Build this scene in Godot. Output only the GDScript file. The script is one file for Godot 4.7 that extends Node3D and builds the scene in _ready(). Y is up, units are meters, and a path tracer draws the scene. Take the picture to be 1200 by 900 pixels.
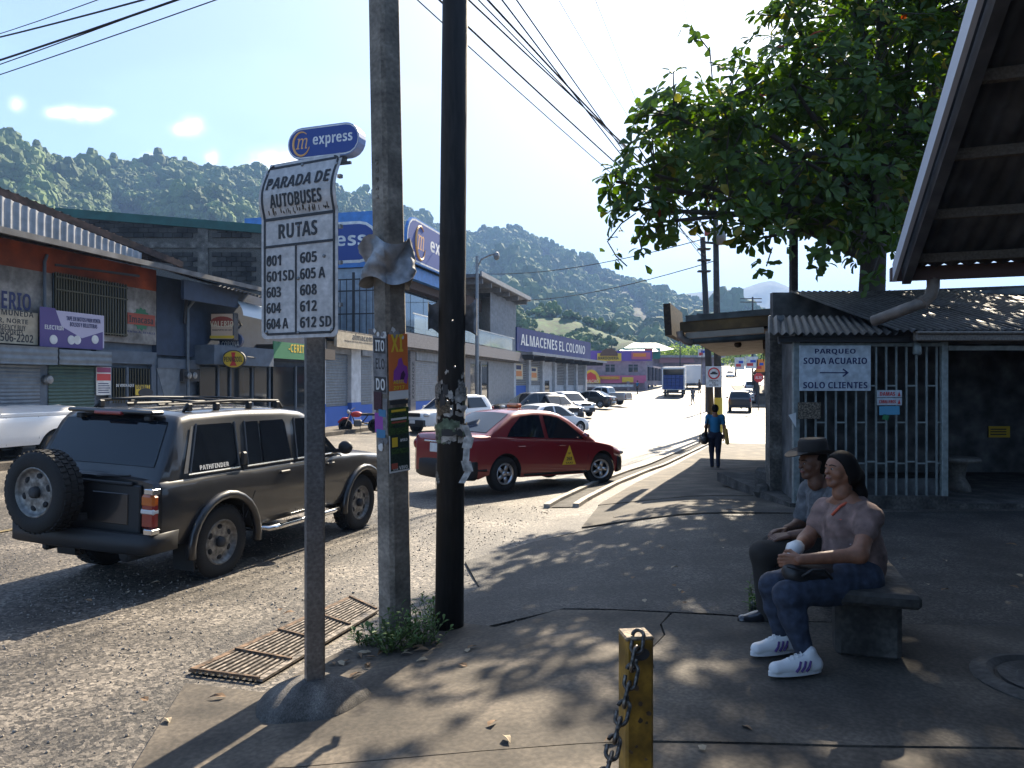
extends Node3D
# Lengths in metres, y up, the camera looks along -z. px(), ray positions: a pixel of the 1200 x 900 photograph gives a direction only.
const F := 867.0
const EYE := 1.65
const SUN_AZ := 22.5
const SUN_EL := 38.0
var rng := RandomNumberGenerator.new()
var used := {}
var M := {}
var noise_a := FastNoiseLite.new()
var noise_b := FastNoiseLite.new()

# ---------------------------------------------------------------- mesh maker
class Mk:
	var st := SurfaceTool.new()
	func _init():
		st.begin(Mesh.PRIMITIVE_TRIANGLES)
		st.set_smooth_group(-1)
	func smooth(on: bool) -> Mk:
		st.set_smooth_group(0 if on else -1)
		return self
	func tint(c: Color) -> Mk:
		st.set_color(c)
		return self
	func tri(a: Vector3, b: Vector3, c: Vector3):
		st.add_vertex(a); st.add_vertex(c); st.add_vertex(b)
	func quad(a: Vector3, b: Vector3, c: Vector3, d: Vector3):
		tri(a, b, c); tri(a, c, d)
	func box(c: Vector3, s: Vector3, b := Basis()) -> Mk:
		var h := s / 2.0
		var p := []
		for i in 8:
			p.append(c + b * Vector3(h.x if i & 1 else -h.x, h.y if i & 2 else -h.y, h.z if i & 4 else -h.z))
		quad(p[4], p[5], p[7], p[6]); quad(p[1], p[0], p[2], p[3])
		quad(p[5], p[1], p[3], p[7]); quad(p[0], p[4], p[6], p[2])
		quad(p[6], p[7], p[3], p[2]); quad(p[0], p[1], p[5], p[4])
		return self
	# box with chamfered edges
	func cbox(c: Vector3, s: Vector3, r: float, b := Basis()) -> Mk:
		var h := s / 2.0
		r = minf(r, minf(h.x, minf(h.y, h.z)) * 0.9)
		var v := func(sx, sy, sz, ax):
			var q := Vector3(sx * (h.x - (0.0 if ax == 0 else r)), sy * (h.y - (0.0 if ax == 1 else r)), sz * (h.z - (0.0 if ax == 2 else r)))
			return c + b * q
		for sg in [-1, 1]:
			for ax in 3:
				var q := []
				for k in [[-1, -1], [1, -1], [1, 1], [-1, 1]]:
					var d := [0, 0, 0]
					d[ax] = sg; d[(ax + 1) % 3] = k[0]; d[(ax + 2) % 3] = k[1]
					q.append(v.call(d[0], d[1], d[2], ax))
				if sg > 0: quad(q[0], q[1], q[2], q[3])
				else: quad(q[3], q[2], q[1], q[0])
		for ax in 3:
			var a1 := (ax + 1) % 3
			var a2 := (ax + 2) % 3
			for k in [[-1, -1], [1, -1], [1, 1], [-1, 1]]:
				var d0 := [0, 0, 0]
				d0[ax] = -1; d0[a1] = k[0]; d0[a2] = k[1]
				var d1 := d0.duplicate(); d1[ax] = 1
				var e := [v.call(d0[0], d0[1], d0[2], a1), v.call(d1[0], d1[1], d1[2], a1), v.call(d1[0], d1[1], d1[2], a2), v.call(d0[0], d0[1], d0[2], a2)]
				if k[0] * k[1] > 0: quad(e[3], e[2], e[1], e[0])
				else: quad(e[0], e[1], e[2], e[3])
		for i in 8:
			var sx := 1 if i & 1 else -1
			var sy := 1 if i & 2 else -1
			var sz := 1 if i & 4 else -1
			if sx * sy * sz > 0: tri(v.call(sx, sy, sz, 0), v.call(sx, sy, sz, 1), v.call(sx, sy, sz, 2))
			else: tri(v.call(sx, sy, sz, 0), v.call(sx, sy, sz, 2), v.call(sx, sy, sz, 1))
		return self
	func loft(rings: Array, closed := true, caps := true) -> Mk:
		var n: int = rings[0].size()
		for i in rings.size() - 1:
			var a = rings[i]
			var b = rings[i + 1]
			for k in (n if closed else n - 1):
				var j := (k + 1) % n
				quad(a[k], a[j], b[j], b[k])
		if caps:
			for e in [0, rings.size() - 1]:
				var r = rings[e]
				var m := Vector3.ZERO
				for q in r: m += q
				m /= n
				for k in n:
					if e == 0: tri(m, r[(k + 1) % n], r[k])
					else: tri(m, r[k], r[(k + 1) % n])
		return self
	func tube(pts: Array, rad, sides := 8, caps := true) -> Mk:
		var rings := []
		var up := Vector3.UP
		var d0: Vector3 = (pts[1] - pts[0]).normalized()
		if absf(d0.dot(up)) > 0.9: up = Vector3.RIGHT
		var x := d0.cross(up).normalized()
		for i in pts.size():
			var d: Vector3 = (pts[mini(i + 1, pts.size() - 1)] - pts[maxi(i - 1, 0)]).normalized()
			x = (x - d * x.dot(d)).normalized()
			var y := d.cross(x)
			var r: float = rad[i] if rad is Array else rad
			var ring := PackedVector3Array()
			for k in sides:
				var a := TAU * k / sides
				ring.append(pts[i] + (x * cos(a) + y * sin(a)) * r)
			rings.append(ring)
		return loft(rings, true, caps)
	# profile: [radius, height] along local y of xf
	func lathe(prof: Array, xf := Transform3D(), seg := 20, caps := true) -> Mk:
		var rings := []
		for p in prof:
			var ring := PackedVector3Array()
			for k in seg:
				var a := TAU * k / seg
				ring.append(xf * Vector3(cos(a) * p[0], p[1], -sin(a) * p[0]))
			rings.append(ring)
		return loft(rings, true, caps)
	# polygon in local xy of xf, from z = 0 to z = depth (front face at +depth)
	func prism(poly: PackedVector2Array, depth: float, xf := Transform3D(), back := true) -> Mk:
		if Geometry2D.is_polygon_clockwise(poly) == false:
			pass
		else:
			poly = poly.duplicate(); poly.reverse()
		# Godot calls a polygon clockwise with y down; the order here runs counter-clockwise with y up
		var area := 0.0
		for i in poly.size():
			area += poly[i].cross(poly[(i + 1) % poly.size()])
		if area < 0.0:
			poly = poly.duplicate(); poly.reverse()
		var t := Geometry2D.triangulate_polygon(poly)
		for i in range(0, t.size(), 3):
			var a := poly[t[i]]
			var b := poly[t[i + 1]]
			var c := poly[t[i + 2]]
			if (b - a).cross(c - a) < 0.0:
				var s := b; b = c; c = s
			tri(xf * Vector3(a.x, a.y, depth), xf * Vector3(b.x, b.y, depth), xf * Vector3(c.x, c.y, depth))
			if back: tri(xf * Vector3(a.x, a.y, 0), xf * Vector3(c.x, c.y, 0), xf * Vector3(b.x, b.y, 0))
		if depth != 0.0:
			for i in poly.size():
				var a := poly[i]
				var b := poly[(i + 1) % poly.size()]
				quad(xf * Vector3(a.x, a.y, 0), xf * Vector3(b.x, b.y, 0), xf * Vector3(b.x, b.y, depth), xf * Vector3(a.x, a.y, depth))
		return self
	# a board: quad from a to e with height h, thickness th
	func quad2(a: Vector3, e: Vector3, h: Vector3, th: Vector3) -> Mk:
		return loft([PackedVector3Array([a - h, a - h + th, a + h * 0.3 + th, a + h * 0.3]), PackedVector3Array([e - h, e - h + th, e + h * 0.3 + th, e + h * 0.3])])
	func ball(c: Vector3, r: Vector3, seg := 10, b := Basis()) -> Mk:
		var prof := []
		for i in seg / 2 + 1:
			var a := PI * (float(i) / (seg / 2) - 0.5)
			prof.append([maxf(cos(a), 0.001), sin(a)])
		return lathe(prof, Transform3D(b * Basis.from_scale(r), c), seg)
	func mesh() -> ArrayMesh:
		st.generate_normals()
		return st.commit()

# ---------------------------------------------------------------- nodes
func numbered(called: String) -> String:
	used[called] = used.get(called, -1) + 1
	return called if used[called] == 0 else "%s_%03d" % [called, used[called]]
func thing(called: String, label: String, category: String, at := Vector3.ZERO, turn := 0.0, group := "") -> Node3D:
	var o := Node3D.new()
	o.name = numbered(called)
	add_child(o)
	o.position = at
	o.rotation.y = turn
	o.set_meta("label", label)
	o.set_meta("category", category)
	if group: o.set_meta("group", group)
	return o
func part(parent: Node, called: String, mk, m: Material, label := "") -> MeshInstance3D:
	var o := MeshInstance3D.new()
	o.name = called if parent != self else numbered(called)
	o.mesh = mk.mesh() if mk is Mk else mk
	o.material_override = m
	parent.add_child(o, true)
	if label: o.set_meta("label", label)
	return o
func structure(called: String, mk, m: Material) -> MeshInstance3D:
	var o := part(self, called, mk, m)
	o.set_meta("kind", "structure")
	return o
func copy(src: Node3D, label: String, at: Vector3, turn := 0.0) -> Node3D:
	var c: Node3D = src.duplicate()
	c.name = numbered(str(src.name).rstrip("0123456789").trim_suffix("_"))
	add_child(c)
	c.position = at
	c.rotation = Vector3(0, turn, 0)
	c.set_meta("label", label)
	return c

# ---------------------------------------------------------------- lettering: flat print standing 2 mm proud
var fonts := {}
func font(kind := "bold") -> Font:
	if not fonts.has(kind):
		var f := SystemFont.new()
		f.font_names = PackedStringArray(["Droid Serif" if kind.begins_with("serif") else "Droid Sans"])
		f.font_weight = 700 if kind.ends_with("bold") else 400
		fonts[kind] = f
	return fonts[kind]
# text whose box is w x h metres, centred at xf's origin in its xy plane
func text(parent: Node, words: String, xf: Transform3D, w: float, h: float, m: Material, kind := "bold", called := "lettering") -> MeshInstance3D:
	var t := TextMesh.new()
	t.text = words
	t.font = font(kind)
	t.font_size = 48
	t.pixel_size = 0.01
	t.depth = 0.02
	t.curve_step = 3.0
	var b := t.get_aabb()
	var o := MeshInstance3D.new()
	o.name = called
	o.mesh = t
	o.material_override = m
	var sx := w / maxf(b.size.x, 0.001)
	var sy := h / maxf(b.size.y, 0.001)
	var mid := b.get_center()
	o.transform = xf * Transform3D(Basis.from_scale(Vector3(sx, sy, 0.12)), Vector3(-mid.x * sx, -mid.y * sy, 0.0012))
	parent.add_child(o, true)
	return o

# ---------------------------------------------------------------- materials
var tex := {}
func ntex(key: String, freq: float, kind: int, lo: float, hi: float, oct := 4, size := 512, cell := false, seed_ := 1) -> NoiseTexture2D:
	if tex.has(key): return tex[key]
	var n := FastNoiseLite.new()
	n.seed = seed_
	n.noise_type = kind
	n.frequency = freq
	n.fractal_octaves = oct
	if cell:
		n.cellular_return_type = FastNoiseLite.RETURN_CELL_VALUE
	var t := NoiseTexture2D.new()
	t.width = size; t.height = size
	t.seamless = true
	t.noise = n
	var g := Gradient.new()
	g.set_color(0, Color(lo, lo, lo)); g.set_color(1, Color(hi, hi, hi))
	t.color_ramp = g
	tex[key] = t
	return t
func mat(key: String, c: Color, rough := 0.8, metal := 0.0, o := {}) -> StandardMaterial3D:
	if M.has(key): return M[key]
	var m := StandardMaterial3D.new()
	m.resource_name = key
	m.albedo_color = c.linear_to_srgb()
	m.roughness = rough
	m.metallic = metal
	if o.has("tex"):
		m.albedo_texture = tex[o.tex]
		m.uv1_triplanar = true
		m.uv1_world_triplanar = o.get("world", false)
		var s: float = o.get("scale", 1.0)
		m.uv1_scale = o.get("scale3", Vector3(s, s, s))
	if o.has("detail"):
		m.detail_enabled = true
		m.detail_albedo = tex[o.detail]
		m.detail_blend_mode = BaseMaterial3D.BLEND_MODE_MUL
		m.detail_uv_layer = BaseMaterial3D.DETAIL_UV_2
		m.uv2_triplanar = true
		m.uv2_world_triplanar = o.get("world", false)
		var s2: float = o.get("dscale", 0.2)
		m.uv2_scale = Vector3(s2, s2, s2)
	if o.has("bump"):
		m.heightmap_enabled = true
		m.heightmap_texture = tex[o.bump]
		m.heightmap_scale = o.get("bumpcm", 0.5)
		m.uv1_triplanar = true
		m.uv1_world_triplanar = o.get("world", false)
		if not o.has("tex"):
			var s3: float = o.get("scale", 1.0)
			m.uv1_scale = Vector3(s3, s3, s3)
	if o.has("coat"):
		m.clearcoat_enabled = true
		m.clearcoat = o.coat
		m.clearcoat_roughness = o.get("coat_rough", 0.06)
	if o.has("back"):
		m.backlight_enabled = true
		m.backlight = o.back
	if o.has("vc"): m.vertex_color_use_as_albedo = true
	if o.has("alpha"):
		m.transparency = BaseMaterial3D.TRANSPARENCY_ALPHA
		m.albedo_color.a = o.alpha
	if o.has("glow"):
		m.emission_enabled = true
		m.emission = c.linear_to_srgb()
		m.emission_energy_multiplier = o.glow
	if o.has("spec"): m.metallic_specular = o.spec
	M[key] = m
	return m

func P(px: float, py: float, d: float) -> Vector3:
	return Vector3((px - 600.0) / F * d, EYE + (450.0 - py) / F * d, -d)
func interp(t: Array, x: float) -> float:
	if x <= t[0][0]: return t[0][1]
	for i in t.size() - 1:
		if x <= t[i + 1][0]:
			return lerpf(t[i][1], t[i + 1][1], (x - t[i][0]) / (t[i + 1][0] - t[i][0]))
	return t[-1][1]

# ---------------------------------------------------------------- the lie of the land
const ROAD := [[-20, -0.15], [0, -0.15], [4, -0.17], [7, -0.25], [9, -0.27], [14.7, -0.36], [20, -0.58], [30, -0.7], [45, -0.74], [70, -0.5], [95, 0.45], [140, 2.1], [200, 4.6], [420, 12.0]]
const YARD := [[-20, -0.01], [9.8, -0.01], [12, -0.12], [16, -0.36], [20, -0.56], [24, -0.68], [30, -0.7], [45, -0.74], [70, -0.5], [95, 0.45], [140, 2.1], [200, 4.6], [420, 12.0]]
const KERB := [[-20, -9.0], [0, -2.85], [3.4, -1.75], [5.6, -1.03], [12.2, 0.85], [18.2, 3.05], [28.6, 7.3], [68, 20.0], [95, 28.0], [200, 62.0], [420, 130.0]]
func kerb_x(f: float) -> float: return interp(KERB, f)
func G(x: float, f: float) -> float:
	var r := interp(ROAD, f)
	var s := x - kerb_x(f)
	var k := smoothstep(0.0, 2.6, s)
	var u := smoothstep(-9.0, -14.0, s) * 0.25 * smoothstep(120.0, 60.0, f)
	return lerpf(r, interp(YARD, f), k) + u
func gp(x: float, f: float, up := 0.0) -> Vector3: return Vector3(x, G(x, f) + up, -f)
# where the ray through a pixel meets the ground
func hit(px: float, py: float) -> Vector3:
	var d := 2.0
	for i in 4000:
		var q := P(px, py, d)
		if q.y <= G(q.x, d): return Vector3(q.x, G(q.x, d), -d)
		d *= 1.002
	return P(px, py, d)

# street frame on the left: a row of facades, s along the street, o out towards the road
const UA := 13.9
func fp(s: float, y: float, o := 0.0) -> Vector3:
	var a := deg_to_rad(UA)
	var u := Vector3(sin(a), 0, -cos(a))
	var n := Vector3(cos(a), 0, sin(a))
	return u * s + n * (-16.1 + o) + Vector3(0, y, 0)
func fs(px: float) -> float:
	var k := (px - 600.0) / F
	var a := deg_to_rad(UA)
	var t := 16.1 / (sin(a) - cos(a) * k)
	return t * (sin(a) * k + cos(a))
func ft(px: float) -> float:
	var a := deg_to_rad(UA)
	return 16.1 / (sin(a) - cos(a) * (px - 600.0) / F)
func fbasis() -> Basis: return Basis(Vector3.UP, deg_to_rad(-UA))   # x out to the road, z back along the street

func _ready():
	rng.seed = 7
	noise_a.seed = 3; noise_a.frequency = 0.02; noise_a.fractal_octaves = 4
	noise_b.seed = 9; noise_b.frequency = 0.4; noise_b.fractal_octaves = 3
	camera_and_light()
	make_textures()
	ground()
	hills()
	left_row()
	express_block()
	colono()
	far_street()
	right_corner()
	booth()
	shelter()
	tree()
	near_poles()
	wires()
	bus_sign()
	yellow_post()
	vehicles()
	people()
	litter()

func camera_and_light():
	var cam := Camera3D.new()
	cam.name = "camera"
	cam.position = Vector3(0, EYE, 0)
	cam.fov = rad_to_deg(2.0 * atan(450.0 / F))
	cam.near = 0.1
	cam.far = 20000.0
	add_child(cam)
	var sun := DirectionalLight3D.new()
	sun.name = "sun"
	sun.light_energy = 1.6
	sun.light_color = Color(1.0, 0.94, 0.84)
	sun.light_angular_distance = 0.5
	sun.shadow_enabled = true
	var az := deg_to_rad(SUN_AZ)
	var el := deg_to_rad(SUN_EL)
	var to := Vector3(sin(az) * cos(el), sin(el), -cos(az) * cos(el))
	sun.look_at_from_position(to * 100.0, Vector3.ZERO, Vector3.UP)
	add_child(sun)
	var e := Environment.new()
	e.tonemap_mode = Environment.TONE_MAPPER_LINEAR
	e.tonemap_exposure = 3.3
	e.sdfgi_enabled = true
	e.ssao_enabled = true
	e.ssil_enabled = true
	e.background_mode = Environment.BG_SKY
	e.fog_enabled = true
	e.fog_density = 0.0003
	e.fog_light_color = Color(0.62, 0.78, 1.0)
	var pano := PanoramaSkyMaterial.new()
	pano.panorama = ImageTexture.create_from_image(sky_image(to))
	var sky := Sky.new()
	sky.sky_material = pano
	e.sky = sky
	var we := WorldEnvironment.new()
	we.name = "environment"
	we.environment = e
	add_child(we)

# air that whitens towards the sun and the horizon, and a scatter of small morning clouds
func sky_image(to: Vector3) -> Image:
	var w := 1536
	var h := 768
	var im := Image.create(w, h, false, Image.FORMAT_RGBF)
	var cn := FastNoiseLite.new()
	cn.seed = 21; cn.frequency = 2.2; cn.fractal_octaves = 5
	var puffs := []
	for q in [[62, 132, 9, 4], [95, 134, 18, 6], [78, 131, 10, 5], [110, 136, 8, 5], [125, 132, 6, 3], [212, 152, 9, 5], [226, 148, 10, 8], [20, 122, 6, 6], [178, 185, 9, 4], [203, 196, 9, 5], [248, 186, 6, 7], [330, 190, 30, 12], [70, 206, 8, 4]]:
		puffs.append([(q[0] - 600.0) / F, (450.0 - q[1]) / F, q[2] / F, q[3] / F])
	for j in h:
		var el := PI * (0.5 - (j + 0.5) / h)
		var sy := sin(el)
		var cy := cos(el)
		for i in w:
			if el < -0.06:
				im.set_pixel(i, j, Color(0.10, 0.095, 0.085))
				continue
			var a := (i + 0.5) / w * TAU
			var d := Vector3(sin(a) * cy, sy, -cos(a) * cy)
			var ang := acos(clampf(d.dot(to), -1.0, 1.0))
			var e := maxf(sy, 0.0)
			var c := Color(0.026, 0.065, 0.165).lerp(Color(0.265, 0.42, 0.63), exp(-e * 2.9))
			var g := 0.68 * exp(-ang * 2.6) + 2.0 * exp(-ang * 8.0)
			c = c + Color(1.0, 0.97, 0.92) * g
			if d.z < -0.2 and e > 0.05:
				var gx := d.x / -d.z
				var gy := d.y / -d.z
				var m := 0.0
				for q in puffs:
					var ux: float = (gx - q[0]) / q[2]
					var uy: float = (gy - q[1]) / q[3]
					var r2 := ux * ux + uy * uy
					if r2 < 6.0: m += exp(-r2)
				if m > 0.02:
					m *= 0.75 + 1.1 * cn.get_noise_2d(gx * 28.0, gy * 44.0)
					c = c.lerp(Color(0.8, 0.8, 0.8), clampf(m, 0.0, 0.85))
			var wisp := cn.get_noise_3d(d.x * 1.2, d.y * 3.0, d.z * 1.2)
			c = c.lerp(c * 1.25, clampf((wisp - 0.1) * 0.8, 0.0, 0.25))
			im.set_pixel(i, j, c)
	return im

func make_textures():
	ntex("fine", 0.05, FastNoiseLite.TYPE_SIMPLEX_SMOOTH, 0.62, 1.0, 4, 512, false, 1)
	ntex("blotch", 0.008, FastNoiseLite.TYPE_SIMPLEX_SMOOTH, 0.45, 1.0, 5, 512, false, 2)
	ntex("soft", 0.012, FastNoiseLite.TYPE_SIMPLEX_SMOOTH, 0.78, 1.0, 4, 512, false, 5)
	ntex("gravel", 0.045, FastNoiseLite.TYPE_CELLULAR, 0.22, 1.0, 2, 1024, true, 3)
	ntex("grit", 0.09, FastNoiseLite.TYPE_CELLULAR, 0.5, 1.0, 2, 1024, true, 4)
	ntex("bumps", 0.04, FastNoiseLite.TYPE_SIMPLEX_SMOOTH, 0.0, 1.0, 4, 512, false, 6)
	ntex("rust", 0.02, FastNoiseLite.TYPE_SIMPLEX_SMOOTH, 0.2, 1.0, 5, 512, false, 8)
	mat("asphalt", Color(0.49, 0.42, 0.34), 0.62, 0, {"tex": "gravel", "scale": 0.9, "detail": "blotch", "dscale": 0.13, "bump": "gravel", "bumpcm": 0.7, "world": true})
	mat("asphalt_far", Color(0.49, 0.42, 0.34), 0.62, 0, {"tex": "grit", "scale": 0.2, "detail": "blotch", "dscale": 0.03, "bump": "grit", "bumpcm": 0.4, "world": true})
	mat("shaded_dirt", Color(0.185, 0.165, 0.14), 0.7, 0, {"tex": "gravel", "scale": 1.3, "detail": "blotch", "dscale": 0.3, "bump": "gravel", "bumpcm": 0.9, "world": true})  # packed earth tone, darkened further to imitate shade
	mat("pavement", Color(0.25, 0.205, 0.155), 0.85, 0, {"tex": "fine", "scale": 0.9, "detail": "blotch", "dscale": 0.35, "bump": "fine", "bumpcm": 0.25, "world": true})
	mat("pavement_b", Color(0.21, 0.178, 0.14), 0.85, 0, {"tex": "fine", "scale": 1.1, "detail": "blotch", "dscale": 0.3, "bump": "fine", "bumpcm": 0.3, "world": true})
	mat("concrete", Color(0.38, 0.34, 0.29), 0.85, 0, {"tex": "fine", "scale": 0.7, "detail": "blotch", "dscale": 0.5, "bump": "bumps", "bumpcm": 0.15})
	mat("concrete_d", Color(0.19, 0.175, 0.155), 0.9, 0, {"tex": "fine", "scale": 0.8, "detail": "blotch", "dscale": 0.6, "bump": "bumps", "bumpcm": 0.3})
	mat("steel_galv", Color(0.42, 0.43, 0.44), 0.45, 0.75, {"tex": "fine", "scale": 1.5, "detail": "soft", "dscale": 0.8})
	mat("rusty", Color(0.32, 0.20, 0.12), 0.8, 0.2, {"tex": "rust", "scale": 1.2})
	mat("rusty_light", Color(0.46, 0.39, 0.32), 0.75, 0.2, {"tex": "rust", "scale": 1.5})
	mat("black", Color(0.012, 0.012, 0.013), 0.85)
	mat("dark", Color(0.03, 0.03, 0.032), 0.7)
	mat("rubber", Color(0.022, 0.021, 0.02), 0.85, 0, {"tex": "fine", "scale": 2.0})
	mat("white", Color(0.74, 0.74, 0.72), 0.55, 0, {"tex": "soft", "scale": 0.4})
	mat("navy_print", Color(0.012, 0.02, 0.09), 0.6)
	mat("red", Color(0.50, 0.03, 0.03), 0.5)
	mat("orange", Color(0.65, 0.20, 0.02), 0.5)
	mat("yellow", Color(0.62, 0.42, 0.03), 0.5)
	mat("blue", Color(0.02, 0.07, 0.36), 0.5)
	mat("green", Color(0.02, 0.16, 0.06), 0.6)
	mat("purple", Color(0.12, 0.06, 0.30), 0.5)
	mat("pink", Color(0.45, 0.10, 0.20), 0.5)

# ================================================================ ground
func ground():
	var near := Mk.new()
	var far := Mk.new()
	near.smooth(true); far.smooth(true)
	var rows := []
	var f := -14.0
	while f < 9.0:
		rows.append(f); f += 0.5
	while f < 420.0:
		rows.append(f); f *= 1.04
	for j in rows.size() - 1:
		var b: Mk = near if rows[j] < 34.0 else far
		var span := 40.0 + maxf(rows[j], 0.0) * 1.2
		var xs := []
		for k in 61:
			var t := k / 30.0 - 1.0
			xs.append(signf(t) * pow(absf(t), 1.7))
		var span2: float = 40.0 + maxf(rows[j + 1], 0.0) * 1.2
		for k in 60:
			b.quad(bump(xs[k] * span, rows[j]), bump(xs[k + 1] * span, rows[j]), bump(xs[k + 1] * span2, rows[j + 1]), bump(xs[k] * span2, rows[j + 1]))
	structure("road", near, M.asphalt)
	structure("road_beyond", far, M.asphalt_far)
	# near pavement: concrete slabs, broken off at the dirt crossing; a joint between each two
	var slabs := [
		[Vector2(-9.0, -14), Vector2(12, -14), Vector2(12, 1.2), Vector2(-2.4, 1.2)],
		[Vector2(-2.39, 1.207), Vector2(0.55, 1.207), Vector2(0.55, 3.353), Vector2(-1.72, 3.35)],
		[Vector2(0.556, 1.207), Vector2(3.2, 1.207), Vector2(3.2, 3.2), Vector2(2.2, 3.27), Vector2(1.5, 3.29), Vector2(0.556, 3.345)],
		[Vector2(-1.74, 3.358), Vector2(0.55, 3.36), Vector2(0.60, 3.62), Vector2(0.70, 3.80), Vector2(0.71, 4.05), Vector2(0.80, 4.22), Vector2(0.83, 4.5), Vector2(0.98, 4.78), Vector2(1.0, 5.0), Vector2(1.12, 5.25), Vector2(0.35, 5.6), Vector2(-0.1, 5.3), Vector2(-0.5, 5.62), Vector2(-0.93, 5.5), Vector2(-1.22, 4.85), Vector2(-1.44, 4.28), Vector2(-1.95, 4.42)],
		[Vector2(0.56, 3.352), Vector2(1.5, 3.297), Vector2(2.2, 3.277), Vector2(3.2, 3.207), Vector2(3.5, 4.9), Vector2(2.0, 5.0), Vector2(1.135, 5.22), Vector2(1.012, 5.0), Vector2(0.99, 4.77), Vector2(0.842, 4.5), Vector2(0.812, 4.22), Vector2(0.722, 4.05), Vector2(0.71, 3.8), Vector2(0.612, 3.62)],
	]
	for i in slabs.size():
		var b := Mk.new()
		slab_sheet(b, slabs[i], 0.045 if i != 4 else 0.052)
		var o := part(self, "pavement", b, M.pavement if i != 4 else M.pavement_b)
		o.set_meta("kind", "structure")
	# packed dirt of crossing and yard, colour darkened to deepen the shade
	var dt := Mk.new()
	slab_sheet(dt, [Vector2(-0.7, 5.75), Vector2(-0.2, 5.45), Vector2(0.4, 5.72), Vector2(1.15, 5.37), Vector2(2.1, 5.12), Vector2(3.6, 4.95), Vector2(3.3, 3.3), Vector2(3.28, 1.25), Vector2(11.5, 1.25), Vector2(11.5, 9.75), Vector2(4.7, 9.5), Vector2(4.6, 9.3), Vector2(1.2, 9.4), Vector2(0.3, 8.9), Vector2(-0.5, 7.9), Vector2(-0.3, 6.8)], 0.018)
	structure("yard", dt, M.shaded_dirt)
	# pavement under the corner canopy, beyond the dirt crossing
	var pb := Mk.new()
	slab_sheet(pb, [Vector2(1.35, 11.6), Vector2(4.2, 11.3), Vector2(6.2, 14.5), Vector2(11.2, 28.0), Vector2(8.0, 29.2), Vector2(3.75, 18.4)], 0.03)
	structure("pavement", pb, M.pavement)
	var pc := Mk.new()
	slab_sheet(pc, [Vector2(0.9, 9.55), Vector2(4.6, 9.4), Vector2(4.22, 11.28), Vector2(1.36, 11.58)], 0.022)
	structure("pavement", pc, M.pavement_b)
	# pavement of the side street beyond the junction
	var pd := Mk.new()
	slab_sheet(pd, [Vector2(21.6, 68), Vector2(26.5, 67), Vector2(42, 118), Vector2(35.5, 120)], 0.12)
	structure("pavement", pd, M.pavement)
	# kerbs of the open drain by the taxi
	var kb := Mk.new()
	var k2 := Mk.new()
	for i in 24:
		var f0 := 11.7 + i * 0.72
		for e in [[kb, -0.16], [k2, 0.30]]:
			var a := gp(kerb_x(f0) + e[1], f0, 0.03)
			var c := gp(kerb_x(f0 + 0.7) + e[1], f0 + 0.7, 0.03)
			beam(e[0], a, c, 0.10, 0.07)
	mat("kerb_pale", Color(0.55, 0.50, 0.43), 0.8, 0, {"tex": "fine", "scale": 0.9, "world": true})
	structure("kerb", kb, M.kerb_pale)
	structure("kerb", k2, M.kerb_pale)
	var dc := Mk.new()
	for i in 24:
		var f0 := 11.7 + i * 0.72
		dc.quad(gp(kerb_x(f0) - 0.1, f0, 0.016), gp(kerb_x(f0) + 0.24, f0, 0.016), gp(kerb_x(f0 + 0.72) + 0.24, f0 + 0.72, 0.016), gp(kerb_x(f0 + 0.72) - 0.1, f0 + 0.72, 0.016))
	structure("drain_channel", dc, M.concrete_d)
	# left-hand pavement along the facades
	var lp := Mk.new()
	for i in 30:
		var s0 := 4.0 + i * 4.0
		var q := []
		for e in [[s0, 1.9], [s0 + 3.98, 1.9], [s0 + 3.98, -0.3], [s0, -0.3]]:
			var w := fp(e[0], 0, e[1])
			q.append(Vector3(w.x, G(w.x, -w.z) + 0.16, w.z))
		lp.quad(q[0], q[1], q[2], q[3])
		lp.quad(q[0] - Vector3(0, 0.3, 0), q[1] - Vector3(0, 0.3, 0), q[1], q[0])
	structure("pavement", lp, M.pavement)
	# worn yellow lane line
	mat("worn_paint", Color(0.36, 0.27, 0.12), 0.8, 0, {"tex": "rust", "scale": 0.8, "world": true})
	var ln := Mk.new()
	for i in 9:
		var f0 := 6.0 + i * 1.6
		var q := []
		for e in [[0.0, 0.0], [0.12, 0.0], [0.12, 1.55], [0.0, 1.55]]:
			q.append(gp(-9.6 + (f0 + e[1]) * 0.3 + e[0], f0 + e[1], 0.014))
		ln.quad(q[0], q[1], q[2], q[3])
	structure("road_marking", ln, M.worn_paint)
	drain_grate()
	manhole()

func bump(x: float, f: float) -> Vector3:
	var y := G(x, f)
	if f < 34.0: y += noise_b.get_noise_2d(x, f) * 0.012
	return Vector3(x, y, -f)

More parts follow.
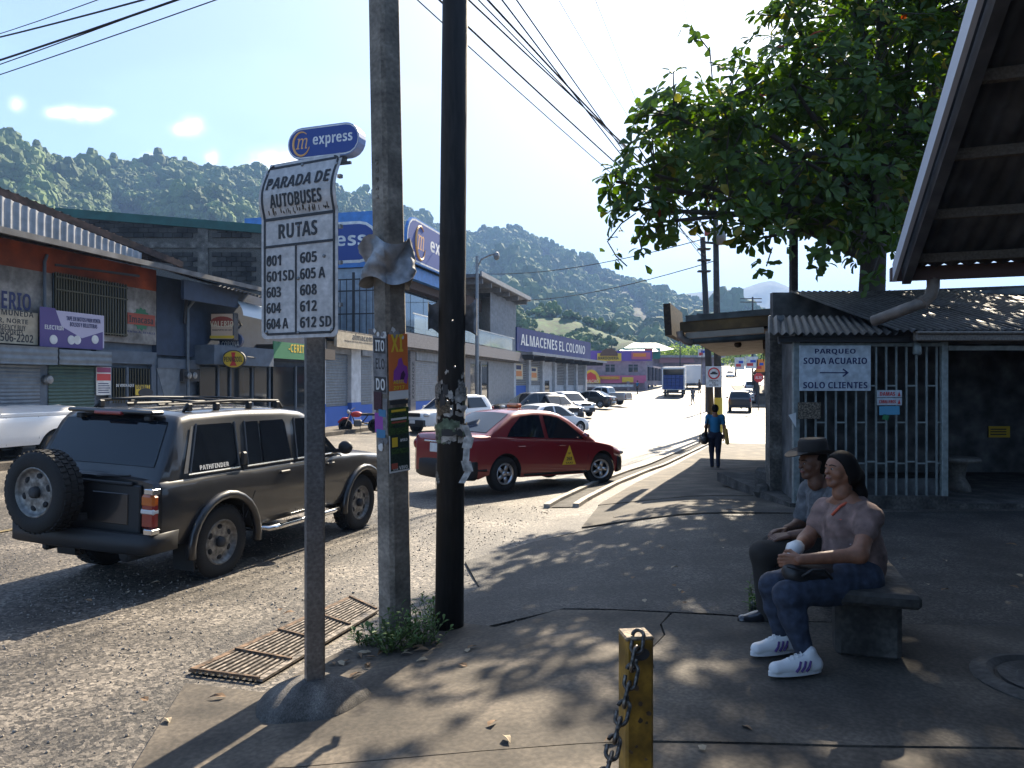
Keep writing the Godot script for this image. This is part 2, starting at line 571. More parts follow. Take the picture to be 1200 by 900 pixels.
func slab_sheet(b: Mk, poly: Array, up: float):
	var pv := PackedVector2Array(poly)
	# split into cells so that the sheet follows the ground
	b.smooth(true)
	var lo := Vector2(1e9, 1e9)
	var hi := -lo
	for q in pv:
		lo = lo.min(q); hi = hi.max(q)
	var step := maxf(0.45, (hi.y - lo.y) / 40.0)
	var nx := int(ceil((hi.x - lo.x) / step))
	var ny := int(ceil((hi.y - lo.y) / step))
	for i in nx:
		for j in ny:
			var c := PackedVector2Array([lo + Vector2(i, j) * step, lo + Vector2(i + 1, j) * step, lo + Vector2(i + 1, j + 1) * step, lo + Vector2(i, j + 1) * step])
			for r in Geometry2D.intersect_polygons(c, pv):
				var t := Geometry2D.triangulate_polygon(r)
				for k in range(0, t.size(), 3):
					var a := r[t[k]]
					var d := r[t[k + 1]]
					var e := r[t[k + 2]]
					if (d - a).cross(e - a) < 0.0:
						var s := d; d = e; e = s
					b.tri(gp(a.x, a.y, up), gp(d.x, d.y, up), gp(e.x, e.y, up))
	b.smooth(false)
	for i in pv.size():
		var a := pv[i]
		var d := pv[(i + 1) % pv.size()]
		var n := int(maxf(1.0, (d - a).length() / 0.6))
		for k in n:
			var u := a.lerp(d, float(k) / n)
			var v := a.lerp(d, float(k + 1) / n)
			b.quad(gp(u.x, u.y, -0.15), gp(v.x, v.y, -0.15), gp(v.x, v.y, up), gp(u.x, u.y, up))

func beam(b: Mk, a: Vector3, c: Vector3, w: float, h: float):
	var d := (c - a)
	var z := d.normalized()
	var x := Vector3.UP.cross(z).normalized()
	b.box((a + c) / 2.0, Vector3(w, h, d.length()), Basis(x, z.cross(x), z))

func drain_grate():
	# rusty bar grate over the gutter beside the pole
	var t := thing("drain_grate", "rusty steel bar grate lying over the roadside gutter by the bus sign", "grate")
	var a := hit(224, 791); var b := hit(410, 704)
	var c := hit(441, 719); var d := hit(304, 802)
	var up := Vector3(0, 0.05, 0)
	a += up * 0.5; b += up * 0.5; c += up * 0.5; d += up * 0.5
	a.y = maxf(a.y, d.y - 0.02); b.y = maxf(b.y, c.y - 0.02)
	var pit := Mk.new()
	pit.quad(d - up * 0.22, c - up * 0.22, b - up * 0.22, a - up * 0.22)
	part(t, "gap_shade_sheet", pit, M.shaded_dirt)  # dark sheet standing in for the shade between the bars
	var n := 11
	for i in n + 1:
		var k := float(i) / n
		var m := Mk.new()
		beam(m, a.lerp(d, k), b.lerp(c, k), 0.045 if i == 0 or i == n else 0.019, 0.016)
		part(t, "rail" if i == 0 or i == n else "bar", m, M.rusty_light if i != 0 else M.rusty)
	for k in [0.0, 0.22, 0.47, 0.72, 1.0]:
		var m := Mk.new()
		beam(m, a.lerp(b, k) + up * 0.3, d.lerp(c, k) + up * 0.3, 0.018, 0.014)
		part(t, "cross_bar", m, M.rusty)

func manhole():
	var t := thing("manhole", "round worn concrete manhole cover set in the ground beside the bench", "manhole", gp(2.95, 3.98, 0.05))
	var m := Mk.new()
	m.lathe([[0.42, -0.06], [0.42, 0.01], [0.34, 0.03], [0.31, 0.01], [0.3, 0.0]], Transform3D(), 30)
	part(t, "collar", m, M.concrete_d)
	var m2 := Mk.new()
	m2.lathe([[0.285, -0.03], [0.285, 0.018], [0.2, 0.012], [0.19, 0.02], [0.01, 0.02]], Transform3D(), 30)
	part(t, "cover", m2, M.concrete_d)

# ================================================================ hills, forest and haze
const RIDGE := [[-900, 150, 520], [-300, 140, 520], [-60, 158, 540], [0, 176, 560], [10, 182, 560], [30, 192, 570], [70, 200, 590], [110, 209, 620], [125, 205, 700], [160, 203, 720], [200, 203, 740], [250, 206, 760], [300, 212, 800], [360, 222, 850], [430, 240, 950], [480, 262, 1100], [530, 283, 1250], [570, 281, 1300], [610, 283, 1300], [640, 291, 1300], [680, 309, 1250], [720, 331, 1200], [760, 346, 1150], [800, 362, 1150], [850, 375, 1150], [950, 392, 1150], [1200, 400, 1200], [1600, 380, 1200], [2200, 380, 1200]]
const RANGE_FAR := [[500, 400, 2600], [700, 372, 2600], [770, 354, 2600], [800, 344, 2600], [840, 340, 2600], [870, 338, 2600], [890, 331, 2600], [905, 328, 2600], [920, 334, 2600], [945, 348, 2600], [980, 352, 2600], [1040, 345, 2600], [1150, 360, 2600], [1500, 350, 2600], [2000, 380, 2600]]
const KNOLL := [[480, 430, 330], [540, 392, 340], [570, 376, 345], [600, 371, 350], [640, 370, 355], [662, 371, 355], [690, 379, 350], [715, 391, 345], [740, 402, 340], [770, 415, 330], [820, 430, 330]]
func column(t: Array, px: float, i: int) -> float:
	for k in t.size() - 1:
		if px <= t[k + 1][0]:
			return lerpf(t[k][i], t[k + 1][i], clampf((px - t[k][0]) / (t[k + 1][0] - t[k][0]), 0.0, 1.0))
	return t[-1][i]
# a point of a hill's near slope: r = 0 at the foot, 1 at the ridge, beyond 1 down the far side
func slope_point(t: Array, px: float, r: float, foot: float, rough: float) -> Vector3:
	var d := column(t, px, 2)
	var y := column(t, px, 1)
	var dir := Vector3((px - 600.0) / F, 0, -1.0)
	var h := (450.0 - y) / F * d + EYE
	var dd := lerpf(d * foot, d, minf(r, 1.0)) + maxf(r - 1.0, 0.0) * d * 0.5
	var k := pow(minf(r, 1.0), 1.25) if r <= 1.0 else maxf(0.0, 1.0 - (r - 1.0) * 1.6)
	var p := dir * dd
	var wob := noise_a.get_noise_2d(p.x * 0.35, p.z * 0.35) * rough * sin(minf(r, 1.0) * PI)
	var rav := absf(noise_a.get_noise_2d(px * 0.42, r * 9.0)) * rough * 0.9 * sin(minf(r, 1.0) * PI)
	p.y = lerpf(interp(ROAD, minf(dd, 420.0)) - 1.0, h, k) + wob - rav
	return p
func hill(called: String, t: Array, x0: float, x1: float, step: float, rowsn: int, foot: float, rough: float, m: Material):
	var b := Mk.new()
	b.smooth(true)
	var cols := int((x1 - x0) / step)
	var grid := []
	for i in cols + 1:
		var c := []
		for j in rowsn + 1:
			c.append(slope_point(t, x0 + i * step, float(j) / rowsn * 1.3, foot, rough))
		grid.append(c)
	for i in cols:
		for j in rowsn:
			b.quad(grid[i][j], grid[i + 1][j], grid[i + 1][j + 1], grid[i][j + 1])
	structure(called, b, m)
func crown_mesh(sd: int, n := 9) -> ArrayMesh:
	# a lumpy crown of small upturned leaf clumps
	var r := RandomNumberGenerator.new()
	r.seed = sd
	var b := Mk.new()
	for k in 26:
		var v := Vector3(r.randfn(), absf(r.randfn()) * 0.8 + 0.1, r.randfn()).normalized()
		var c := Vector3(v.x * 0.42, 0.45 + v.y * 0.42, v.z * 0.42) * r.randf_range(0.75, 1.0)
		var s := r.randf_range(0.13, 0.24)
		var bs := Basis.from_euler(Vector3(r.randf() * TAU, r.randf() * TAU, r.randf() * TAU))
		b.ball(c, Vector3(s, s * 0.75, s), 6, bs)
	b.tube([Vector3(0, -0.3, 0), Vector3(0, 0.4, 0)], 0.05, 5)
	return b.mesh()
func forest(called: String, label: String, t: Array, x0: float, x1: float, n: int, foot: float, rough: float, smin: float, smax: float, r0 := 0.12, sd := 4, keep := -9.0):
	var r := RandomNumberGenerator.new()
	r.seed = sd
	var xf := []
	var cs := []
	while xf.size() < n:
		var px := r.randf_range(x0, x1)
		var rr := r.randf_range(r0, 1.05)
		var p := slope_point(t, px, rr, foot, rough)
		var patch := noise_a.get_noise_2d(px * 0.5 + 300.0, rr * 60.0)
		if patch < keep and rr < 0.97: continue
		var s := r.randf_range(smin, smax) * (1.0 + 0.35 * patch)
		if r.randf() < 0.06: s *= 1.5
		var b := Basis(Vector3.UP, r.randf() * TAU).scaled(Vector3(s, s * r.randf_range(0.7, 1.25), s))
		xf.append(Transform3D(b, p - Vector3(0, s * 0.12, 0)))
		var g := r.randf()
		cs.append(Color(0.055, 0.095, 0.022).lerp(Color(0.10, 0.15, 0.03), g * g) * r.randf_range(0.65, 1.2))
	for v in 2:
		var mm := MultiMesh.new()
		mm.transform_format = MultiMesh.TRANSFORM_3D
		mm.use_colors = true
		mm.mesh = crown_mesh(sd * 10 + v)
		var idx := range(v, xf.size(), 2)
		mm.instance_count = idx.size()
		for k in idx.size():
			mm.set_instance_transform(k, xf[idx[k]])
			mm.set_instance_color(k, cs[idx[k]])
		var o := MultiMeshInstance3D.new()
		o.name = numbered(called)
		o.multimesh = mm
		o.material_override = M.foliage_far
		add_child(o)
		o.set_meta("kind", "stuff")
		o.set_meta("label", label)
		o.set_meta("category", "forest")
func hills():
	mat("hill", Color(0.06, 0.11, 0.022), 0.95, 0, {"tex": "rust", "scale": 0.012, "detail": "blotch", "dscale": 0.003, "world": true})
	mat("grass_hill", Color(0.07, 0.25, 0.012), 0.95, 0, {"tex": "rust", "scale": 0.03, "detail": "blotch", "dscale": 0.006, "world": true})
	mat("mountain", Color(0.06, 0.09, 0.04), 0.95, 0, {"tex": "rust", "scale": 0.004, "world": true})
	mat("foliage_far", Color(1, 1, 1), 0.9, 0, {"vc": true})
	hill("hills", RIDGE, -900, 2200, 9.0, 40, 0.36, 45.0, M.hill)
	hill("mountain", RANGE_FAR, 500, 2000, 6.0, 30, 0.6, 75.0, M.mountain)
	hill("knoll", KNOLL, 480, 820, 4.0, 24, 0.62, 10.0, M.grass_hill)
	forest("forest", "dense green forest covering the steep hillside behind the shops", RIDGE, -120, 450, 9000, 0.36, 45.0, 9.0, 16.0, 0.2, 4, -0.22)
	forest("forest", "bluish green forest on the hills at the end of the street", RIDGE, 430, 960, 10000, 0.36, 45.0, 13.0, 24.0, 0.1, 6, -0.2)
	forest("thicket", "scattered bushes and small trees on the pale green knoll", KNOLL, 540, 790, 260, 0.62, 10.0, 3.5, 8.0, 0.0, 8, 0.05)

# ================================================================ building helpers
func fy(px: float, py: float) -> float: return EYE + (450.0 - py) / F * ft(px)
func fbox(b: Mk, s0: float, s1: float, y0: float, y1: float, o: float, th: float) -> Mk:
	return b.box(fp((s0 + s1) / 2, (y0 + y1) / 2, o - th / 2), Vector3(th, y1 - y0, absf(s1 - s0)), fbasis())
# a rectangle of the facade between two pixel columns and two pixel rows, standing o proud and th thick
func fr(b: Mk, px0: float, px1: float, pyt: float, pyb: float, o: float, th: float) -> Mk:
	var pm := (px0 + px1) / 2
	return fbox(b, fs(px0), fs(px1), fy(pm, pyb), fy(pm, pyt), o, th)
# plane on the facade for print: x along the street as read from the road, z out
func fxf(px: float, py: float, o: float) -> Transform3D:
	var a := deg_to_rad(UA)
	var out := Vector3(cos(a), 0, sin(a))
	return Transform3D(Basis(Vector3.UP.cross(out), Vector3.UP, out), fp(fs(px), fy(px, py), o))
func flen(px0: float, px1: float) -> float: return absf(fs(px1) - fs(px0))
func corr(b: Mk, a: Vector3, u: Vector3, v: Vector3, pitch := 0.18, amp := 0.025, per := 4) -> Mk:
	# corrugated sheet: ribs run along v, u crosses them
	var n := maxi(2, int(u.length() / pitch * per))
	var nn := u.cross(v).normalized()
	b.smooth(true)
	for i in n:
		var p := a + u * (float(i) / n) + nn * amp * sin(TAU * i / per)
		var q := a + u * (float(i + 1) / n) + nn * amp * sin(TAU * (i + 1) / per)
		b.quad(p, q, q + v, p + v)
	b.smooth(false)
	return b
func slats(b: Mk, s0: float, s1: float, y0: float, y1: float, o: float, pitch := 0.09) -> Mk:
	return corr(b, fp(s0, y0, o), Vector3(0, y1 - y0, 0), fp(s1, 0, 0) - fp(s0, 0, 0), pitch, 0.012, 4)

func gpy(s: float, o: float) -> float:
	var w := fp(s, 0, o)
	return G(w.x, -w.z)

# ================================================================ left row of shops
func left_row():
	mat("plaster_w", Color(0.50, 0.47, 0.43), 0.85, 0, {"tex": "blotch", "scale": 0.25, "detail": "soft", "dscale": 1.0, "world": true})
	mat("orange_wall", Color(0.46, 0.09, 0.025), 0.85, 0, {"tex": "soft", "scale": 0.3, "detail": "blotch", "dscale": 0.2, "world": true})
	mat("blue_grey", Color(0.10, 0.13, 0.17), 0.7, 0, {"tex": "soft", "scale": 0.4, "world": true})
	mat("navy_wall", Color(0.03, 0.05, 0.09), 0.75, 0, {"tex": "soft", "scale": 0.4, "world": true})
	mat("shutter_grey", Color(0.16, 0.19, 0.22), 0.55, 0.3, {"tex": "soft", "scale": 0.6, "world": true})
	mat("shutter_green", Color(0.035, 0.085, 0.075), 0.55, 0.2, {"tex": "soft", "scale": 0.6, "world": true})
	mat("roof_brown", Color(0.13, 0.07, 0.055), 0.75, 0.1, {"tex": "rust", "scale": 0.3, "world": true})
	mat("zinc", Color(0.40, 0.41, 0.43), 0.5, 0.5, {"tex": "soft", "scale": 0.5, "detail": "soft", "dscale": 0.1, "world": true})
	mat("zinc_dark", Color(0.22, 0.22, 0.225), 0.6, 0.3, {"tex": "blotch", "scale": 0.3, "world": true})
	mat("glass_dark", Color(0.012, 0.016, 0.02), 0.06, 0, {"spec": 0.35})
	mat("beige", Color(0.5, 0.42, 0.3), 0.8, 0, {"tex": "soft", "scale": 0.5})
	mat("bars", Color(0.06, 0.055, 0.03), 0.6, 0.3)
	var s_end := fs(183)
	var t := thing("shop_building", "white and orange shop with roller shutters, barred upper window and rusty roof", "building")
	var b := Mk.new()
	fbox(b, 4.0, s_end, 2.85, 4.5, 0.0, 7.0)
	part(t, "wall", b, M.plaster_w)
	b = Mk.new(); fbox(b, 4.0, s_end, 4.5, 5.15, 0.004, 7.0)
	part(t, "upper_band", b, M.orange_wall, "burnt orange band under the eaves")
	b = Mk.new(); fbox(b, 4.0, s_end, -0.6, 2.85, -0.15, 6.8)
	part(t, "lower_wall", b, M.blue_grey)
	b = Mk.new(); fr(b, 112, 183, 411, 426, 0.02, 0.17)
	part(t, "lintel", b, M.blue_grey)
	b = Mk.new(); slats(b, 5.0, fs(46), 0.05, fy(20, 422), 0.02)
	part(t, "roller_shutter", b, M.shutter_grey)
	b = Mk.new(); slats(b, fs(56), fs(110), 0.05, fy(80, 422), 0.02)
	part(t, "roller_shutter", b, M.shutter_green, "dark green roller shutter")
	b = Mk.new(); slats(b, 5.0, fs(55), fy(27, 427), fy(27, 406), 0.34, 0.16)
	fbox(b, 5.0, fs(55), fy(27, 427), fy(27, 406), 0.32, 0.4)
	part(t, "shutter_box", b, M.shutter_grey)
	b = Mk.new(); slats(b, fs(57), fs(119), fy(88, 428), fy(88, 411), 0.34, 0.16)
	fbox(b, fs(57), fs(119), fy(88, 428), fy(88, 411), 0.32, 0.4)
	part(t, "shutter_box", b, M.shutter_grey)
	for q in [[46, 56], [110, 113], [178, 183]]:
		b = Mk.new(); fr(b, q[0], q[1], 424, 500, 0.0, 0.16)
		part(t, "pilaster", b, M.blue_grey)
	# electric meter
	b = Mk.new()
	b.lathe([[0.13, 0], [0.13, 0.1], [0.1, 0.16], [0.01, 0.17]], Transform3D(fxf(53, 445, 0.0).basis * Basis(Vector3.RIGHT, PI / 2), fxf(53, 445, 0.0).origin), 14)
	part(t, "meter", b, M.steel_galv)
	# barred upper window
	var w := part(t, "window", fr(Mk.new(), 61, 146, 327, 391, 0.03, 0.05), M.glass_dark)
	b = Mk.new()
	for i in 27:
		var px := lerpf(62, 145, i / 26.0)
		fbox(b, fs(px) - 0.018, fs(px) + 0.018, fy(103, 391), fy(103, 326), 0.10, 0.03)
	for py in [331, 345, 389]:
		fbox(b, fs(61), fs(146), fy(103, py) - 0.02, fy(103, py) + 0.02, 0.12, 0.02)
	part(w, "grille", b, M.bars)
	# barred shop window and door at street level
	w = part(t, "window", fr(Mk.new(), 128, 178, 431, 466, 0.0, 0.1), M.glass_dark)
	for px in [128, 148, 177]:
		part(w, "mullion", fbox(Mk.new(), fs(px) - 0.04, fs(px) + 0.04, 1.1, fy(px, 430), 0.05, 0.05), M.blue_grey)
	b = Mk.new()
	for i in 16:
		var px := lerpf(129, 177, i / 15.0)
		fbox(b, fs(px) - 0.012, fs(px) + 0.012, 1.1, fy(153, 432), 0.035, 0.025)
	part(w, "grille", b, M.bars)
	part(t, "conduit", Mk.new().tube([fp(fs(50), fy(50, 412), 0.06), fp(fs(50), 4.75, 0.06), fp(fs(53), 4.95, 0.06)], 0.04, 6), M.blue_grey)
	# roofs
	b = Mk.new()
	corr(b, fp(3.5, 5.62, -0.6), fp(fs(292) , 5.45, 0) - fp(3.5, 5.62, 0), fp(0, 5.18, 1.25) - fp(0, 5.62, -0.6), 0.22, 0.03)
	part(t, "lean_to_roof", b, M.zinc_dark)
	b = Mk.new(); beam(b, fp(3.5, 5.12, 1.22), fp(fs(290), 4.98, 1.22), 0.1, 0.14)
	part(t, "gutter", b, M.zinc_dark)
	b = Mk.new()
	var na := Vector3(cos(deg_to_rad(UA)), 0, sin(deg_to_rad(UA)))
	b.smooth(true)
	for i in 360:
		var q := []
		for k in [i, i + 1]:
			var s := lerpf(5.0, fs(186), k / 360.0)
			var yt := lerpf(6.62, 5.6, (s - 12.3) / (fs(214) - 12.3))
			var wv := fp(s, 0, -0.62) + na * 0.022 * sin(TAU * k / 6.0)
			q.append(wv + Vector3(0, 5.3, 0)); q.append(wv + Vector3(0, yt, 0))
		b.quad(q[0], q[2], q[3], q[1])
	part(t, "clerestory", b, M.zinc, "grey corrugated zinc sheeting")
	b = Mk.new()
	var e0 := P(-40, 203, 18.2)
	var e1 := P(214, 307, 24.6)
	var back := fp(0, 0, -6) - fp(0, 0, 0)
	corr(b, e0, e1 - e0, back + Vector3(0, 0.5, 0), 0.25, 0.03)
	part(t, "upper_roof", b, M.roof_brown, "rust brown corrugated roof")
	b = Mk.new(); beam(b, e0 - Vector3(0, 0.12, 0), e1 - Vector3(0, 0.1, 0), 0.06, 0.2)
	part(t, "fascia", b, M.roof_brown)
	for k in 7:
		b = Mk.new(); var q: Vector3 = e0.lerp(e1, (k + 0.5) / 7.0)
		beam(b, q - Vector3(0, 0.16, 0), q - Vector3(0, 0.02, 0) + back * 0.14, 0.08, 0.12)
		part(t, "rafter", b, M.roof_brown)
	b = Mk.new(); beam(b, fp(fs(61), 4.72, 0.1), fp(fs(137), 4.72, 0.75), 0.06, 0.06); beam(b, fp(fs(61), 5.0, 0.1), fp(fs(61), 4.72, 0.1), 0.06, 0.06)
	part(t, "bracket", b, M.dark)
	# lettering painted on the wall, banners and emblem
	text(t, "VALERIO", fxf(4, 351, 0.01), flen(-28, 38), 0.42, M.navy_print)
	var bn := thing("banner", "cream vinyl banner with black address print and phone number on the shop wall", "banner")
	part(bn, "sheet", fr(Mk.new(), -40, 41, 363, 402, 0.09, 0.02), M.beige)
	for q in [["DE LA MUNEDA", 4, 366, 66], ["MAR, NORTE", 6, 376, 48], ["EMERGENCY BUY", 6, 383.5, 42], ["TRANSPORTES", 6, 389, 36], ["8506-2202", 14, 396, 44]]:
		text(bn, q[0], fxf(q[1], q[2], 0.09), flen(q[1] - q[3] / 2, q[1] + q[3] / 2), 0.13 if q[2] != 396 else 0.2, M.dark)
	bn = thing("banner", "purple and white vinyl banner hanging under the barred upper window", "banner")
	part(bn, "sheet", fr(Mk.new(), 42, 116, 366, 406, 0.17, 0.02), mat("lilac", Color(0.42, 0.39, 0.50), 0.7))
	b = Mk.new()
	var xf := fxf(79, 386, 0.171)
	var hw := flen(42, 116) / 2
	var hh := 0.5
	b.prism(PackedVector2Array([Vector2(-hw, hh), Vector2(-hw * 0.55, hh), Vector2(-hw * 0.35, 0.05), Vector2(0.3, -0.22), Vector2(hw, 0.0), Vector2(hw, -hh), Vector2(-hw, -hh)]), 0.004, xf)
	part(bn, "print", b, mat("violet", Color(0.085, 0.06, 0.19), 0.7))
	for q in [["TAPE EN MOTOS PARA VENTA", 92, 375, 40], ["BOLSOS Y BILLETERAS", 92, 381.5, 32], ["ELECTRIN", 57, 384, 22]]:
		text(bn, q[0], fxf(q[1], q[2], 0.176), flen(q[1] - q[3] / 2, q[1] + q[3] / 2), 0.11, M.navy_print if q[1] > 60 else M.white)
	for q in [[77, 398.5], [84, 398.5], [105, 398], [56, 398]]:
		b = Mk.new(); b.lathe([[0.12, 0], [0.12, 0.01], [0.07, 0.012]], Transform3D(fxf(q[0], q[1], 0.175).basis * Basis(Vector3.RIGHT, PI / 2), fxf(q[0], q[1], 0.175).origin), 14)
		part(bn, "round_print", b, M.white)
	var em := thing("wall_emblem", "green gear emblem with red name bar painted on the white shop wall", "sign")
	b = Mk.new()
	var pts := PackedVector2Array()
	for i in 48:
		var r := 0.34 if (i / 2) % 2 == 0 else 0.295
		pts.append(Vector2(cos(TAU * i / 48.0), sin(TAU * i / 48.0)) * r)
	b.prism(pts, 0.01, fxf(165.5, 374, 0.0))
	part(em, "gear", b, mat("emblem_green", Color(0.03, 0.14, 0.07), 0.7))
	part(em, "name_bar", fr(Mk.new(), 149, 181, 368, 381, 0.02, 0.015), mat("brick_red", Color(0.30, 0.06, 0.035), 0.7))
	text(em, "Imacasa", fxf(165, 375, 0.022), flen(151, 179), 0.2, M.dark)
	text(em, "VENTAS AL DETALLE", fxf(165, 389.5, 0.0), flen(148, 182), 0.06, M.navy_print)
	for q in [[111, 128, 430, 463, "red and white price poster beside the green roller shutter", M.white]]:
		var po := thing("poster", q[4], "poster")
		part(po, "sheet", fr(Mk.new(), q[0], q[1], q[2], q[3], 0.06, 0.02), q[5])
		part(po, "print", fr(Mk.new(), q[0] + 0.4, q[1] - 0.4, q[2] + 8, q[2] + 16, 0.064, 0.01), M.red)
		part(po, "print", fr(Mk.new(), q[0] + 0.4, q[1] - 0.4, q[2] + 0.5, q[2] + 6.5, 0.064, 0.01), mat("plum", Color(0.22, 0.03, 0.10), 0.6))
		for k in 5:
			part(po, "print", fr(Mk.new(), q[0] + 2, q[1] - 3 + (k % 3), q[2] + 19 + k * 2.6, q[2] + 20 + k * 2.6, 0.064, 0.01), M.navy_print)
	var po2 := thing("window_sticker", "black and yellow stickers on the barred shop window", "sticker")
	text(po2, "DE VENTA AQUI", fxf(143, 452, 0.11), flen(132, 153), 0.1, M.white)
	part(po2, "sheet", fr(Mk.new(), 155, 172, 451, 463, 0.115, 0.01), M.yellow)
	text(po2, "DEWALT", fxf(163.5, 453.5, 0.117), flen(156, 171), 0.12, M.dark)
	part(po2, "oval", Mk.new().lathe([[0.26, 0], [0.25, 0.01]], Transform3D(fxf(167, 460, 0.117).basis * Basis(Vector3.RIGHT, PI / 2) * Basis.from_scale(Vector3(1.2, 1, 0.5)), fxf(167, 460, 0.117).origin), 18), M.dark)
	# ---- the dark blue shop
	t = thing("shop_building", "dark navy shop with glass storefront and low dark eaves beside the orange one", "building")
	var s1 := fs(380)
	part(t, "wall", fbox(Mk.new(), s_end + 0.02, s1, 2.55, 5.0, 0.0, 7.0), M.navy_wall)
	part(t, "lower_wall", fbox(Mk.new(), s_end + 0.02, s1, -0.7, 2.55, -0.2, 6.8), M.blue_grey)
	part(t, "lintel", fr(Mk.new(), 183, 232, 421, 432, 0.06, 0.2), M.blue_grey)
	part(t, "awning", fbox(Mk.new(), fs(228), fs(300), 2.3, 2.95, 0.75, 0.95), M.blue_grey)
	part(t, "awning", fbox(Mk.new(), fs(300) + 0.02, fs(376), 2.7, 3.15, 0.7, 0.9), mat("brown_dark", Color(0.06, 0.045, 0.035), 0.7))
	var dr := part(t, "door", fr(Mk.new(), 184, 210, 433, 500, 0.02, 0.1), M.blue_grey)
	part(dr, "panel", Mk.new().prism(PackedVector2Array([Vector2(-0.55, 0.55), Vector2(0.55, 0.55), Vector2(0.0, -0.9)]), 0.012, fxf(197, 452, 0.02)), M.shutter_grey)
	part(t, "meter_box", fr(Mk.new(), 211, 230, 433, 447, 0.12, 0.14), M.dark)
	for px in [215.5, 222.0]:
		part(t, "meter", Mk.new().lathe([[0.11, 0], [0.11, 0.1], [0.02, 0.12]], Transform3D(fxf(px, 440, 0.12).basis * Basis(Vector3.RIGHT, PI / 2), fxf(px, 440, 0.12).origin), 12), M.steel_galv)
	for q in [[234, 254], [256, 268], [270, 294], [298, 314], [320, 345], [348, 374]]:
		var gl := part(t, "window", fr(Mk.new(), q[0], q[1], 430, 476, 0.0, 0.1), M.glass_dark)
		part(gl, "mullion", fbox(Mk.new(), fs(q[1]), fs(q[1] + 1.5), 0.3, 2.4, 0.06, 0.08), M.blue_grey)
	part(t, "eave_roof", corr(Mk.new(), fp(fs(215), 5.35, -0.6), fp(fs(293), 5.2, -0.6) - fp(fs(215), 5.35, -0.6), fp(0, 4.8, 1.3) - fp(0, 5.35, -0.6), 0.22, 0.03), M.zinc_dark)
	part(t, "eave_wall", fbox(Mk.new(), fs(186), fs(252), 4.25, 4.85, 0.9, 0.1), M.navy_wall)
	var arch := Mk.new().smooth(true)
	for i in 8:
		var a0 := PI * 0.5 * i / 8.0
		var a1 := PI * 0.5 * (i + 1) / 8.0
		arch.quad(fp(fs(252), 4.0 + 0.62 * sin(a0), 0.4 + 0.7 * cos(a0)), fp(fs(330), 3.8 + 0.62 * sin(a0), 0.4 + 0.7 * cos(a0)), fp(fs(330), 3.8 + 0.62 * sin(a1), 0.4 + 0.7 * cos(a1)), fp(fs(252), 4.0 + 0.62 * sin(a1), 0.4 + 0.7 * cos(a1)))
	part(t, "barrel_canopy", arch, mat("pale_sheet", Color(0.45, 0.52, 0.58), 0.4), "pale blue curved plastic canopy")
	part(t, "drain_pipe", Mk.new().tube([fp(fs(217), 0.3, 0.1), fp(fs(217), 4.1, 0.1), fp(fs(219), 4.4, 0.3)], 0.05, 6), M.shutter_grey)
	part(t, "drain_pipe", Mk.new().tube([fp(fs(213), 3.6, 0.1), fp(fs(214), 5.0, 0.2)], 0.05, 6), M.dark)
	# hanging signs
	var sg := thing("hanging_sign", "square illustrated box sign with red name hanging on the navy shop", "sign")
	var x0 := P(247, 398, 25.0); var x1 := P(279, 368, 25.3)
	var ctr := (x0 + x1) / 2
	var bs := Basis(Vector3.UP, deg_to_rad(-6))
	part(sg, "case", Mk.new().cbox(ctr, Vector3(x1.x - x0.x + 0.02, x1.y - x0.y + 0.04, 0.35), 0.02, bs), M.dark)
	var sxf := Transform3D(bs, ctr + bs * Vector3(0, 0, 0.176))
	part(sg, "face", Mk.new().box(sxf * Vector3(0, 0, 0.003), Vector3(x1.x - x0.x - 0.05, x1.y - x0.y - 0.05, 0.004), bs), mat("peach", Color(0.55, 0.40, 0.28), 0.6))
	part(sg, "print", Mk.new().box(sxf * Vector3(0, -0.36, 0.006), Vector3(0.85, 0.09, 0.004), bs), M.yellow)
	part(sg, "print", Mk.new().lathe([[0.4, 0], [0.38, 0.006]], Transform3D(bs * Basis(Vector3.RIGHT, PI / 2) * Basis.from_scale(Vector3(1.0, 1, 0.42)), sxf * Vector3(0, 0.17, 0.004)), 18), mat("rust_red", Color(0.28, 0.05, 0.03), 0.6))
	text(sg, "VALERIO", sxf * Transform3D(Basis(), Vector3(0, 0.08, 0.012)), 0.82, 0.2, mat("cream", Color(0.65, 0.55, 0.38), 0.6))
	text(sg, "TRANSPORTES DE LUJO", sxf * Transform3D(Basis(), Vector3(0, -0.13, 0.006)), 0.7, 0.07, M.dark)
	part(sg, "bracket", Mk.new().tube([sxf * Vector3(0.4, 0.3, -0.2), fp(fs(283), 3.8, 0.0)], 0.04, 6), M.dark)
	var cs := thing("hanging_sign", "dark blue round bottle-cap style sign under the box sign", "sign")
	var cc := P(271, 399, 25.6)
	part(cs, "disc", Mk.new().lathe([[0.42, -0.1], [0.42, 0.04], [0.36, 0.06]], Transform3D(bs * Basis(Vector3.RIGHT, PI / 2) * Basis.from_scale(Vector3(1, 1, 0.72)), cc), 24), mat("cap_blue", Color(0.02, 0.04, 0.10), 0.5))
	text(cs, "CORONA", Transform3D(bs, cc + Vector3(0, -0.12, 0.075)), 0.64, 0.17, M.white)
	part(cs, "bracket", Mk.new().tube([cc + Vector3(0.3, 0, -0.05), fp(fs(283), 3.3, 0.0)], 0.03, 6), M.dark)
	var ps := thing("hanging_sign", "small oval yellow sign with black lettering hanging from the navy shop's awning", "sign")
	var pc := P(274, 421, 24.8)
	var prof := [[0.395, -0.06], [0.395, 0.03], [0.37, 0.045], [0.01, 0.045]]
	part(ps, "rim", Mk.new().lathe([[0.41, -0.065], [0.41, 0.025], [0.38, 0.03]], Transform3D(bs * Basis(Vector3.RIGHT, PI / 2) * Basis.from_scale(Vector3(1, 1, 0.75)), pc), 28), M.dark)
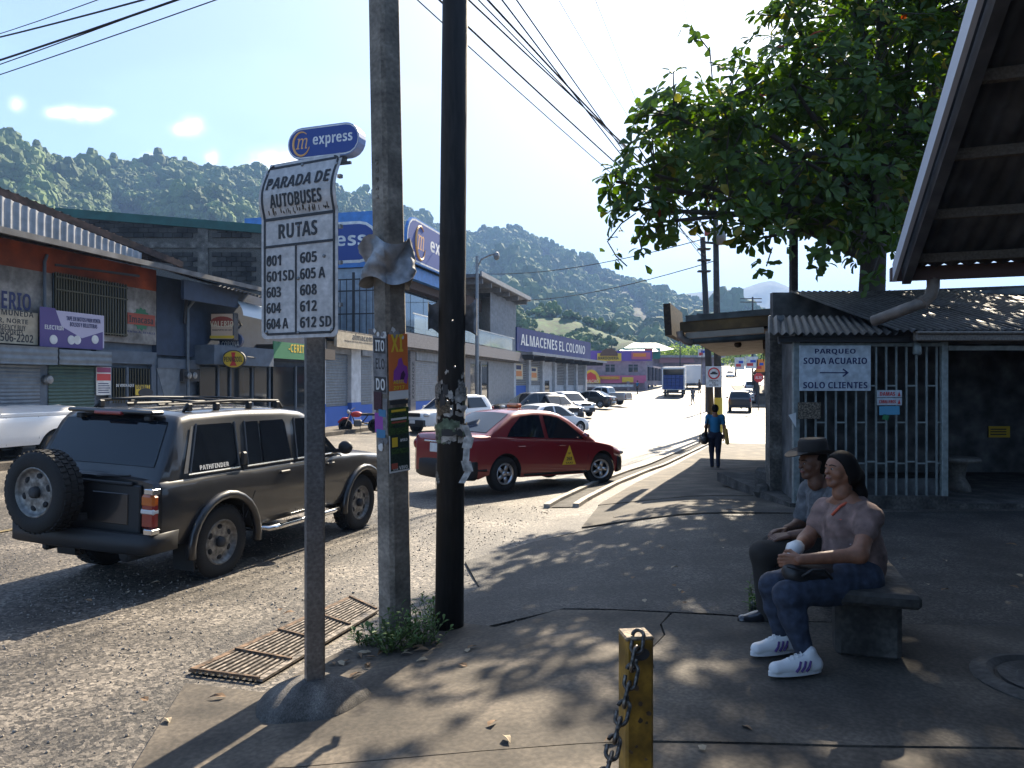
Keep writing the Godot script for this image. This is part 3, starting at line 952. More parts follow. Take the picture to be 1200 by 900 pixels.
	part(ps, "face", Mk.new().lathe(prof, Transform3D(bs * Basis(Vector3.RIGHT, PI / 2) * Basis.from_scale(Vector3(0.93, 1, 0.7)), pc), 28), M.yellow)
	part(ps, "bell", Mk.new().prism(PackedVector2Array([Vector2(-0.13, -0.22), Vector2(0.13, -0.22), Vector2(0.05, -0.08), Vector2(0.05, 0.08), Vector2(0.08, 0.23), Vector2(-0.08, 0.23), Vector2(-0.05, 0.08), Vector2(-0.05, -0.08)]), 0.006, Transform3D(bs, pc + Vector3(0, 0, 0.046))), M.red)
	text(ps, "PENNZOIL", Transform3D(bs, pc + Vector3(0, 0.0, 0.056)), 0.64, 0.17, M.dark)
	part(ps, "bracket", Mk.new().tube([pc + Vector3(0.3, 0.1, -0.05), fp(fs(280), 2.6, 0.7)], 0.02, 6), M.dark)
	var gb := thing("banner", "dark green banner with yellow lettering above the brown awning", "banner")
	part(gb, "sheet", fr(Mk.new(), 300, 342, 402, 421, 0.74, 0.03), M.green)
	text(gb, "-CERITO", fxf(330, 409, 0.745), flen(318, 341), 0.32, M.yellow)
	# ---- grey block building behind, with its green parapet
	t = thing("block_building", "unfinished grey concrete block building with green parapet rising behind the shops", "building")
	mat("mortar", Color(0.16, 0.145, 0.125), 0.95, 0, {"tex": "fine", "scale": 0.5, "world": true})
	for k in 3:
		mat("block%d" % k, [Color(0.125, 0.115, 0.105), Color(0.16, 0.145, 0.13), Color(0.095, 0.09, 0.085)][k], 0.95, 0, {"tex": "fine", "scale": 0.8, "detail": "blotch", "dscale": 0.2, "world": true})
	var D := 36.0
	var top0 := P(60, 250, D); var top1 := P(330, 272, D)
	b = Mk.new()
	b.prism(PackedVector2Array([Vector2(top0.x, 0), Vector2(top1.x, 0), Vector2(top1.x, top1.y), Vector2(top0.x, top0.y)]), 0.3, Transform3D(Basis(), Vector3(0, 0, -D - 0.32)))
	b.box(Vector3((top0.x + top1.x) / 2, 4, -D - 6), Vector3(top1.x - top0.x - 0.1, 7.4, 11))
	part(t, "wall", b, M.mortar)
	b = Mk.new()
	var g0 := P(64, 243, D - 0.1); var g1 := P(332, 265, D - 0.1)
	b.prism(PackedVector2Array([Vector2(g0.x, g0.y - 0.42), Vector2(g1.x, g1.y - 0.42), Vector2(g1.x, g1.y), Vector2(g0.x, g0.y)]), 0.2, Transform3D(Basis(), Vector3(0, 0, -D - 0.1)))
	part(t, "parapet", b, mat("teal", Color(0.02, 0.10, 0.085), 0.6, 0, {"tex": "soft", "scale": 0.2, "world": true}), "dark green metal parapet")
	b = Mk.new()
	for px in [238, 330]:
		var c0 := P(px, 340, D)
		b.box(Vector3(c0.x, 5.6, -D), Vector3(0.5, 8.0, 0.12))
	b.box(Vector3((top0.x + top1.x) / 2, P(0, 287, D).y, -D), Vector3(top1.x - top0.x - 0.6, 0.3, 0.1))
	part(t, "frame", b, M.concrete)
	var bm := BoxMesh.new()
	bm.size = Vector3(0.455, 0.215, 0.1)
	var count := 0
	for row in 22:
		var y := P(0, 338, D).y + row * 0.235
		for col in 26:
			var x: float = P(100, 0, D).x + (col + (0.5 if row % 2 else 0.0)) * 0.475
			var ytop := lerpf(top0.y, top1.y, (x - top0.x) / (top1.x - top0.x)) - 0.1
			if y > ytop or absf(y - P(0, 287, D).y) < 0.25 or absf(x - P(238, 0, D).x) < 0.45 or x > P(299, 0, D).x: continue
			# hidden behind the shops' roofs
			var px := 600.0 + x / D * F
			if 450.0 - (y - EYE) / D * F > 262.0 + (px - 100.0) * 0.42 + 6.0: continue
			if count >= 300: continue
			count += 1
			var o := part(t, "block", bm, M["block%d" % rng.randi_range(0, 2)])
			o.position = Vector3(x, y, -D + 0.0 + rng.randf_range(-0.012, 0.008))

# ================================================================ the two-storey express block
func oval(hw: float, hh: float, n := 8) -> PackedVector2Array:
	var p := PackedVector2Array()
	for i in n + 1:
		var a := -PI / 2 + PI * i / n
		p.append(Vector2(hw - hh + cos(a) * hh, sin(a) * hh))
	for i in n + 1:
		var a := PI / 2 + PI * i / n
		p.append(Vector2(-hw + hh + cos(a) * hh, sin(a) * hh))
	return p
# dark blue pill with a white rim line, an orange ring around an m and the word express
func express_print(t: Node, xf: Transform3D, hw: float, hh: float):
	part(t, "rim_line", Mk.new().prism(oval(hw * 0.985, hh * 0.94), 0.01, xf), M.white)
	part(t, "face", Mk.new().prism(oval(hw * 0.965, hh * 0.86), 0.01, xf * Transform3D(Basis(), Vector3(0, 0, 0.005))), mat("sign_blue", Color(0.012, 0.04, 0.20), 0.6))
	var f := xf * Transform3D(Basis(), Vector3(0, 0, 0.016))
	var ring := []
	for i in 25:
		var a := deg_to_rad(52 + 290.0 * i / 24)
		ring.append(f * Vector3(-hw * 0.60 + cos(a) * hh * 0.6, -hh * 0.02 + sin(a) * hh * 0.74, 0.0))
	var rad := []
	for i in 25: rad.append(hh * (0.03 + 0.05 * sin(PI * i / 24.0)))
	part(t, "ring", Mk.new().tube(ring, rad, 6), mat("sign_orange", Color(0.62, 0.32, 0.10), 0.5))
	text(t, "m", f * Transform3D(Basis(Vector3(1, 0, 0), Vector3(0.22, 1, 0), Vector3(0, 0, 1)), Vector3(-hw * 0.58, 0.0, 0)), hh * 0.82, hh * 0.66, M.sign_orange, "serif")
	text(t, "express", f * Transform3D(Basis(), Vector3(hw * 0.27, -hh * 0.02, 0)), hw * 1.1, hh * 0.74, M.white)

func express_block():
	mat("sky_blue", Color(0.05, 0.22, 0.58), 0.45, 0, {"tex": "soft", "scale": 0.3, "world": true})
	mat("granite", Color(0.27, 0.25, 0.25), 0.6, 0, {"tex": "grit", "scale": 0.5, "world": true})
	mat("wall_pale", Color(0.62, 0.64, 0.66), 0.8, 0, {"tex": "soft", "scale": 0.3, "world": true})
	mat("wall_blue", Color(0.03, 0.11, 0.42), 0.7)
	mat("mirror_glass", Color(0.10, 0.14, 0.17), 0.05, 0.75)
	mat("balustrade", Color(0.5, 0.6, 0.6), 0.05, 0, {"alpha": 0.35})
	mat("grey_panel", Color(0.27, 0.28, 0.29), 0.6, 0.2, {"tex": "soft", "scale": 0.4, "world": true})
	var t := thing("commercial_block", "two-storey shop block with mirrored glass, granite fascia and blue roof signs", "building")
	var s0 := fs(380); var sc := fs(474); var s1 := fs(606)
	part(t, "wall", fbox(Mk.new(), s0 + 0.03, s1, -0.8, 3.75, -0.3, 12.0), M.grey_panel)
	part(t, "terrace_slab", fbox(Mk.new(), s0 + 0.03, sc, 3.75, 4.1, 0.5, 12.0), M.concrete)
	part(t, "upper_wall", fbox(Mk.new(), sc, s1, 4.5, 9.4, -1.6, 10.5), M.grey_panel)
	part(t, "fascia", fbox(Mk.new(), sc - 4.0, s1, 3.72, 4.52, 0.62, 1.0), M.granite, "speckled grey granite fascia band")
	part(t, "soffit", fbox(Mk.new(), sc - 4.0, s1, 3.6, 3.72, 0.3, 0.7), M.concrete)
	# ground floor bays
	for q in [[384, 412, "shutter_grey"], [426, 440, "shutter_grey"], [489, 516, "grey_panel"], [449, 470, "shutter_grey"]]:
		part(t, "roller_shutter", slats(Mk.new(), fs(q[0]), fs(q[1]), 0.62, 3.05, -0.22, 0.13), M[q[2]])
		part(t, "shutter_box", fbox(Mk.new(), fs(q[0]), fs(q[1]), 3.07, 3.6, -0.05, 0.25), M.grey_panel)
		part(t, "base", fbox(Mk.new(), fs(q[0]), fs(q[1]), -0.7, 0.6, -0.18, 0.2), M.wall_blue)
	for q in [[413, 424], [380, 383], [472, 477], [482, 488], [519, 526], [546, 552]]:
		var pl := part(t, "pillar", fbox(Mk.new(), fs(q[0]), fs(q[1]), 0.75, 3.7, -0.05, 0.3), M.wall_pale if q[0] < 480 else M.granite)
		part(pl, "plinth", fbox(Mk.new(), fs(q[0]), fs(q[1]), -0.7, 0.75, -0.04, 0.3), M.wall_blue if q[0] < 480 else M.granite)
	text(t, "ZONNOZ", Transform3D(fxf(485, 446, -0.04).basis * Basis(Vector3(0, 0, 1), -PI / 2), fxf(485, 446, -0.04).origin), 2.2, 0.32, M.dark)
	for q in [[527, 536], [537, 545], [553, 566], [567, 575]]:
		var gl := part(t, "window", fbox(Mk.new(), fs(q[0]), fs(q[1]), 0.2, 3.2, -0.25, 0.1), M.glass_dark)
		part(gl, "mullion", fbox(Mk.new(), fs(q[1]), fs(q[1] + 1.2), 0.1, 3.4, -0.18, 0.1), M.grey_panel)
	# upper floor: mirrored panes and a glass balustrade on the fascia
	for i in 7:
		var p0 := lerpf(479, 577, i / 7.0)
		var p1 := lerpf(479, 577, (i + 1) / 7.0)
		part(t, "pane", fbox(Mk.new(), fs(p0) + 0.04, fs(p1) - 0.04, 4.9, 7.5, -1.5, 0.08), M.mirror_glass)
	for i in 9:
		var p0 := lerpf(476, 594, i / 9.0)
		var p1 := lerpf(476, 594, (i + 1) / 9.0)
		part(t, "balustrade_pane", fbox(Mk.new(), fs(p0) + 0.03, fs(p1) - 0.03, 4.6, 5.65, 0.5, 0.02), M.balustrade)
	part(t, "handrail", fbox(Mk.new(), fs(474), fs(596), 5.66, 5.72, 0.53, 0.06), M.white)
	part(t, "beam", fbox(Mk.new(), sc, fs(577), 7.55, 8.5, -0.9, 1.0), mat("brick_brown", Color(0.12, 0.07, 0.05), 0.8, 0, {"tex": "grit", "scale": 0.8, "world": true}), "brown slatted beam over the panes")
	part(t, "blue_band", fbox(Mk.new(), sc, fs(548), 8.0, 8.75, -0.35, 0.4), M.sky_blue)
	part(t, "end_wall", corr(Mk.new(), fp(fs(576), 4.55, -0.1), fp(s1, 4.55, -0.1) - fp(fs(576), 4.55, -0.1), Vector3(0, 4.6, 0), 0.55, 0.05), M.grey_panel, "grey ribbed metal cladding")
	part(t, "roof", fbox(Mk.new(), fs(546), s1 + 0.4, 9.35, 9.6, 1.2, 12.5), M.zinc_dark)
	part(t, "roof", fbox(Mk.new(), sc, fs(546) - 0.02, 9.35, 9.58, -0.3, 11.0), M.zinc_dark)
	part(t, "roof_edge", fbox(Mk.new(), fs(545), s1 + 0.45, 9.4, 9.75, 1.25, 0.12), M.grey_panel)
	for i in 6:
		part(t, "truss", fbox(Mk.new(), fs(550 + i * 11), fs(550 + i * 11) + 0.2, 9.0, 9.35, 1.0, 2.4), M.grey_panel)
	# end face over the terrace: blue panel, cladding and railing
	var a := deg_to_rad(UA)
	var u := Vector3(sin(a), 0, -cos(a))
	var nn := Vector3(cos(a), 0, sin(a))
	var eb := Basis(nn, Vector3.UP, -u)
	var ec := fp(sc, 0, 0)
	part(t, "end_panel", Mk.new().box(ec + nn * -5.5 + Vector3(0, 10.0, 0) - u * 0.1, Vector3(9.4, 3.2, 0.2), eb), M.sky_blue)
	part(t, "end_cladding", corr(Mk.new(), ec + nn * -10.2 + Vector3(0, 4.1, 0) - u * 0.05, nn * 9.4, Vector3(0, 4.25, 0), 0.5, 0.03), mat("pale_clad", Color(0.36, 0.43, 0.5), 0.6, 0, {"tex": "soft", "scale": 0.3, "world": true}))
	var rl := Mk.new()
	for i in 24:
		var q := ec + nn * (-9.8 + i * 0.4) - u * 1.2
		rl.box(q + Vector3(0, 5.9, 0), Vector3(0.04, 3.4, 0.04), eb)
	part(t, "grille", rl, M.dark)
	for y in [4.3, 5.6, 6.9, 7.55]:
		part(t, "rail", Mk.new().box(ec + nn * -5.2 - u * 1.2 + Vector3(0, y, 0), Vector3(9.4, 0.07, 0.07), eb), M.dark)
	part(t, "terrace_edge", Mk.new().box(ec + nn * -4.6 - u * 1.4 + Vector3(0, 4.05, 0), Vector3(10.0, 0.35, 0.3), eb), M.dark)
	for q in [-2.6, -6.0]:
		part(t, "terrace_post", Mk.new().box(ec + nn * q - u * 1.15 + Vector3(0, 6.0, 0), Vector3(0.12, 3.9, 0.12), eb), M.dark)
	# signs on it
	var sg := thing("roof_sign", "long blue pill sign with orange ringed letter along the block's roof edge", "sign")
	var sxf := fxf(509, 286, 0.1)
	sxf.origin = fp(fs(474) + 5.6, 10.15, 0.05)
	part(sg, "panel", Mk.new().prism(oval(5.4, 1.35), 0.15, sxf * Transform3D(Basis(), Vector3(0, 0, -0.16))), M.sky_blue)
	express_print(sg, sxf, 5.4, 1.35)
	part(sg, "lamp_arm", Mk.new().tube([sxf * Vector3(1.0, 1.2, 0), sxf * Vector3(1.2, 1.9, 1.0)], 0.03, 6), M.dark)
	sg = thing("roof_sign", "blue pill sign on the end wall above the terrace railing", "sign")
	var ex := Transform3D(eb, ec + nn * -5.8 + Vector3(0, 9.85, 0) - u * 0.215)
	part(sg, "panel", Mk.new().prism(oval(4.3, 1.2), 0.02, ex * Transform3D(Basis(), Vector3(0, 0, -0.012))), M.white)
	express_print(sg, ex, 4.3, 1.2)
	sg = thing("shop_sign", "small cream fascia sign over the grey roller shutters", "sign")
	part(sg, "board", fbox(Mk.new(), fs(380), fs(425), 3.3, 4.0, 0.62, 0.12), M.beige)
	text(sg, "almacem", fxf(411, 396, 0.625), flen(398, 422), 0.3, M.dark)
	text(sg, "Reparacion de Celulares", fxf(407, 401.5, 0.625), flen(390, 424), 0.1, M.dark)
	# pylon with the lit pill box
	var py := thing("pylon_sign", "tall white post carrying a blue pill-shaped box sign with express lettering", "sign")
	var d := 29.0
	var base := P(377, 500, d)
	part(py, "post", Mk.new().tube([Vector3(base.x, -0.6, -d), Vector3(base.x, P(0, 186, d).y, -d)], 0.11, 10), M.white)
	var c := P(378.5, 165.5, d)
	var pb := Basis(Vector3.UP, deg_to_rad(-19))
	var pxf := Transform3D(pb, c)
	part(py, "box", Mk.new().prism(oval(1.62, 0.63, 10), 0.5, pxf * Transform3D(Basis(), Vector3(0, 0, -0.5))), mat("sign_blue_side", Color(0.10, 0.16, 0.33), 0.45))
	express_print(py, pxf, 1.62, 0.63)
	for x in [-0.75, 0.75]:
		part(py, "bracket", Mk.new().box(pxf * Vector3(x, -0.72, -0.25), Vector3(0.25, 0.25, 0.2), pb), M.dark)
	part(py, "cross_arm", Mk.new().box(pxf * Vector3(0, -0.87, -0.25), Vector3(2.2, 0.1, 0.12), pb), M.dark)
	# street lamp
	var sl := thing("street_lamp", "tall grey street lamp with curved arm before the granite fascia", "street lamp")
	d = 42.0
	var lb := P(559, 480, d); lb.y = G(lb.x, d)
	part(sl, "post", Mk.new().tube([lb, Vector3(lb.x, P(0, 300, d).y, -d)], [0.13, 0.08], 8), M.steel_galv)
	part(sl, "arm", Mk.new().tube([P(560, 312, d), P(564, 304, d), P(574, 299, d), P(581, 297.5, d)], 0.05, 6), M.steel_galv)
	part(sl, "lamp_head", Mk.new().ball(P(582, 300, d), Vector3(0.18, 0.25, 0.18), 8), M.steel_galv)

# ================================================================ warehouse with the long blue sign
func colono():
	var t := thing("warehouse_shop", "long low store with white pillars, louvred bays and a blue name board", "building")
	var A := Vector3(0.0, 0, -68.8)
	var B := Vector3(9.6, 0, -95.0)
	var u := (B - A).normalized()
	var L := A.distance_to(B)
	var n := Vector3(-u.z, 0, u.x)   # out to the road
	var bs := Basis(n, Vector3.UP, -u)
	var bx := func(s0, s1, y0, y1, o, th):
		return Mk.new().box(A + u * ((s0 + s1) / 2) + n * (o - th / 2) + Vector3(0, (y0 + y1) / 2, 0), Vector3(th, y1 - y0, s1 - s0), bs)
	mat("board_blue", Color(0.015, 0.035, 0.17), 0.8, 0, {"tex": "soft", "scale": 0.2, "world": true})
	part(t, "wall", bx.call(0, L, -0.8, 4.6, -0.4, 14.0), M.wall_pale)
	part(t, "roof", bx.call(0, L, 6.6, 6.8, -0.2, 14.4), M.zinc)
	part(t, "canopy", bx.call(-0.5, L + 2.0, 4.35, 4.6, 2.2, 2.7), M.zinc)
	for i in 9:
		part(t, "canopy_truss", bx.call(i * L / 8.0, i * L / 8.0 + 0.12, 4.0, 4.35, 2.1, 2.4), M.dark)
	for i in 7:
		var s := 0.4 + i * (L - 1.0) / 6.0
		part(t, "pillar", bx.call(s, s + 0.7, -0.8, 4.3, 0.0, 0.5), M.wall_pale)
	mat("louvre", Color(0.20, 0.19, 0.18), 0.7)
	for i in 6:
		var s := 1.2 + i * (L - 1.0) / 6.0
		var e := s + (L - 1.0) / 6.0 - 0.9
		part(t, "dado", bx.call(s, e, -0.8, 1.5, -0.3, 0.12), M.wall_pale if i > 0 else M.wall_blue)
		var lv := Mk.new()
		if i == 2: lv = bx.call(s, e, 1.5, 4.2, -0.32, 0.1)
		else:
			for k in 15:
				lv.box(A + u * ((s + e) / 2) + n * -0.3 + Vector3(0, 1.6 + k * 0.18, 0), Vector3(0.1, 0.11, e - s), bs)
		part(t, "louvre", lv, M.louvre if i != 2 else M.wall_pale)
	part(t, "doorway_shade", bx.call(10.3, 12.2, -0.4, 2.0, -0.15, 0.2), M.glass_dark)  # near-black panel stands in for a shaded open doorway
	var sg := thing("name_board", "long dark blue board with white block capitals on the low store's roof", "sign")
	part(sg, "board", bx.call(0, L, 4.75, 6.95, 0.5, 0.3), M.board_blue)
	var xf := Transform3D(Basis(u, Vector3.UP, u.cross(Vector3.UP)), A + u * (L * 0.465) + n * 0.52 + Vector3(0, 5.85, 0))
	text(sg, "ALMACENES EL COLONO", xf, L * 0.86, 1.05, M.white)
	for q in [[1.4, 3.6, 2.1, 3.6, "cream"], [6.0, 8.2, 2.0, 3.4, "cream"]]:
		var po := thing("poster", "cream poster on the low store's bay " + ("above the blue dado" if q[0] < 3.0 else "next to the plain white bay"), "poster")
		part(po, "sheet", bx.call(q[0], q[1], q[2], q[3], -0.2, 0.03), M[q[4]])
		part(po, "print", bx.call(q[0] + 0.3, q[1] - 0.3, q[2] + 0.3, q[2] + 0.8, -0.19, 0.02), M.orange)
		part(po, "print", bx.call(q[0] + 0.3, q[1] - 0.5, q[2] + 0.95, q[3] - 0.15, -0.19, 0.02), M.navy_print)

# ================================================================ far end of the street
func far_street():
	mat("mauve", Color(0.33, 0.28, 0.33), 0.85, 0, {"tex": "soft", "scale": 0.2, "world": true})
	mat("sheet_roof", Color(0.62, 0.66, 0.62), 0.5, 0.1)
	var D := 105.0
	var gy := -0.4
	var t := thing("restaurant_building", "two-storey mauve restaurant with colourful fascia boards and a white roof", "building")
	var q0 := P(672, 0, D).x; var q1 := P(757, 0, D).x
	part(t, "wall", Mk.new().box(Vector3((q0 + q1) / 2, 3.0, -D - 8), Vector3(q1 - q0, 5.2, 16)), M.mauve)
	part(t, "ground_floor", Mk.new().box(Vector3((q0 + q1) / 2, -0.6, -D - 10.2), Vector3(q1 - q0 - 0.3, 2.2, 13)), M.mauve)
	for px in [690, 706, 722, 738, 752]:
		part(t, "shop_window", Mk.new().box(P(px, 457, D + 3.65), Vector3(1.5, 1.5, 0.1)), M.glass_dark)
	for px in [715, 742]:
		var w := part(t, "window", Mk.new().box(P(px, 431.5, D), Vector3(1.3, 1.05, 0.1)), M.glass_dark)
		part(w, "mullion", Mk.new().box(P(px, 431.5, D - 0.05), Vector3(0.1, 1.05, 0.06)), M.mauve)
		part(w, "transom", Mk.new().box(P(px, 430, D - 0.05), Vector3(1.3, 0.08, 0.06)), M.mauve)
	var bd := func(p0, p1, y0, y1, d, m, nm, lb):
		var a := P(p0, y1, d); var c := P(p1, y0, d)
		part(t, nm, Mk.new().box((a + c) / 2, Vector3(c.x - a.x, c.y - a.y, 0.25)), m, lb)
	bd.call(684, 764, 411, 423, D - 0.7, M.purple, "fascia_board", "purple and orange printed board")
	bd.call(700, 728, 414, 423, D - 0.9, M.yellow, "print", "")
	bd.call(740, 762, 413, 421, D - 0.9, M.pink, "print", "")
	bd.call(742, 757, 414, 418, D - 1.06, M.orange, "print", "")
	bd.call(690, 757, 440, 449, D - 0.7, M.pink, "lower_board", "pink and orange printed board")
	bd.call(703, 726, 441, 444.5, D - 0.9, M.orange, "print", "")
	bd.call(729, 742, 442, 448, D - 0.9, M.yellow, "print", "")
	bd.call(685, 742, 450.5, 453.5, D - 1.6, M.wall_pale, "awning", "")
	for px in [687, 736, 757]:
		part(t, "column", Mk.new().box(Vector3(P(px, 0, D - 1.5).x, 0.6, -D + 1.5), Vector3(0.35, 2.8, 0.35)), M.mauve)
	var arc := PackedVector2Array()
	for i in 13: arc.append(Vector2(cos(PI * i / 12.0) * 1.25, sin(PI * i / 12.0) * 1.05))
	part(t, "arch_sign", Mk.new().prism(arc, 0.2, Transform3D(Basis(), P(713.5, 417, D - 1.0))), mat("brown_sign", Color(0.10, 0.05, 0.03), 0.6))
	var arc2 := PackedVector2Array()
	for i in 13: arc2.append(Vector2(cos(PI * i / 12.0) * 1.25, sin(PI * i / 12.0) * 1.9))
	part(t, "arch_sign", Mk.new().prism(arc2, 0.2, Transform3D(Basis(), P(693, 449, D - 1.5))), M.yellow, "arched yellow and red sign")
	part(t, "print", Mk.new().prism(PackedVector2Array([Vector2(-0.95, 0.1), Vector2(0.95, 0.1), Vector2(0.7, 1.1), Vector2(0, 1.5), Vector2(-0.7, 1.1)]), 0.05, Transform3D(Basis(), P(692, 448.5, D - 1.75))), M.red)
	text(t, "MARISQUERIA", Transform3D(Basis(), P(713, 420, D - 1.1)), 2.9, 0.5, M.dark)
	text(t, "PARRILLADA", Transform3D(Basis(), P(714, 443, D - 1.1)), 2.5, 0.35, M.yellow)
	text(t, "RANCHO", Transform3D(Basis(), P(693, 447, D - 1.8)), 2.0, 0.5, M.cream)
	# side along the street with upper gallery
	var sd := Mk.new()
	var c0 := Vector3(q1, 0, -D); var c1 := P(782, 0, D + 26)
	c1.y = 0
	var dir := (c1 - c0).normalized()
	var wb := Basis(Vector3.UP.cross(-dir), Vector3.UP, -dir)
	sd.box((c0 + c1) / 2 + Vector3(0, 1.8, 0) - wb.x * 2.2, Vector3(3.6, 5.4, c0.distance_to(c1)), wb)
	part(t, "side_wing", sd, M.mauve)
	for i in 5:
		part(t, "gallery_opening_shade", Mk.new().box(c0.lerp(c1, 0.22 + i * 0.16) + Vector3(0, 3.2, 0) - wb.x * 0.35, Vector3(0.2, 2.0, 2.6), wb), M.glass_dark)  # shade of the open gallery bays, put in as near-black panels
		part(t, "side_window", Mk.new().box(c0.lerp(c1, 0.22 + i * 0.16) + Vector3(0, 0.9, 0) - wb.x * 0.35, Vector3(0.2, 1.2, 1.6), wb), M.glass_dark)
	var rf := Mk.new()
	var r0 := P(722, 413, D + 2); var r1 := P(784, 410, D + 12); var rt := P(742, 402, D + 12); var ru := P(770, 402, D + 14); var rb := P(790, 409, D + 24)
	rf.quad(r0, P(768, 412, D + 1), ru, rt)
	rf.quad(P(768, 412, D + 1), r1, rb, ru)
	part(t, "roof", rf, M.sheet_roof, "white sheet metal hip roof")
	part(t, "roof_wall", Mk.new().box(P(748, 415, D + 8), Vector3(5.5, 1.6, 6)), mat("teal_wall", Color(0.03, 0.20, 0.17), 0.7))
	part(t, "roof_wall", Mk.new().box(P(760, 414, D + 1.5), Vector3(1.1, 1.3, 0.4)), M.brick_red)
	# a low pink and white wing beyond
	var w2 := thing("shop_building", "low pink and white shop front beyond the restaurant", "building")
	part(w2, "wall", Mk.new().box(P(797, 437, 135), Vector3(12, 5, 10)), M.mauve)
	part(w2, "sign_board", Mk.new().box(P(793, 421, 129), Vector3(6, 1.2, 0.3)), mat("faded_pink", Color(0.30, 0.16, 0.19), 0.7))
	part(w2, "roof", Mk.new().box(P(797, 419, 134), Vector3(13, 0.4, 12)), M.zinc)
	# shop fronts on the right beyond the junction
	var w3 := thing("shop_building", "low shop with tiled awning and hanging signs across the side street", "building")
	var ra := deg_to_rad(17.5)
	var ub := Basis(Vector3.UP, -ra)
	var o3 := Vector3(25.3, 0.2, -74.0)
	part(w3, "wall", Mk.new().box(o3 + ub * Vector3(3.6, 1.6, -14), Vector3(6, 4.6, 34), ub), mat("wall_tan", Color(0.28, 0.2, 0.13), 0.85, 0, {"tex": "soft", "scale": 0.3, "world": true}))
	part(w3, "awning", Mk.new().box(o3 + ub * Vector3(0.2, 2.6, -10), Vector3(2.4, 0.15, 26), ub * Basis(Vector3(0, 0, 1), -0.15)), M.roof_brown)
	for i in 5:
		part(w3, "column", Mk.new().box(o3 + ub * Vector3(-0.8, 0.9, 2 - i * 5.5), Vector3(0.22, 3.4, 0.22), ub), M.dark)
	for i in 4:
		part(w3, "doorway_shade", Mk.new().box(o3 + ub * Vector3(0.58, 0.7, -1 - i * 5.5), Vector3(0.1, 2.4, 2.4), ub), M.glass_dark)  # dark panels imitate the shade inside the doorways
	var sd2 := 58.0
	for q in [[861, 872.5, 419, 433, "white", "white hanging sign with red and blue print over the side pavement"], [873.5, 888, 418, 432, "white", "square white and red sign beneath the canopy edge"], [886, 896, 421, 436, "orange", "orange printed sign close to the canopy wall"], [818, 827, 409, 418, "white", "small white sign hanging from the far pole"]]:
		var sg := thing("hanging_sign", q[5], "sign")
		var a := P(q[0], q[3], sd2); var c := P(q[1], q[2], sd2)
		part(sg, "board", Mk.new().cbox((a + c) / 2, Vector3(c.x - a.x, c.y - a.y, 0.12), 0.02), M[q[4]])
		part(sg, "print", Mk.new().box((a * 0.65 + c * 0.35) + Vector3(0, 0, 0.07), Vector3((c.x - a.x) * 0.5, 0.22, 0.02)), M.red)
		part(sg, "print", Mk.new().box((a * 0.4 + c * 0.6) + Vector3(0, 0.02, 0.07), Vector3((c.x - a.x) * 0.45, 0.2, 0.02)), M.blue)
		part(sg, "hanger", Mk.new().tube([Vector3((a.x + c.x) / 2, c.y - 0.05, a.z), Vector3((a.x + c.x) / 2 + 0.3, c.y + 0.8, a.z)], 0.04, 5), M.dark)
	var stop := thing("stop_sign", "red octagonal stop sign on a post by the side pavement", "sign")
	var so := P(889, 442.5, 62)
	var oc := PackedVector2Array()
	for i in 8: oc.append(Vector2(cos(TAU * (i + 0.5) / 8), sin(TAU * (i + 0.5) / 8)) * 0.42)
	part(stop, "plate", Mk.new().prism(oc, 0.03, Transform3D(Basis(), so)), M.red)
	text(stop, "ALTO", Transform3D(Basis(), so + Vector3(0, 0, 0.032)), 0.56, 0.22, M.white)
	part(stop, "post", Mk.new().tube([Vector3(so.x, G(so.x, 62), -62.05), so + Vector3(0, 0.4, -0.05)], 0.04, 6), M.dark)
	# green trees at the end of the street
	for q in [[862, 452, 175, 9.0, "leafy green tree closing the end of the street"], [838, 450, 210, 11.0, "large dark tree behind the far junction"], [790, 428, 160, 8.0, "green tree beside the low pink shop"], [905, 455, 165, 9.0, "broad tree over the side street shops"], [812, 440, 190, 8.0, "pale green tree beyond the parked lorries"]]:
		var p := P(q[0], q[1], q[2]); p.y = G(p.x, q[2]) - 0.3
		small_tree(q[4], p, q[3])
	var gh := Mk.new()
	# street poles along the far road
	for q in [[828, 60, 6.5], [797, 120, 7.5], [819.5, 27.5, 0.0]]:
		if q[2] == 0.0: continue
		var pt := thing("utility_pole", "thin dark utility pole far along the street", "pole", Vector3.ZERO, 0.0, "far utility poles")
		var p := P(q[0], 450, q[1]); p.y = G(p.x, q[1])
		part(pt, "pole", Mk.new().tube([p, p + Vector3(0, q[2] + 2.0, 0)], [0.12, 0.09], 6), M.dark)
		part(pt, "cross_arm", Mk.new().box(p + Vector3(0, q[2] + 1.4, 0), Vector3(1.6, 0.12, 0.12)), M.dark)
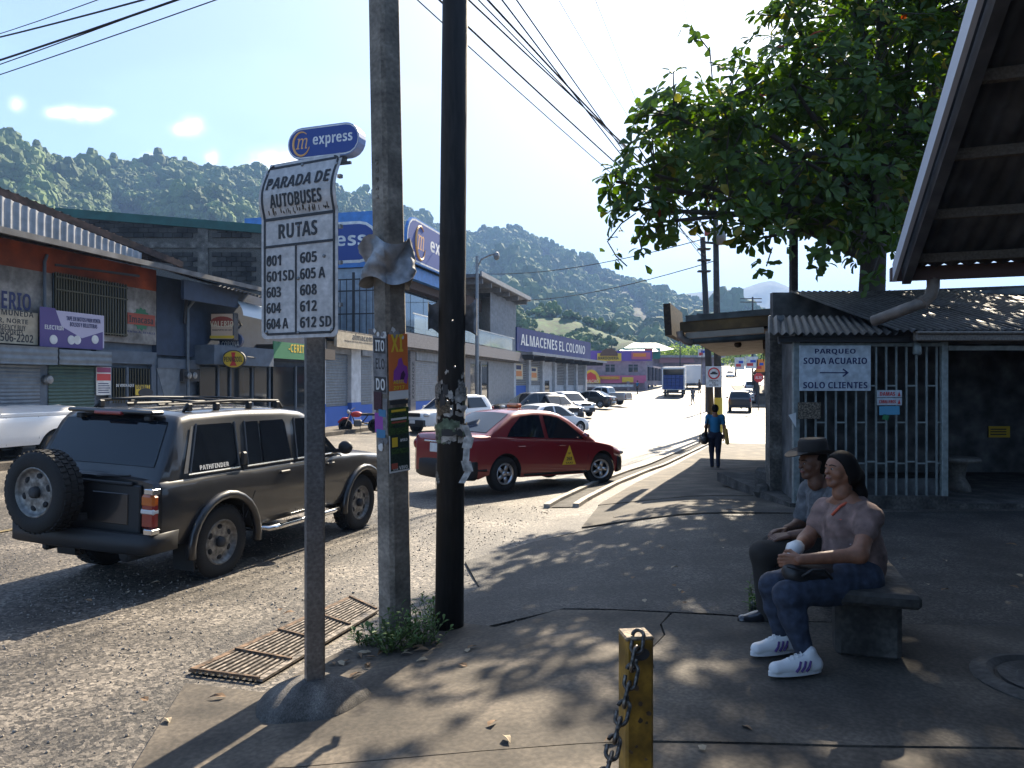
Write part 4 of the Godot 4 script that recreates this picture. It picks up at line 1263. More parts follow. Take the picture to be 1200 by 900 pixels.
func small_tree(label: String, at: Vector3, h: float):
	var t := thing("tree", label, "tree", at, 0.0)
	part(t, "trunk", Mk.new().tube([Vector3.ZERO, Vector3(0.1, h * 0.3, 0), Vector3(0, h * 0.55, 0.1)], [0.22, 0.16, 0.08], 7), mat("bark", Color(0.07, 0.055, 0.04), 0.95, 0, {"tex": "fine", "scale": 2.0}))
	var b := Mk.new()
	var r := RandomNumberGenerator.new()
	r.seed = int(h * 100 + at.x)
	for k in 900:
		var v := Vector3(r.randfn(), r.randfn(), r.randfn()).normalized() * pow(r.randf(), 0.4)
		var lobe := 1.0 + 0.3 * noise_b.get_noise_3dv(v * 4.0 + at)
		var c := Vector3(v.x * h * 0.42, h * 0.62 + v.y * h * 0.36, v.z * h * 0.42) * Vector3(lobe, 1, lobe)
		var bs := Basis.from_euler(Vector3(r.randf() * TAU, r.randf() * TAU, r.randf() * TAU))
		var s := r.randf_range(0.2, 0.42)
		b.tri(c + bs.x * s, c + bs.y * s, c - bs.x * s * 0.6)
		b.tri(c - bs.x * s * 0.6, c + bs.z * s, c + bs.y * s)
	part(t, "crown", b, mat("leaf_mid", Color(0.085, 0.15, 0.03), 0.7, 0, {"back": Color(0.5, 0.6, 0.2)}))

# ================================================================ corner building with the overhanging canopy
func right_corner():
	mat("ochre", Color(0.30, 0.19, 0.075), 0.8, 0, {"tex": "soft", "scale": 0.6, "detail": "blotch", "dscale": 0.4, "world": true})
	mat("ceiling", Color(0.42, 0.37, 0.31), 0.85, 0, {"tex": "soft", "scale": 0.4, "world": true})
	mat("pvc", Color(0.50, 0.42, 0.36), 0.5, 0, {"tex": "soft", "scale": 0.8, "detail": "blotch", "dscale": 0.6})
	mat("flashing", Color(0.16, 0.18, 0.18), 0.6, 0.3, {"tex": "blotch", "scale": 0.5, "world": true})
	var t := thing("corner_building", "corner building with a low ochre canopy overhanging the shaded pavement", "building")
	var A := Vector3(3.42, 2.66, -15.0)
	var along := Vector3(0.33, 0, -0.944)   # beside the kerb, away
	var across := Vector3(0.944, 0.055, 0.33)  # to the right, a little nearer, rising
	var bs := Basis(across.normalized(), across.normalized().cross(along.normalized()) * -1.0, -along)
	bs = bs.orthonormalized()
	var bx := func(x0, x1, y0, y1, z0, z1):
		return Mk.new().box(A + across * ((x0 + x1) / 2) + Vector3(0, (y0 + y1) / 2, 0) + along * ((z0 + z1) / 2), Vector3(x1 - x0, y1 - y0, z1 - z0), bs)
	for i in 6:
		part(t, "ceiling_board", bx.call(0.05, 9.0, -0.03, 0.0 + 0.004 * (i % 2), 0.1 + i * 1.95, 0.1 + (i + 1) * 1.95 - 0.02), M.ceiling)
	part(t, "fascia", bx.call(0.0, 9.0, 0.03, 0.24, -0.06, 0.06), M.ochre, "ochre painted fascia board")
	part(t, "flashing", bx.call(0.1, 9.0, 0.24, 0.36, -0.1, 11.6), M.flashing)
	part(t, "side_fascia", bx.call(-0.02, 0.06, 0.0, 0.24, 0.06, 11.8), M.ochre)
	part(t, "parapet_board", bx.call(-0.3, -0.16, -0.02, 0.62, -0.25, 1.9), mat("board_brown", Color(0.10, 0.065, 0.04), 0.8, 0, {"tex": "rust", "scale": 0.8, "world": true}), "weathered brown board standing at the canopy corner")
	part(t, "moulding", bx.call(0.1, 1.6, -0.1, 0.02, -0.03, 0.05), M.ceiling)
	part(t, "pipe", Mk.new().smooth(true).tube([A + Vector3(-0.05, 0.02, 0.12), A + Vector3(0.02, -0.1, 0.12), A + Vector3(0.16, -0.16, 0.12), A + across * 1.75 + Vector3(0, -0.18, 0.12)], 0.06, 8), M.flashing)
	part(t, "pipe_elbow", Mk.new().smooth(true).tube([A + Vector3(-0.06, 0.05, 0.14), A + Vector3(-0.04, -0.07, 0.14), A + Vector3(0.06, -0.15, 0.14), A + Vector3(0.2, -0.18, 0.14)], 0.068, 8), M.pvc)
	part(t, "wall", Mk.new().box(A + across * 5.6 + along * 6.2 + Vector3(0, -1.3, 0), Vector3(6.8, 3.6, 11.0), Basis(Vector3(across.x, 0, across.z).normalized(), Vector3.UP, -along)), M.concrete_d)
	part(t, "beam", bx.call(1.55, 2.2, -0.3, -0.04, 2.5, 11.5), M.board_brown)
	part(t, "lamp", Mk.new().ball(A + across * 0.95 + along * 4.0 + Vector3(0, -0.08, 0), Vector3(0.1, 0.08, 0.1), 8), M.dark)
	# grille under the beam
	var gr := Mk.new()
	for i in 9: gr.box(A + across * (1.5 + i * 0.1) + along * 11.0 + Vector3(0, -0.18, 0), Vector3(0.02, 0.3, 0.02))
	part(t, "grille", gr, M.dark)
	# rubble block at its foot
	var rb := thing("concrete_block", "broken concrete block lying by the shaded booth corner", "block")
	part(rb, "block", Mk.new().cbox(hit(903, 583) + Vector3(0, 0.2, 0), Vector3(0.34, 0.5, 0.4), 0.05, Basis(Vector3.UP, 0.3)), M.concrete_d)
	var rb2 := part(rb, "lump", Mk.new().ball(hit(893, 583) + Vector3(-0.03, 0.12, 0.2), Vector3(0.17, 0.13, 0.15), 8), M.concrete_d)

# ================================================================ barred booth with corrugated roof
func booth():
	mat("booth_wall", Color(0.17, 0.175, 0.175), 0.85, 0, {"tex": "blotch", "scale": 0.5, "world": true})
	mat("bar_paint", Color(0.30, 0.34, 0.33), 0.55, 0.3, {"tex": "soft", "scale": 1.5})
	mat("sheet_old", Color(0.21, 0.21, 0.215), 0.55, 0.35, {"tex": "blotch", "scale": 0.45, "detail": "rust", "dscale": 0.6, "world": true})
	var t := thing("parking_booth", "dark barred booth with corrugated metal roof beside the car park entrance", "booth")
	var d := 9.9
	var X := func(px): return (px - 600.0) / F * d
	var Y := func(py): return EYE + (450.0 - py) / F * d
	part(t, "back_wall", Mk.new().box(Vector3(7.4, 1.55, -13.4), Vector3(5.4, 3.5, 0.15)), M.booth_wall)
	part(t, "side_wall", Mk.new().box(Vector3(3.98, 1.08, -10.55), Vector3(0.1, 2.5, 1.1), Basis(Vector3.UP, -0.18)), M.booth_wall)
	part(t, "side_wall", Mk.new().box(Vector3(10.1, 1.4, -11.6), Vector3(0.12, 3.2, 3.6)), M.booth_wall)
	part(t, "side_wall", Mk.new().box(Vector3(4.38, 1.3, -12.2), Vector3(0.1, 2.75, 2.4), Basis(Vector3.UP, -0.31)), M.booth_wall)
	part(t, "floor_slab", Mk.new().box(Vector3(6.9, -0.02, -11.6), Vector3(6.4, 0.16, 3.5)), M.concrete_d)
	part(t, "sill", Mk.new().box(Vector3((X.call(932) + X.call(1107)) / 2, 0.06, -d), Vector3(X.call(1107) - X.call(932), 0.2, 0.16)), M.concrete_d)
	part(t, "column", Mk.new().box(Vector3(3.94, 1.0, -11.1), Vector3(0.21, 2.9, 0.2)), M.concrete)
	# grille: each bar is a piece
	var y0: float = Y.call(582)
	var y1: float = Y.call(404)
	for px in [932.5, 1106.0]:
		part(t, "post", Mk.new().cbox(Vector3(X.call(px), (y0 + y1) / 2 - 0.06, -d), Vector3(0.085, y1 - y0 + 0.2, 0.07), 0.006), M.bar_paint)
	var i := 0
	for k in 14:
		var px := 944.0 + k * 11.8
		var b := Mk.new().box(Vector3(X.call(px), (y0 + y1) / 2, -d), Vector3(0.022, y1 - y0, 0.022))
		part(t, "bar", b, M.bar_paint)
		# short stiffeners, stepped from bar to bar
		for py in ([452, 541] if k % 2 == 0 else [495, 543]):
			part(t, "stiffener", Mk.new().box(Vector3(X.call(px + 5.9), Y.call(py), -d), Vector3(0.115, 0.02, 0.02)), M.bar_paint)
	for py in [404, 584]:
		part(t, "rail", Mk.new().box(Vector3((X.call(932) + X.call(1107)) / 2, Y.call(py), -d), Vector3(X.call(1107) - X.call(932), 0.045, 0.06)), M.bar_paint)
	part(t, "panel", Mk.new().box(Vector3((X.call(932) + X.call(1107)) / 2, 0.26, -d - 0.05), Vector3(X.call(1107) - X.call(934), 0.24, 0.02)), M.booth_wall)
	part(t, "lintel", Mk.new().box(Vector3((X.call(1110) + 10.0) / 2, Y.call(408), -d), Vector3(10.0 - X.call(1110), 0.06, 0.06)), M.bar_paint)
	part(t, "header", Mk.new().box(Vector3(6.85, 2.24, -d - 0.06), Vector3(6.5, 0.1, 0.1)), M.booth_wall)
	# roofs
	var l0 := P(900, 391, 9.65)
	part(t, "roof_sheet", corr(Mk.new(), l0, Vector3(1.72, 0.0, 0), Vector3(0.66, 0.40, -1.9), 0.105, 0.022, 6), M.sheet_old, "old grey corrugated sheet")
	part(t, "roof_sheet", corr(Mk.new(), Vector3(5.02, 2.34, -9.62), Vector3(1.7, 0, 0), Vector3(0.05, 1.0, -3.9), 0.105, 0.022, 6), M.sheet_old)
	part(t, "roof_sheet", corr(Mk.new(), Vector3(6.70, 2.345, -9.60), Vector3(1.7, 0, 0), Vector3(0.05, 1.0, -3.9), 0.105, 0.022, 6), M.sheet_old)
	part(t, "roof_sheet", corr(Mk.new(), Vector3(8.38, 2.34, -9.62), Vector3(1.9, 0, 0), Vector3(0.05, 1.0, -3.9), 0.105, 0.022, 6), M.sheet_old)
	part(t, "eave_beam", Mk.new().cbox(Vector3((X.call(1060) + 10.2) / 2, Y.call(396) - 0.01, -9.66), Vector3(10.2 - X.call(1060), 0.09, 0.09), 0.01), mat("beam_tan", Color(0.27, 0.23, 0.19), 0.8, 0, {"tex": "fine", "scale": 1.0}))
	part(t, "eave_beam", Mk.new().cbox(Vector3((X.call(1060) + 10.2) / 2, Y.call(390.5) - 0.01, -9.64), Vector3(10.2 - X.call(1060), 0.035, 0.12), 0.008), M.beam_tan)
	part(t, "gap_board", Mk.new().box(Vector3(4.4, 2.24, -9.8), Vector3(1.75, 0.07, 0.05)), M.dark)
	# notices hung on the bars
	var sg := thing("entrance_sign", "white board with dark lettering and an arrow on the booth bars", "sign")
	var c := Vector3(X.call(976.5), Y.call(431.5), -d + 0.05)
	var w: float = X.call(1018) - X.call(935)
	var h: float = Y.call(405) - Y.call(458)
	part(sg, "board", Mk.new().cbox(c, Vector3(w, h, 0.02), 0.003), mat("sign_white", Color(0.56, 0.62, 0.66), 0.5, 0, {"tex": "soft", "scale": 1.2}))
	var xf := func(dx, dy): return Transform3D(Basis(), c + Vector3(dx, dy, 0.011))
	text(sg, "PARQUEO", xf.call(0.0, h * 0.36), w * 0.57, h * 0.13, M.navy_print)
	text(sg, "SODA ACUARIO", xf.call(0.0, h * 0.16), w * 0.89, h * 0.14, M.navy_print)
	text(sg, "SOLO CLIENTES", xf.call(0.0, -h * 0.375), w * 0.9, h * 0.14, M.navy_print)
	part(sg, "arrow", Mk.new().box(c + Vector3(-0.02, -h * 0.1, 0.012), Vector3(w * 0.39, 0.014, 0.004)).prism(PackedVector2Array([Vector2(0, 0.045), Vector2(0.012, 0.055), Vector2(0.085, 0.0), Vector2(0.012, -0.055), Vector2(0, -0.045), Vector2(0.055, 0.0)]), 0.004, Transform3D(Basis(), c + Vector3(w * 0.1, -h * 0.1, 0.011))), M.navy_print)
	sg = thing("restroom_sign", "two small white boards with red lettering on the booth bars", "sign")
	c = Vector3(X.call(1040), Y.call(466), -d + 0.05)
	part(sg, "board", Mk.new().cbox(c + Vector3(0, 0.052, 0), Vector3(0.33, 0.096, 0.015), 0.003), M.sign_white)
	part(sg, "board", Mk.new().cbox(c - Vector3(0, 0.052, 0), Vector3(0.33, 0.096, 0.015), 0.003), M.sign_white)
	text(sg, "DAMAS", Transform3D(Basis(), c + Vector3(-0.03, 0.052, 0.009)), 0.2, 0.05, M.red)
	text(sg, "CABALLEROS", Transform3D(Basis(), c + Vector3(-0.03, -0.052, 0.009)), 0.22, 0.042, M.red)
	for s in [-1, 1]:
		part(sg, "arrow", Mk.new().prism(PackedVector2Array([Vector2(-0.018, -0.03), Vector2(0.018, -0.03), Vector2(0.0, 0.03)]), 0.003, Transform3D(Basis(), c + Vector3(0.125, 0.052 * s, 0.009))), M.red)
	sg = thing("notice", "small pale blue paper notice below the red lettered boards", "notice")
	part(sg, "sheet", Mk.new().box(c + Vector3(0.0, -0.17, 0.0), Vector3(0.27, 0.115, 0.006), Basis(Vector3(0, 0, 1), 0.02)), mat("paper_blue", Color(0.08, 0.28, 0.42), 0.7))
	part(sg, "flap", Mk.new().box(c + Vector3(-0.05, -0.26, 0.0), Vector3(0.08, 0.07, 0.006), Basis(Vector3(0, 0, 1), -0.3)), M.green)
	sg = thing("notice", "torn brown and white poster hanging on the booth's corner bars", "notice")
	part(sg, "sheet", Mk.new().box(Vector3(X.call(946.5), Y.call(481), -d + 0.05), Vector3(0.3, 0.22, 0.006)), mat("torn", Color(0.35, 0.28, 0.2), 0.8, 0, {"tex": "rust", "scale": 3.0}))
	part(sg, "loose_corner", Mk.new().prism(PackedVector2Array([Vector2(0, 0), Vector2(0.1, 0.03), Vector2(0.1, -0.17)]), 0.004, Transform3D(Basis(), Vector3(X.call(922), Y.call(486), -d + 0.06))), M.white)
	sg = thing("notice", "yellow notice on the dark wall inside the booth", "notice")
	part(sg, "sheet", Mk.new().box(P(1171, 506, 13.28), Vector3(0.38, 0.2, 0.01)), M.yellow)
	for k in 3:
		part(sg, "print", Mk.new().box(P(1170, 503 + k * 3, 13.26), Vector3(0.28, 0.02, 0.01)), M.dark)
	var cam := thing("wall_lamp", "small grey round lamp fixed under the booth eaves", "lamp")
	part(cam, "housing", Mk.new().smooth(true).lathe([[0.03, 0.04], [0.05, 0.0], [0.055, -0.1], [0.04, -0.12], [0.01, -0.12]], Transform3D(Basis(), Vector3(X.call(1069), Y.call(406), -d + 0.12)), 12), M.bar_paint)
	part(cam, "bracket", Mk.new().box(Vector3(X.call(1069), Y.call(403), -d + 0.05), Vector3(0.03, 0.03, 0.14)), M.bar_paint)
	var tb := thing("stone_table", "pale round concrete pedestal table inside the dark booth", "table")
	var tc := P(1122, 570, 11.0)
	tc.y = 0.06
	part(tb, "top", Mk.new().smooth(true).lathe([[0.3, 0.44], [0.31, 0.47], [0.3, 0.5], [0.01, 0.5]], Transform3D(Basis(), tc), 20), M.concrete)
	part(tb, "pedestal", Mk.new().smooth(true).lathe([[0.18, 0.0], [0.17, 0.08], [0.1, 0.2], [0.12, 0.36], [0.16, 0.44]], Transform3D(Basis(), tc), 14), M.concrete)

# ================================================================ bus shelter roof above the bench, and the bench
func shelter():
	mat("roof_sheet", Color(0.21, 0.21, 0.22), 0.7, 0.2, {"tex": "blotch", "scale": 0.4, "world": true})
	mat("gutter_brown", Color(0.10, 0.055, 0.045), 0.6)
	mat("rake_white", Color(0.55, 0.56, 0.60), 0.6)
	var t := thing("bus_shelter", "corrugated shelter roof sloping down over the bench with brown gutter", "shelter")
	var a := P(1048, 314, 8.5)
	var up := P(1141, 0, 5.05) - a
	var e := a + up * 1.9
	var right := Vector3(0.94, 0.0, 0.34)
	var W := 5.6
	part(t, "roof_sheet", corr(Mk.new(), a + right * 0.06, right * W, up * 1.9, 0.16, 0.025, 4), M.roof_sheet)
	part(t, "rake_board", Mk.new().quad2(a - right * 0.02, e - right * 0.02, Vector3(0, 0.16, 0), right * 0.04), M.rake_white, "pale rake board along the roof edge")
	var side := Mk.new()
	beam(side, a + right * 0.12 - Vector3(0, 0.12, 0), e + right * 0.12 - Vector3(0, 0.12, 0), 0.09, 0.16)
	part(t, "edge_rafter", side, M.roof_sheet)
	for k in [0.1, 0.33, 0.58, 0.83, 1.1, 1.4, 1.7]:
		var b := Mk.new()
		var q: Vector3 = a + up * k - Vector3(0, 0.09, 0)
		beam(b, q + right * 0.16, q + right * W, 0.07, 0.09)
		part(t, "purlin", b, mat("timber", Color(0.20, 0.165, 0.13), 0.85, 0, {"tex": "fine", "scale": 1.2}))
	for k in [2.2, 4.2]:
		var b := Mk.new()
		beam(b, a + right * k - Vector3(0, 0.2, 0), e + right * k - Vector3(0, 0.2, 0), 0.1, 0.14)
		part(t, "rafter", b, M.timber)
	var g := Mk.new()
	beam(g, a - Vector3(0, 0.07, 0.05) - right * 0.02, a - Vector3(0, 0.07, 0.05) + right * W, 0.13, 0.15)
	part(t, "gutter", g, M.gutter_brown)
	var dp := Mk.new().smooth(true)
	var o := a + right * 0.42 - Vector3(0, 0.13, 0.05)
	dp.tube([o, o - Vector3(0, 0.10, 0), o - Vector3(0.03, 0.2, 0), o - Vector3(0.1, 0.27, 0), P(1024, 376, 9.0)], 0.068, 12)
	part(t, "downpipe", dp, M.pvc, "dirty white plastic downpipe bend")
	part(t, "pipe_collar", Mk.new().tube([o - Vector3(0.09, 0.255, 0), o - Vector3(0.13, 0.285, -0.0)], 0.076, 12), M.pvc)
	for q in [[0.5, 1.85], [5.2, 0.2], [5.2, 1.85]]:
		var top: Vector3 = a + up * q[1] + right * q[0]
		part(t, "post", Mk.new().tube([Vector3(top.x, -0.1, top.z), top - Vector3(0, 0.1, 0)], 0.06, 8), M.steel_galv)
	# added far slope, back and end walls, unseen, to block sky and deepen shade
	var down := Vector3(up.x, -up.y, up.z)
	part(t, "roof_sheet", corr(Mk.new(), e, right * W, down * 1.6, 0.16, 0.025, 4), M.roof_sheet)
	var wb := e + down * 1.6
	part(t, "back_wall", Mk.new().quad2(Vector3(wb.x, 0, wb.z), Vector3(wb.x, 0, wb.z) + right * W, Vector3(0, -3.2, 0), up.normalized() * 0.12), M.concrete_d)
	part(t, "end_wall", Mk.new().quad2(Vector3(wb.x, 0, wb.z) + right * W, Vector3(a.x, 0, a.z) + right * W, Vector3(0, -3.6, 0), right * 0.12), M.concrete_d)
	# concrete bench
	var bn := thing("concrete_bench", "worn concrete bench with two block legs under the shelter", "bench", Vector3(2.3, 0.05, -4.95), deg_to_rad(-17))
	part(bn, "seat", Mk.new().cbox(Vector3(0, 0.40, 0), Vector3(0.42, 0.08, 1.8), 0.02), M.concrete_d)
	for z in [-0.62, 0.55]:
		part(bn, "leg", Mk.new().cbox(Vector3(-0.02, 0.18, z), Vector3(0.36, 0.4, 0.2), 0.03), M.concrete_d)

# ================================================================ the big-leaved tree
func leaf(b: Mk, at: Vector3, dir: Vector3, up: Vector3, L: float, W: float, c: Color):
	var side := dir.cross(up).normalized()
	up = side.cross(dir).normalized()
	b.tint(c)
	var m := [at, at + dir * L * 0.38 + up * L * 0.05, at + dir * L * 0.72 + up * L * 0.04, at + dir * L - up * L * 0.05]
	var l1 := at + dir * L * 0.4 + side * W * 0.62 + up * L * 0.13
	var l2 := at + dir * L * 0.76 + side * W + up * L * 0.10
	var r1 := at + dir * L * 0.4 - side * W * 0.62 + up * L * 0.13
	var r2 := at + dir * L * 0.76 - side * W + up * L * 0.10
	b.tri(m[0], m[1], l1); b.tri(l1, m[1], m[2]); b.tri(l1, m[2], l2); b.tri(l2, m[2], m[3])
	b.tri(m[0], r1, m[1]); b.tri(r1, m[2], m[1]); b.tri(r1, r2, m[2]); b.tri(r2, m[3], m[2])
func tree():
	mat("leaf", Color(1, 1, 1), 0.55, 0, {"vc": true, "back": Color(0.88, 0.96, 0.25)})
	mat("leaf_bark", Color(0.085, 0.07, 0.055), 0.95, 0, {"tex": "fine", "scale": 2.5, "bump": "bumps", "bumpcm": 0.8})
	var t := thing("almond_tree", "big broad-leaved tree with dense dark crown rising behind the booth roof", "tree")
	var root := Vector3(6.75, -0.05, -14.2)
	var fork := root + Vector3(0.15, 4.4, 0.1)
	part(t, "trunk", Mk.new().smooth(true).tube([root, root + Vector3(0.05, 1.5, 0), root + Vector3(0.12, 3.2, 0.05), fork, fork + Vector3(0.1, 2.5, 0.2), fork + Vector3(0.0, 4.5, 0.2)], [0.34, 0.27, 0.24, 0.22, 0.14, 0.06], 12), M.leaf_bark)
	var lobes := [[790, 135, 12.4, 62], [768, 205, 12.2, 58], [845, 120, 12.7, 70], [850, 195, 12.4, 75], [925, 95, 13, 85], [945, 190, 12.6, 85], [1015, 100, 13.3, 105], [1025, 205, 13.0, 85], [1085, 150, 13.6, 95], [965, 262, 12.3, 42], [898, 278, 12.1, 33], [742, 245, 12.0, 32], [1030, 275, 12.8, 48], [1000, 15, 13.6, 95], [1090, 20, 14.2, 120], [1000, -110, 13.8, 110], [1100, -110, 14.4, 140], [1160, 40, 13.2, 110], [1200, -60, 13.8, 140], [1210, 150, 14.0, 90], [930, 20, 13.4, 48], [775, 260, 12.0, 26], [1240, -200, 14.6, 130], [722, 213, 12.0, 18], [870, 250, 12.1, 35],
		[800, 150, 14.6, 50], [850, 160, 15.0, 75], [940, 110, 15.4, 85], [960, 190, 15.2, 85], [1030, 120, 16.2, 90], [1060, 210, 15.6, 80], [870, 215, 14.6, 60], [1120, 60, 16.4, 100], [1000, 250, 14.8, 50], [930, 240, 14.4, 45], [1110, 240, 15.0, 60], [1000, 40, 16.8, 70], [830, 190, 16.5, 50], [880, 205, 17.0, 55], [930, 215, 17.5, 58], [980, 225, 17.5, 58], [1040, 215, 18.0, 65], [785, 205, 16.0, 34]]
	var br := Mk.new().smooth(true)
	var r := RandomNumberGenerator.new()
	r.seed = 77
	var b := Mk.new()
	var n := 0
	for q in lobes:
		var c := P(q[0], q[1], q[2])
		var rad: float = q[3] / F * q[2]
		var mid := fork.lerp(c, 0.5) + Vector3(0, 0.5 * r.randf(), 0)
		br.tube([fork + Vector3(0, r.randf_range(-0.4, 2.0), 0), mid, c], [0.11, 0.06, 0.025], 6)
		var rosettes := int(26.0 * pow(rad / 0.9, 2.0)) + 6
		for k in rosettes:
			var v := Vector3(r.randfn(), r.randfn() * 0.85, r.randfn()).normalized()
			var rr := rad * pow(r.randf(), 0.42) * r.randf_range(0.85, 1.12)
			var p := c + v * rr
			var axis := (v + Vector3(0, 0.75, 0) + Vector3(r.randfn(), r.randfn(), r.randfn()) * 0.35).normalized()
			if k % 4 == 0: br.tube([c.lerp(p, 0.25), p], [0.02, 0.008], 4, false)
			var tx := axis.cross(Vector3(0.3, 0.2, 0.9)).normalized()
			var ty := axis.cross(tx)
			var nl := r.randi_range(6, 9)
			var ph := r.randf() * TAU
			for i in nl:
				var a := ph + TAU * i / nl + r.randf_range(-0.25, 0.25)
				var dir := ((tx * cos(a) + ty * sin(a)) + axis * r.randf_range(-0.2, 0.55) + Vector3(0, -0.25, 0)).normalized()
				var L := r.randf_range(0.17, 0.29)
				var g := r.randf()
				var col := Color(0.045, 0.085, 0.016).lerp(Color(0.10, 0.16, 0.025), g * g)
				if g > 0.965: col = Color(0.24, 0.20, 0.03)
				elif g < 0.0015: col = Color(0.35, 0.05, 0.02)
				leaf(b, p + dir * 0.03, dir, axis, L, L * 0.27, col)
				n += 1
	print("leaves ", n)
	part(t, "crown", b, M.leaf)
	part(t, "limbs", br, M.leaf_bark)
	# trailing twigs that reach out against the sky
	var tw := Mk.new()
	var tl := Mk.new()
	for q in [[[745, 250], [728, 262], [712, 283], [722, 300], [735, 312]], [[760, 255], [748, 275], [752, 292]], [[835, 95], [832, 60], [815, 38]], [[905, 290], [898, 312]], [[955, 290], [960, 310]], [[1030, 300], [1022, 322]]]:
		var pts := []
		for e in q: pts.append(P(e[0], e[1], 12.0))
		tw.tube(pts, 0.012, 5)
		for k in 12:
			var p: Vector3 = pts[r.randi_range(1, pts.size() - 1)] + Vector3(r.randfn(), r.randfn(), r.randfn()) * 0.08
			leaf(tl, p, Vector3(r.randfn(), -0.5 + r.randfn() * 0.6, r.randfn()).normalized(), Vector3(r.randfn(), 1, r.randfn()).normalized(), 0.2, 0.055, Color(0.06, 0.10, 0.02))
	part(t, "twigs", tw, M.leaf_bark)
	part(t, "twig_leaves", tl, M.leaf)

# ================================================================ the two poles on the near pavement
func near_poles():
	mat("pole_concrete", Color(0.58, 0.51, 0.42), 0.9, 0, {"tex": "fine", "scale": 1.1, "detail": "blotch", "dscale": 0.8, "bump": "bumps", "bumpcm": 0.25})
	mat("creosote", Color(0.022, 0.019, 0.017), 0.75, 0, {"tex": "rust", "scale3": Vector3(3, 0.35, 3), "bump": "rust", "bumpcm": 0.35})
	var t := thing("concrete_pole", "square weathered concrete utility pole plastered with posters by the grate", "pole")
	var d := 4.9
	var base := hit(464, 748)
	var top := P(450, 0, d)
	var dirp := (top - base)
	var tip := base + dirp * 1.95
	var rings := []
	for k in 9:
		var c := base.lerp(tip, k / 8.0) - (Vector3(0, 0.3, 0) if k == 0 else Vector3.ZERO)
		var hw := lerpf(0.094, 0.068, k / 8.0)
		var ring := PackedVector3Array()
		for q in [[1, -0.72], [1, 0.72], [0.72, 1], [-0.72, 1], [-1, 0.72], [-1, -0.72], [-0.72, -1], [0.72, -1]]:
			var v := Vector3(q[0] * hw, 0, -q[1] * hw).rotated(Vector3.UP, deg_to_rad(47))
			ring.append(c + v)
		rings.append(ring)
	part(t, "shaft", Mk.new().loft(rings), M.pole_concrete)
	# faces: left (towards the road) and right, as frames for print
	var at := func(py): 
		var k: float = (P(0, py, d).y - base.y) / dirp.y
		return base + dirp * k
	var face := func(side, py, x):
		var hw: float = 0.094 - 0.026 * (at.call(py).y - base.y) / (dirp.y * 1.95)
		var out := Vector3(sin(deg_to_rad(43 * side)), 0, cos(deg_to_rad(43 * side)))
		var yy: Vector3 = dirp.normalized()
		var xx := yy.cross(out).normalized()
		var bs := Basis(xx, yy, xx.cross(yy))
		return Transform3D(bs, at.call(py) + bs.z * (hw + 0.002) + bs.x * x)
	var sheet := func(tt, nm, side, py, x, w, h, m, lift):
		var xf: Transform3D = face.call(side, py, x)
		return part(tt, nm, Mk.new().box(xf * Vector3(0, 0, 0.002 + lift), Vector3(w, h, 0.003), xf.basis), m)
	var px2m := d / F
	# embossed pole number
	text(t, "3 2 5 1 1", Transform3D(face.call(-1, 205, 0.0).basis * Basis(Vector3(0, 0, 1), -PI / 2), face.call(-1, 205, 0.0).origin), 0.26, 0.03, M.pole_concrete)
	var wp := thing("pole_posters", "layers of orange, green and black-lettered posters pasted on the concrete pole", "posters")
	sheet.call(wp, "sheet", 1, 425, 0.0, 0.158, 0.42, mat("poster_orange", Color(0.55, 0.14, 0.03), 0.6), 0.0)
	var o1: Transform3D = face.call(1, 436, 0.01)
	part(wp, "print", Mk.new().prism(PackedVector2Array([Vector2(-0.055, -0.05), Vector2(-0.05, 0.02), Vector2(-0.02, 0.055), Vector2(-0.01, 0.10), Vector2(0.015, 0.11), Vector2(0.03, 0.06), Vector2(0.06, 0.045), Vector2(0.068, -0.02), Vector2(0.055, -0.075), Vector2(0.02, -0.06), Vector2(-0.02, -0.07)]), 0.001, o1 * Transform3D(Basis(), Vector3(0, 0, 0.004))), mat("poster_violet", Color(0.24, 0.05, 0.30), 0.6))
	part(wp, "print", Mk.new().prism(PackedVector2Array([Vector2(0.0, -0.04), Vector2(0.03, -0.045), Vector2(0.045, -0.01), Vector2(0.03, 0.02), Vector2(0.01, 0.0)]), 0.001, o1 * Transform3D(Basis(), Vector3(0, 0, 0.0055))), mat("poster_plum", Color(0.05, 0.01, 0.06), 0.6))
	text(wp, "XI", face.call(1, 399, -0.01) * Transform3D(Basis(), Vector3(0, 0, 0.004)), 0.10, 0.12, M.yellow)
	text(wp, "ABRIL", face.call(1, 446, 0.0) * Transform3D(Basis(), Vector3(0, 0, 0.004)), 0.09, 0.026, M.yellow)
	text(wp, "2017", face.call(1, 453, 0.0) * Transform3D(Basis(), Vector3(0, 0, 0.004)), 0.09, 0.026, M.yellow)
	sheet.call(wp, "sheet", 1, 462, 0.0, 0.158, 0.06, M.white, 0.0)
	sheet.call(wp, "sheet", 1, 471, 0.0, 0.15, 0.03, M.dark, 0.0)
	mat("poster_green", Color(0.07, 0.16, 0.035), 0.65, 0, {"tex": "rust", "scale": 5.0})
	mat("poster_dark", Color(0.03, 0.07, 0.05), 0.6, 0, {"tex": "rust", "scale": 6.0})
	sheet.call(wp, "sheet", 1, 494, -0.008, 0.165, 0.19, M.poster_green, 0.003)
	for q in [[486, 0.11, 0.018, "poster_dark"], [491, 0.13, 0.014, "white"], [495, 0.12, 0.012, "brick_red"], [500, 0.10, 0.02, "poster_dark"], [481, 0.12, 0.016, "yellow"]]:
		sheet.call(wp, "print", 1, q[0], -0.008, q[1], q[2], M[q[3]], 0.0055)
	sheet.call(wp, "sheet", 1, 533, -0.004, 0.17, 0.275, M.white, 0.001)
	sheet.call(wp, "sheet", 1, 532.5, -0.004, 0.155, 0.255, M.poster_dark, 0.003)
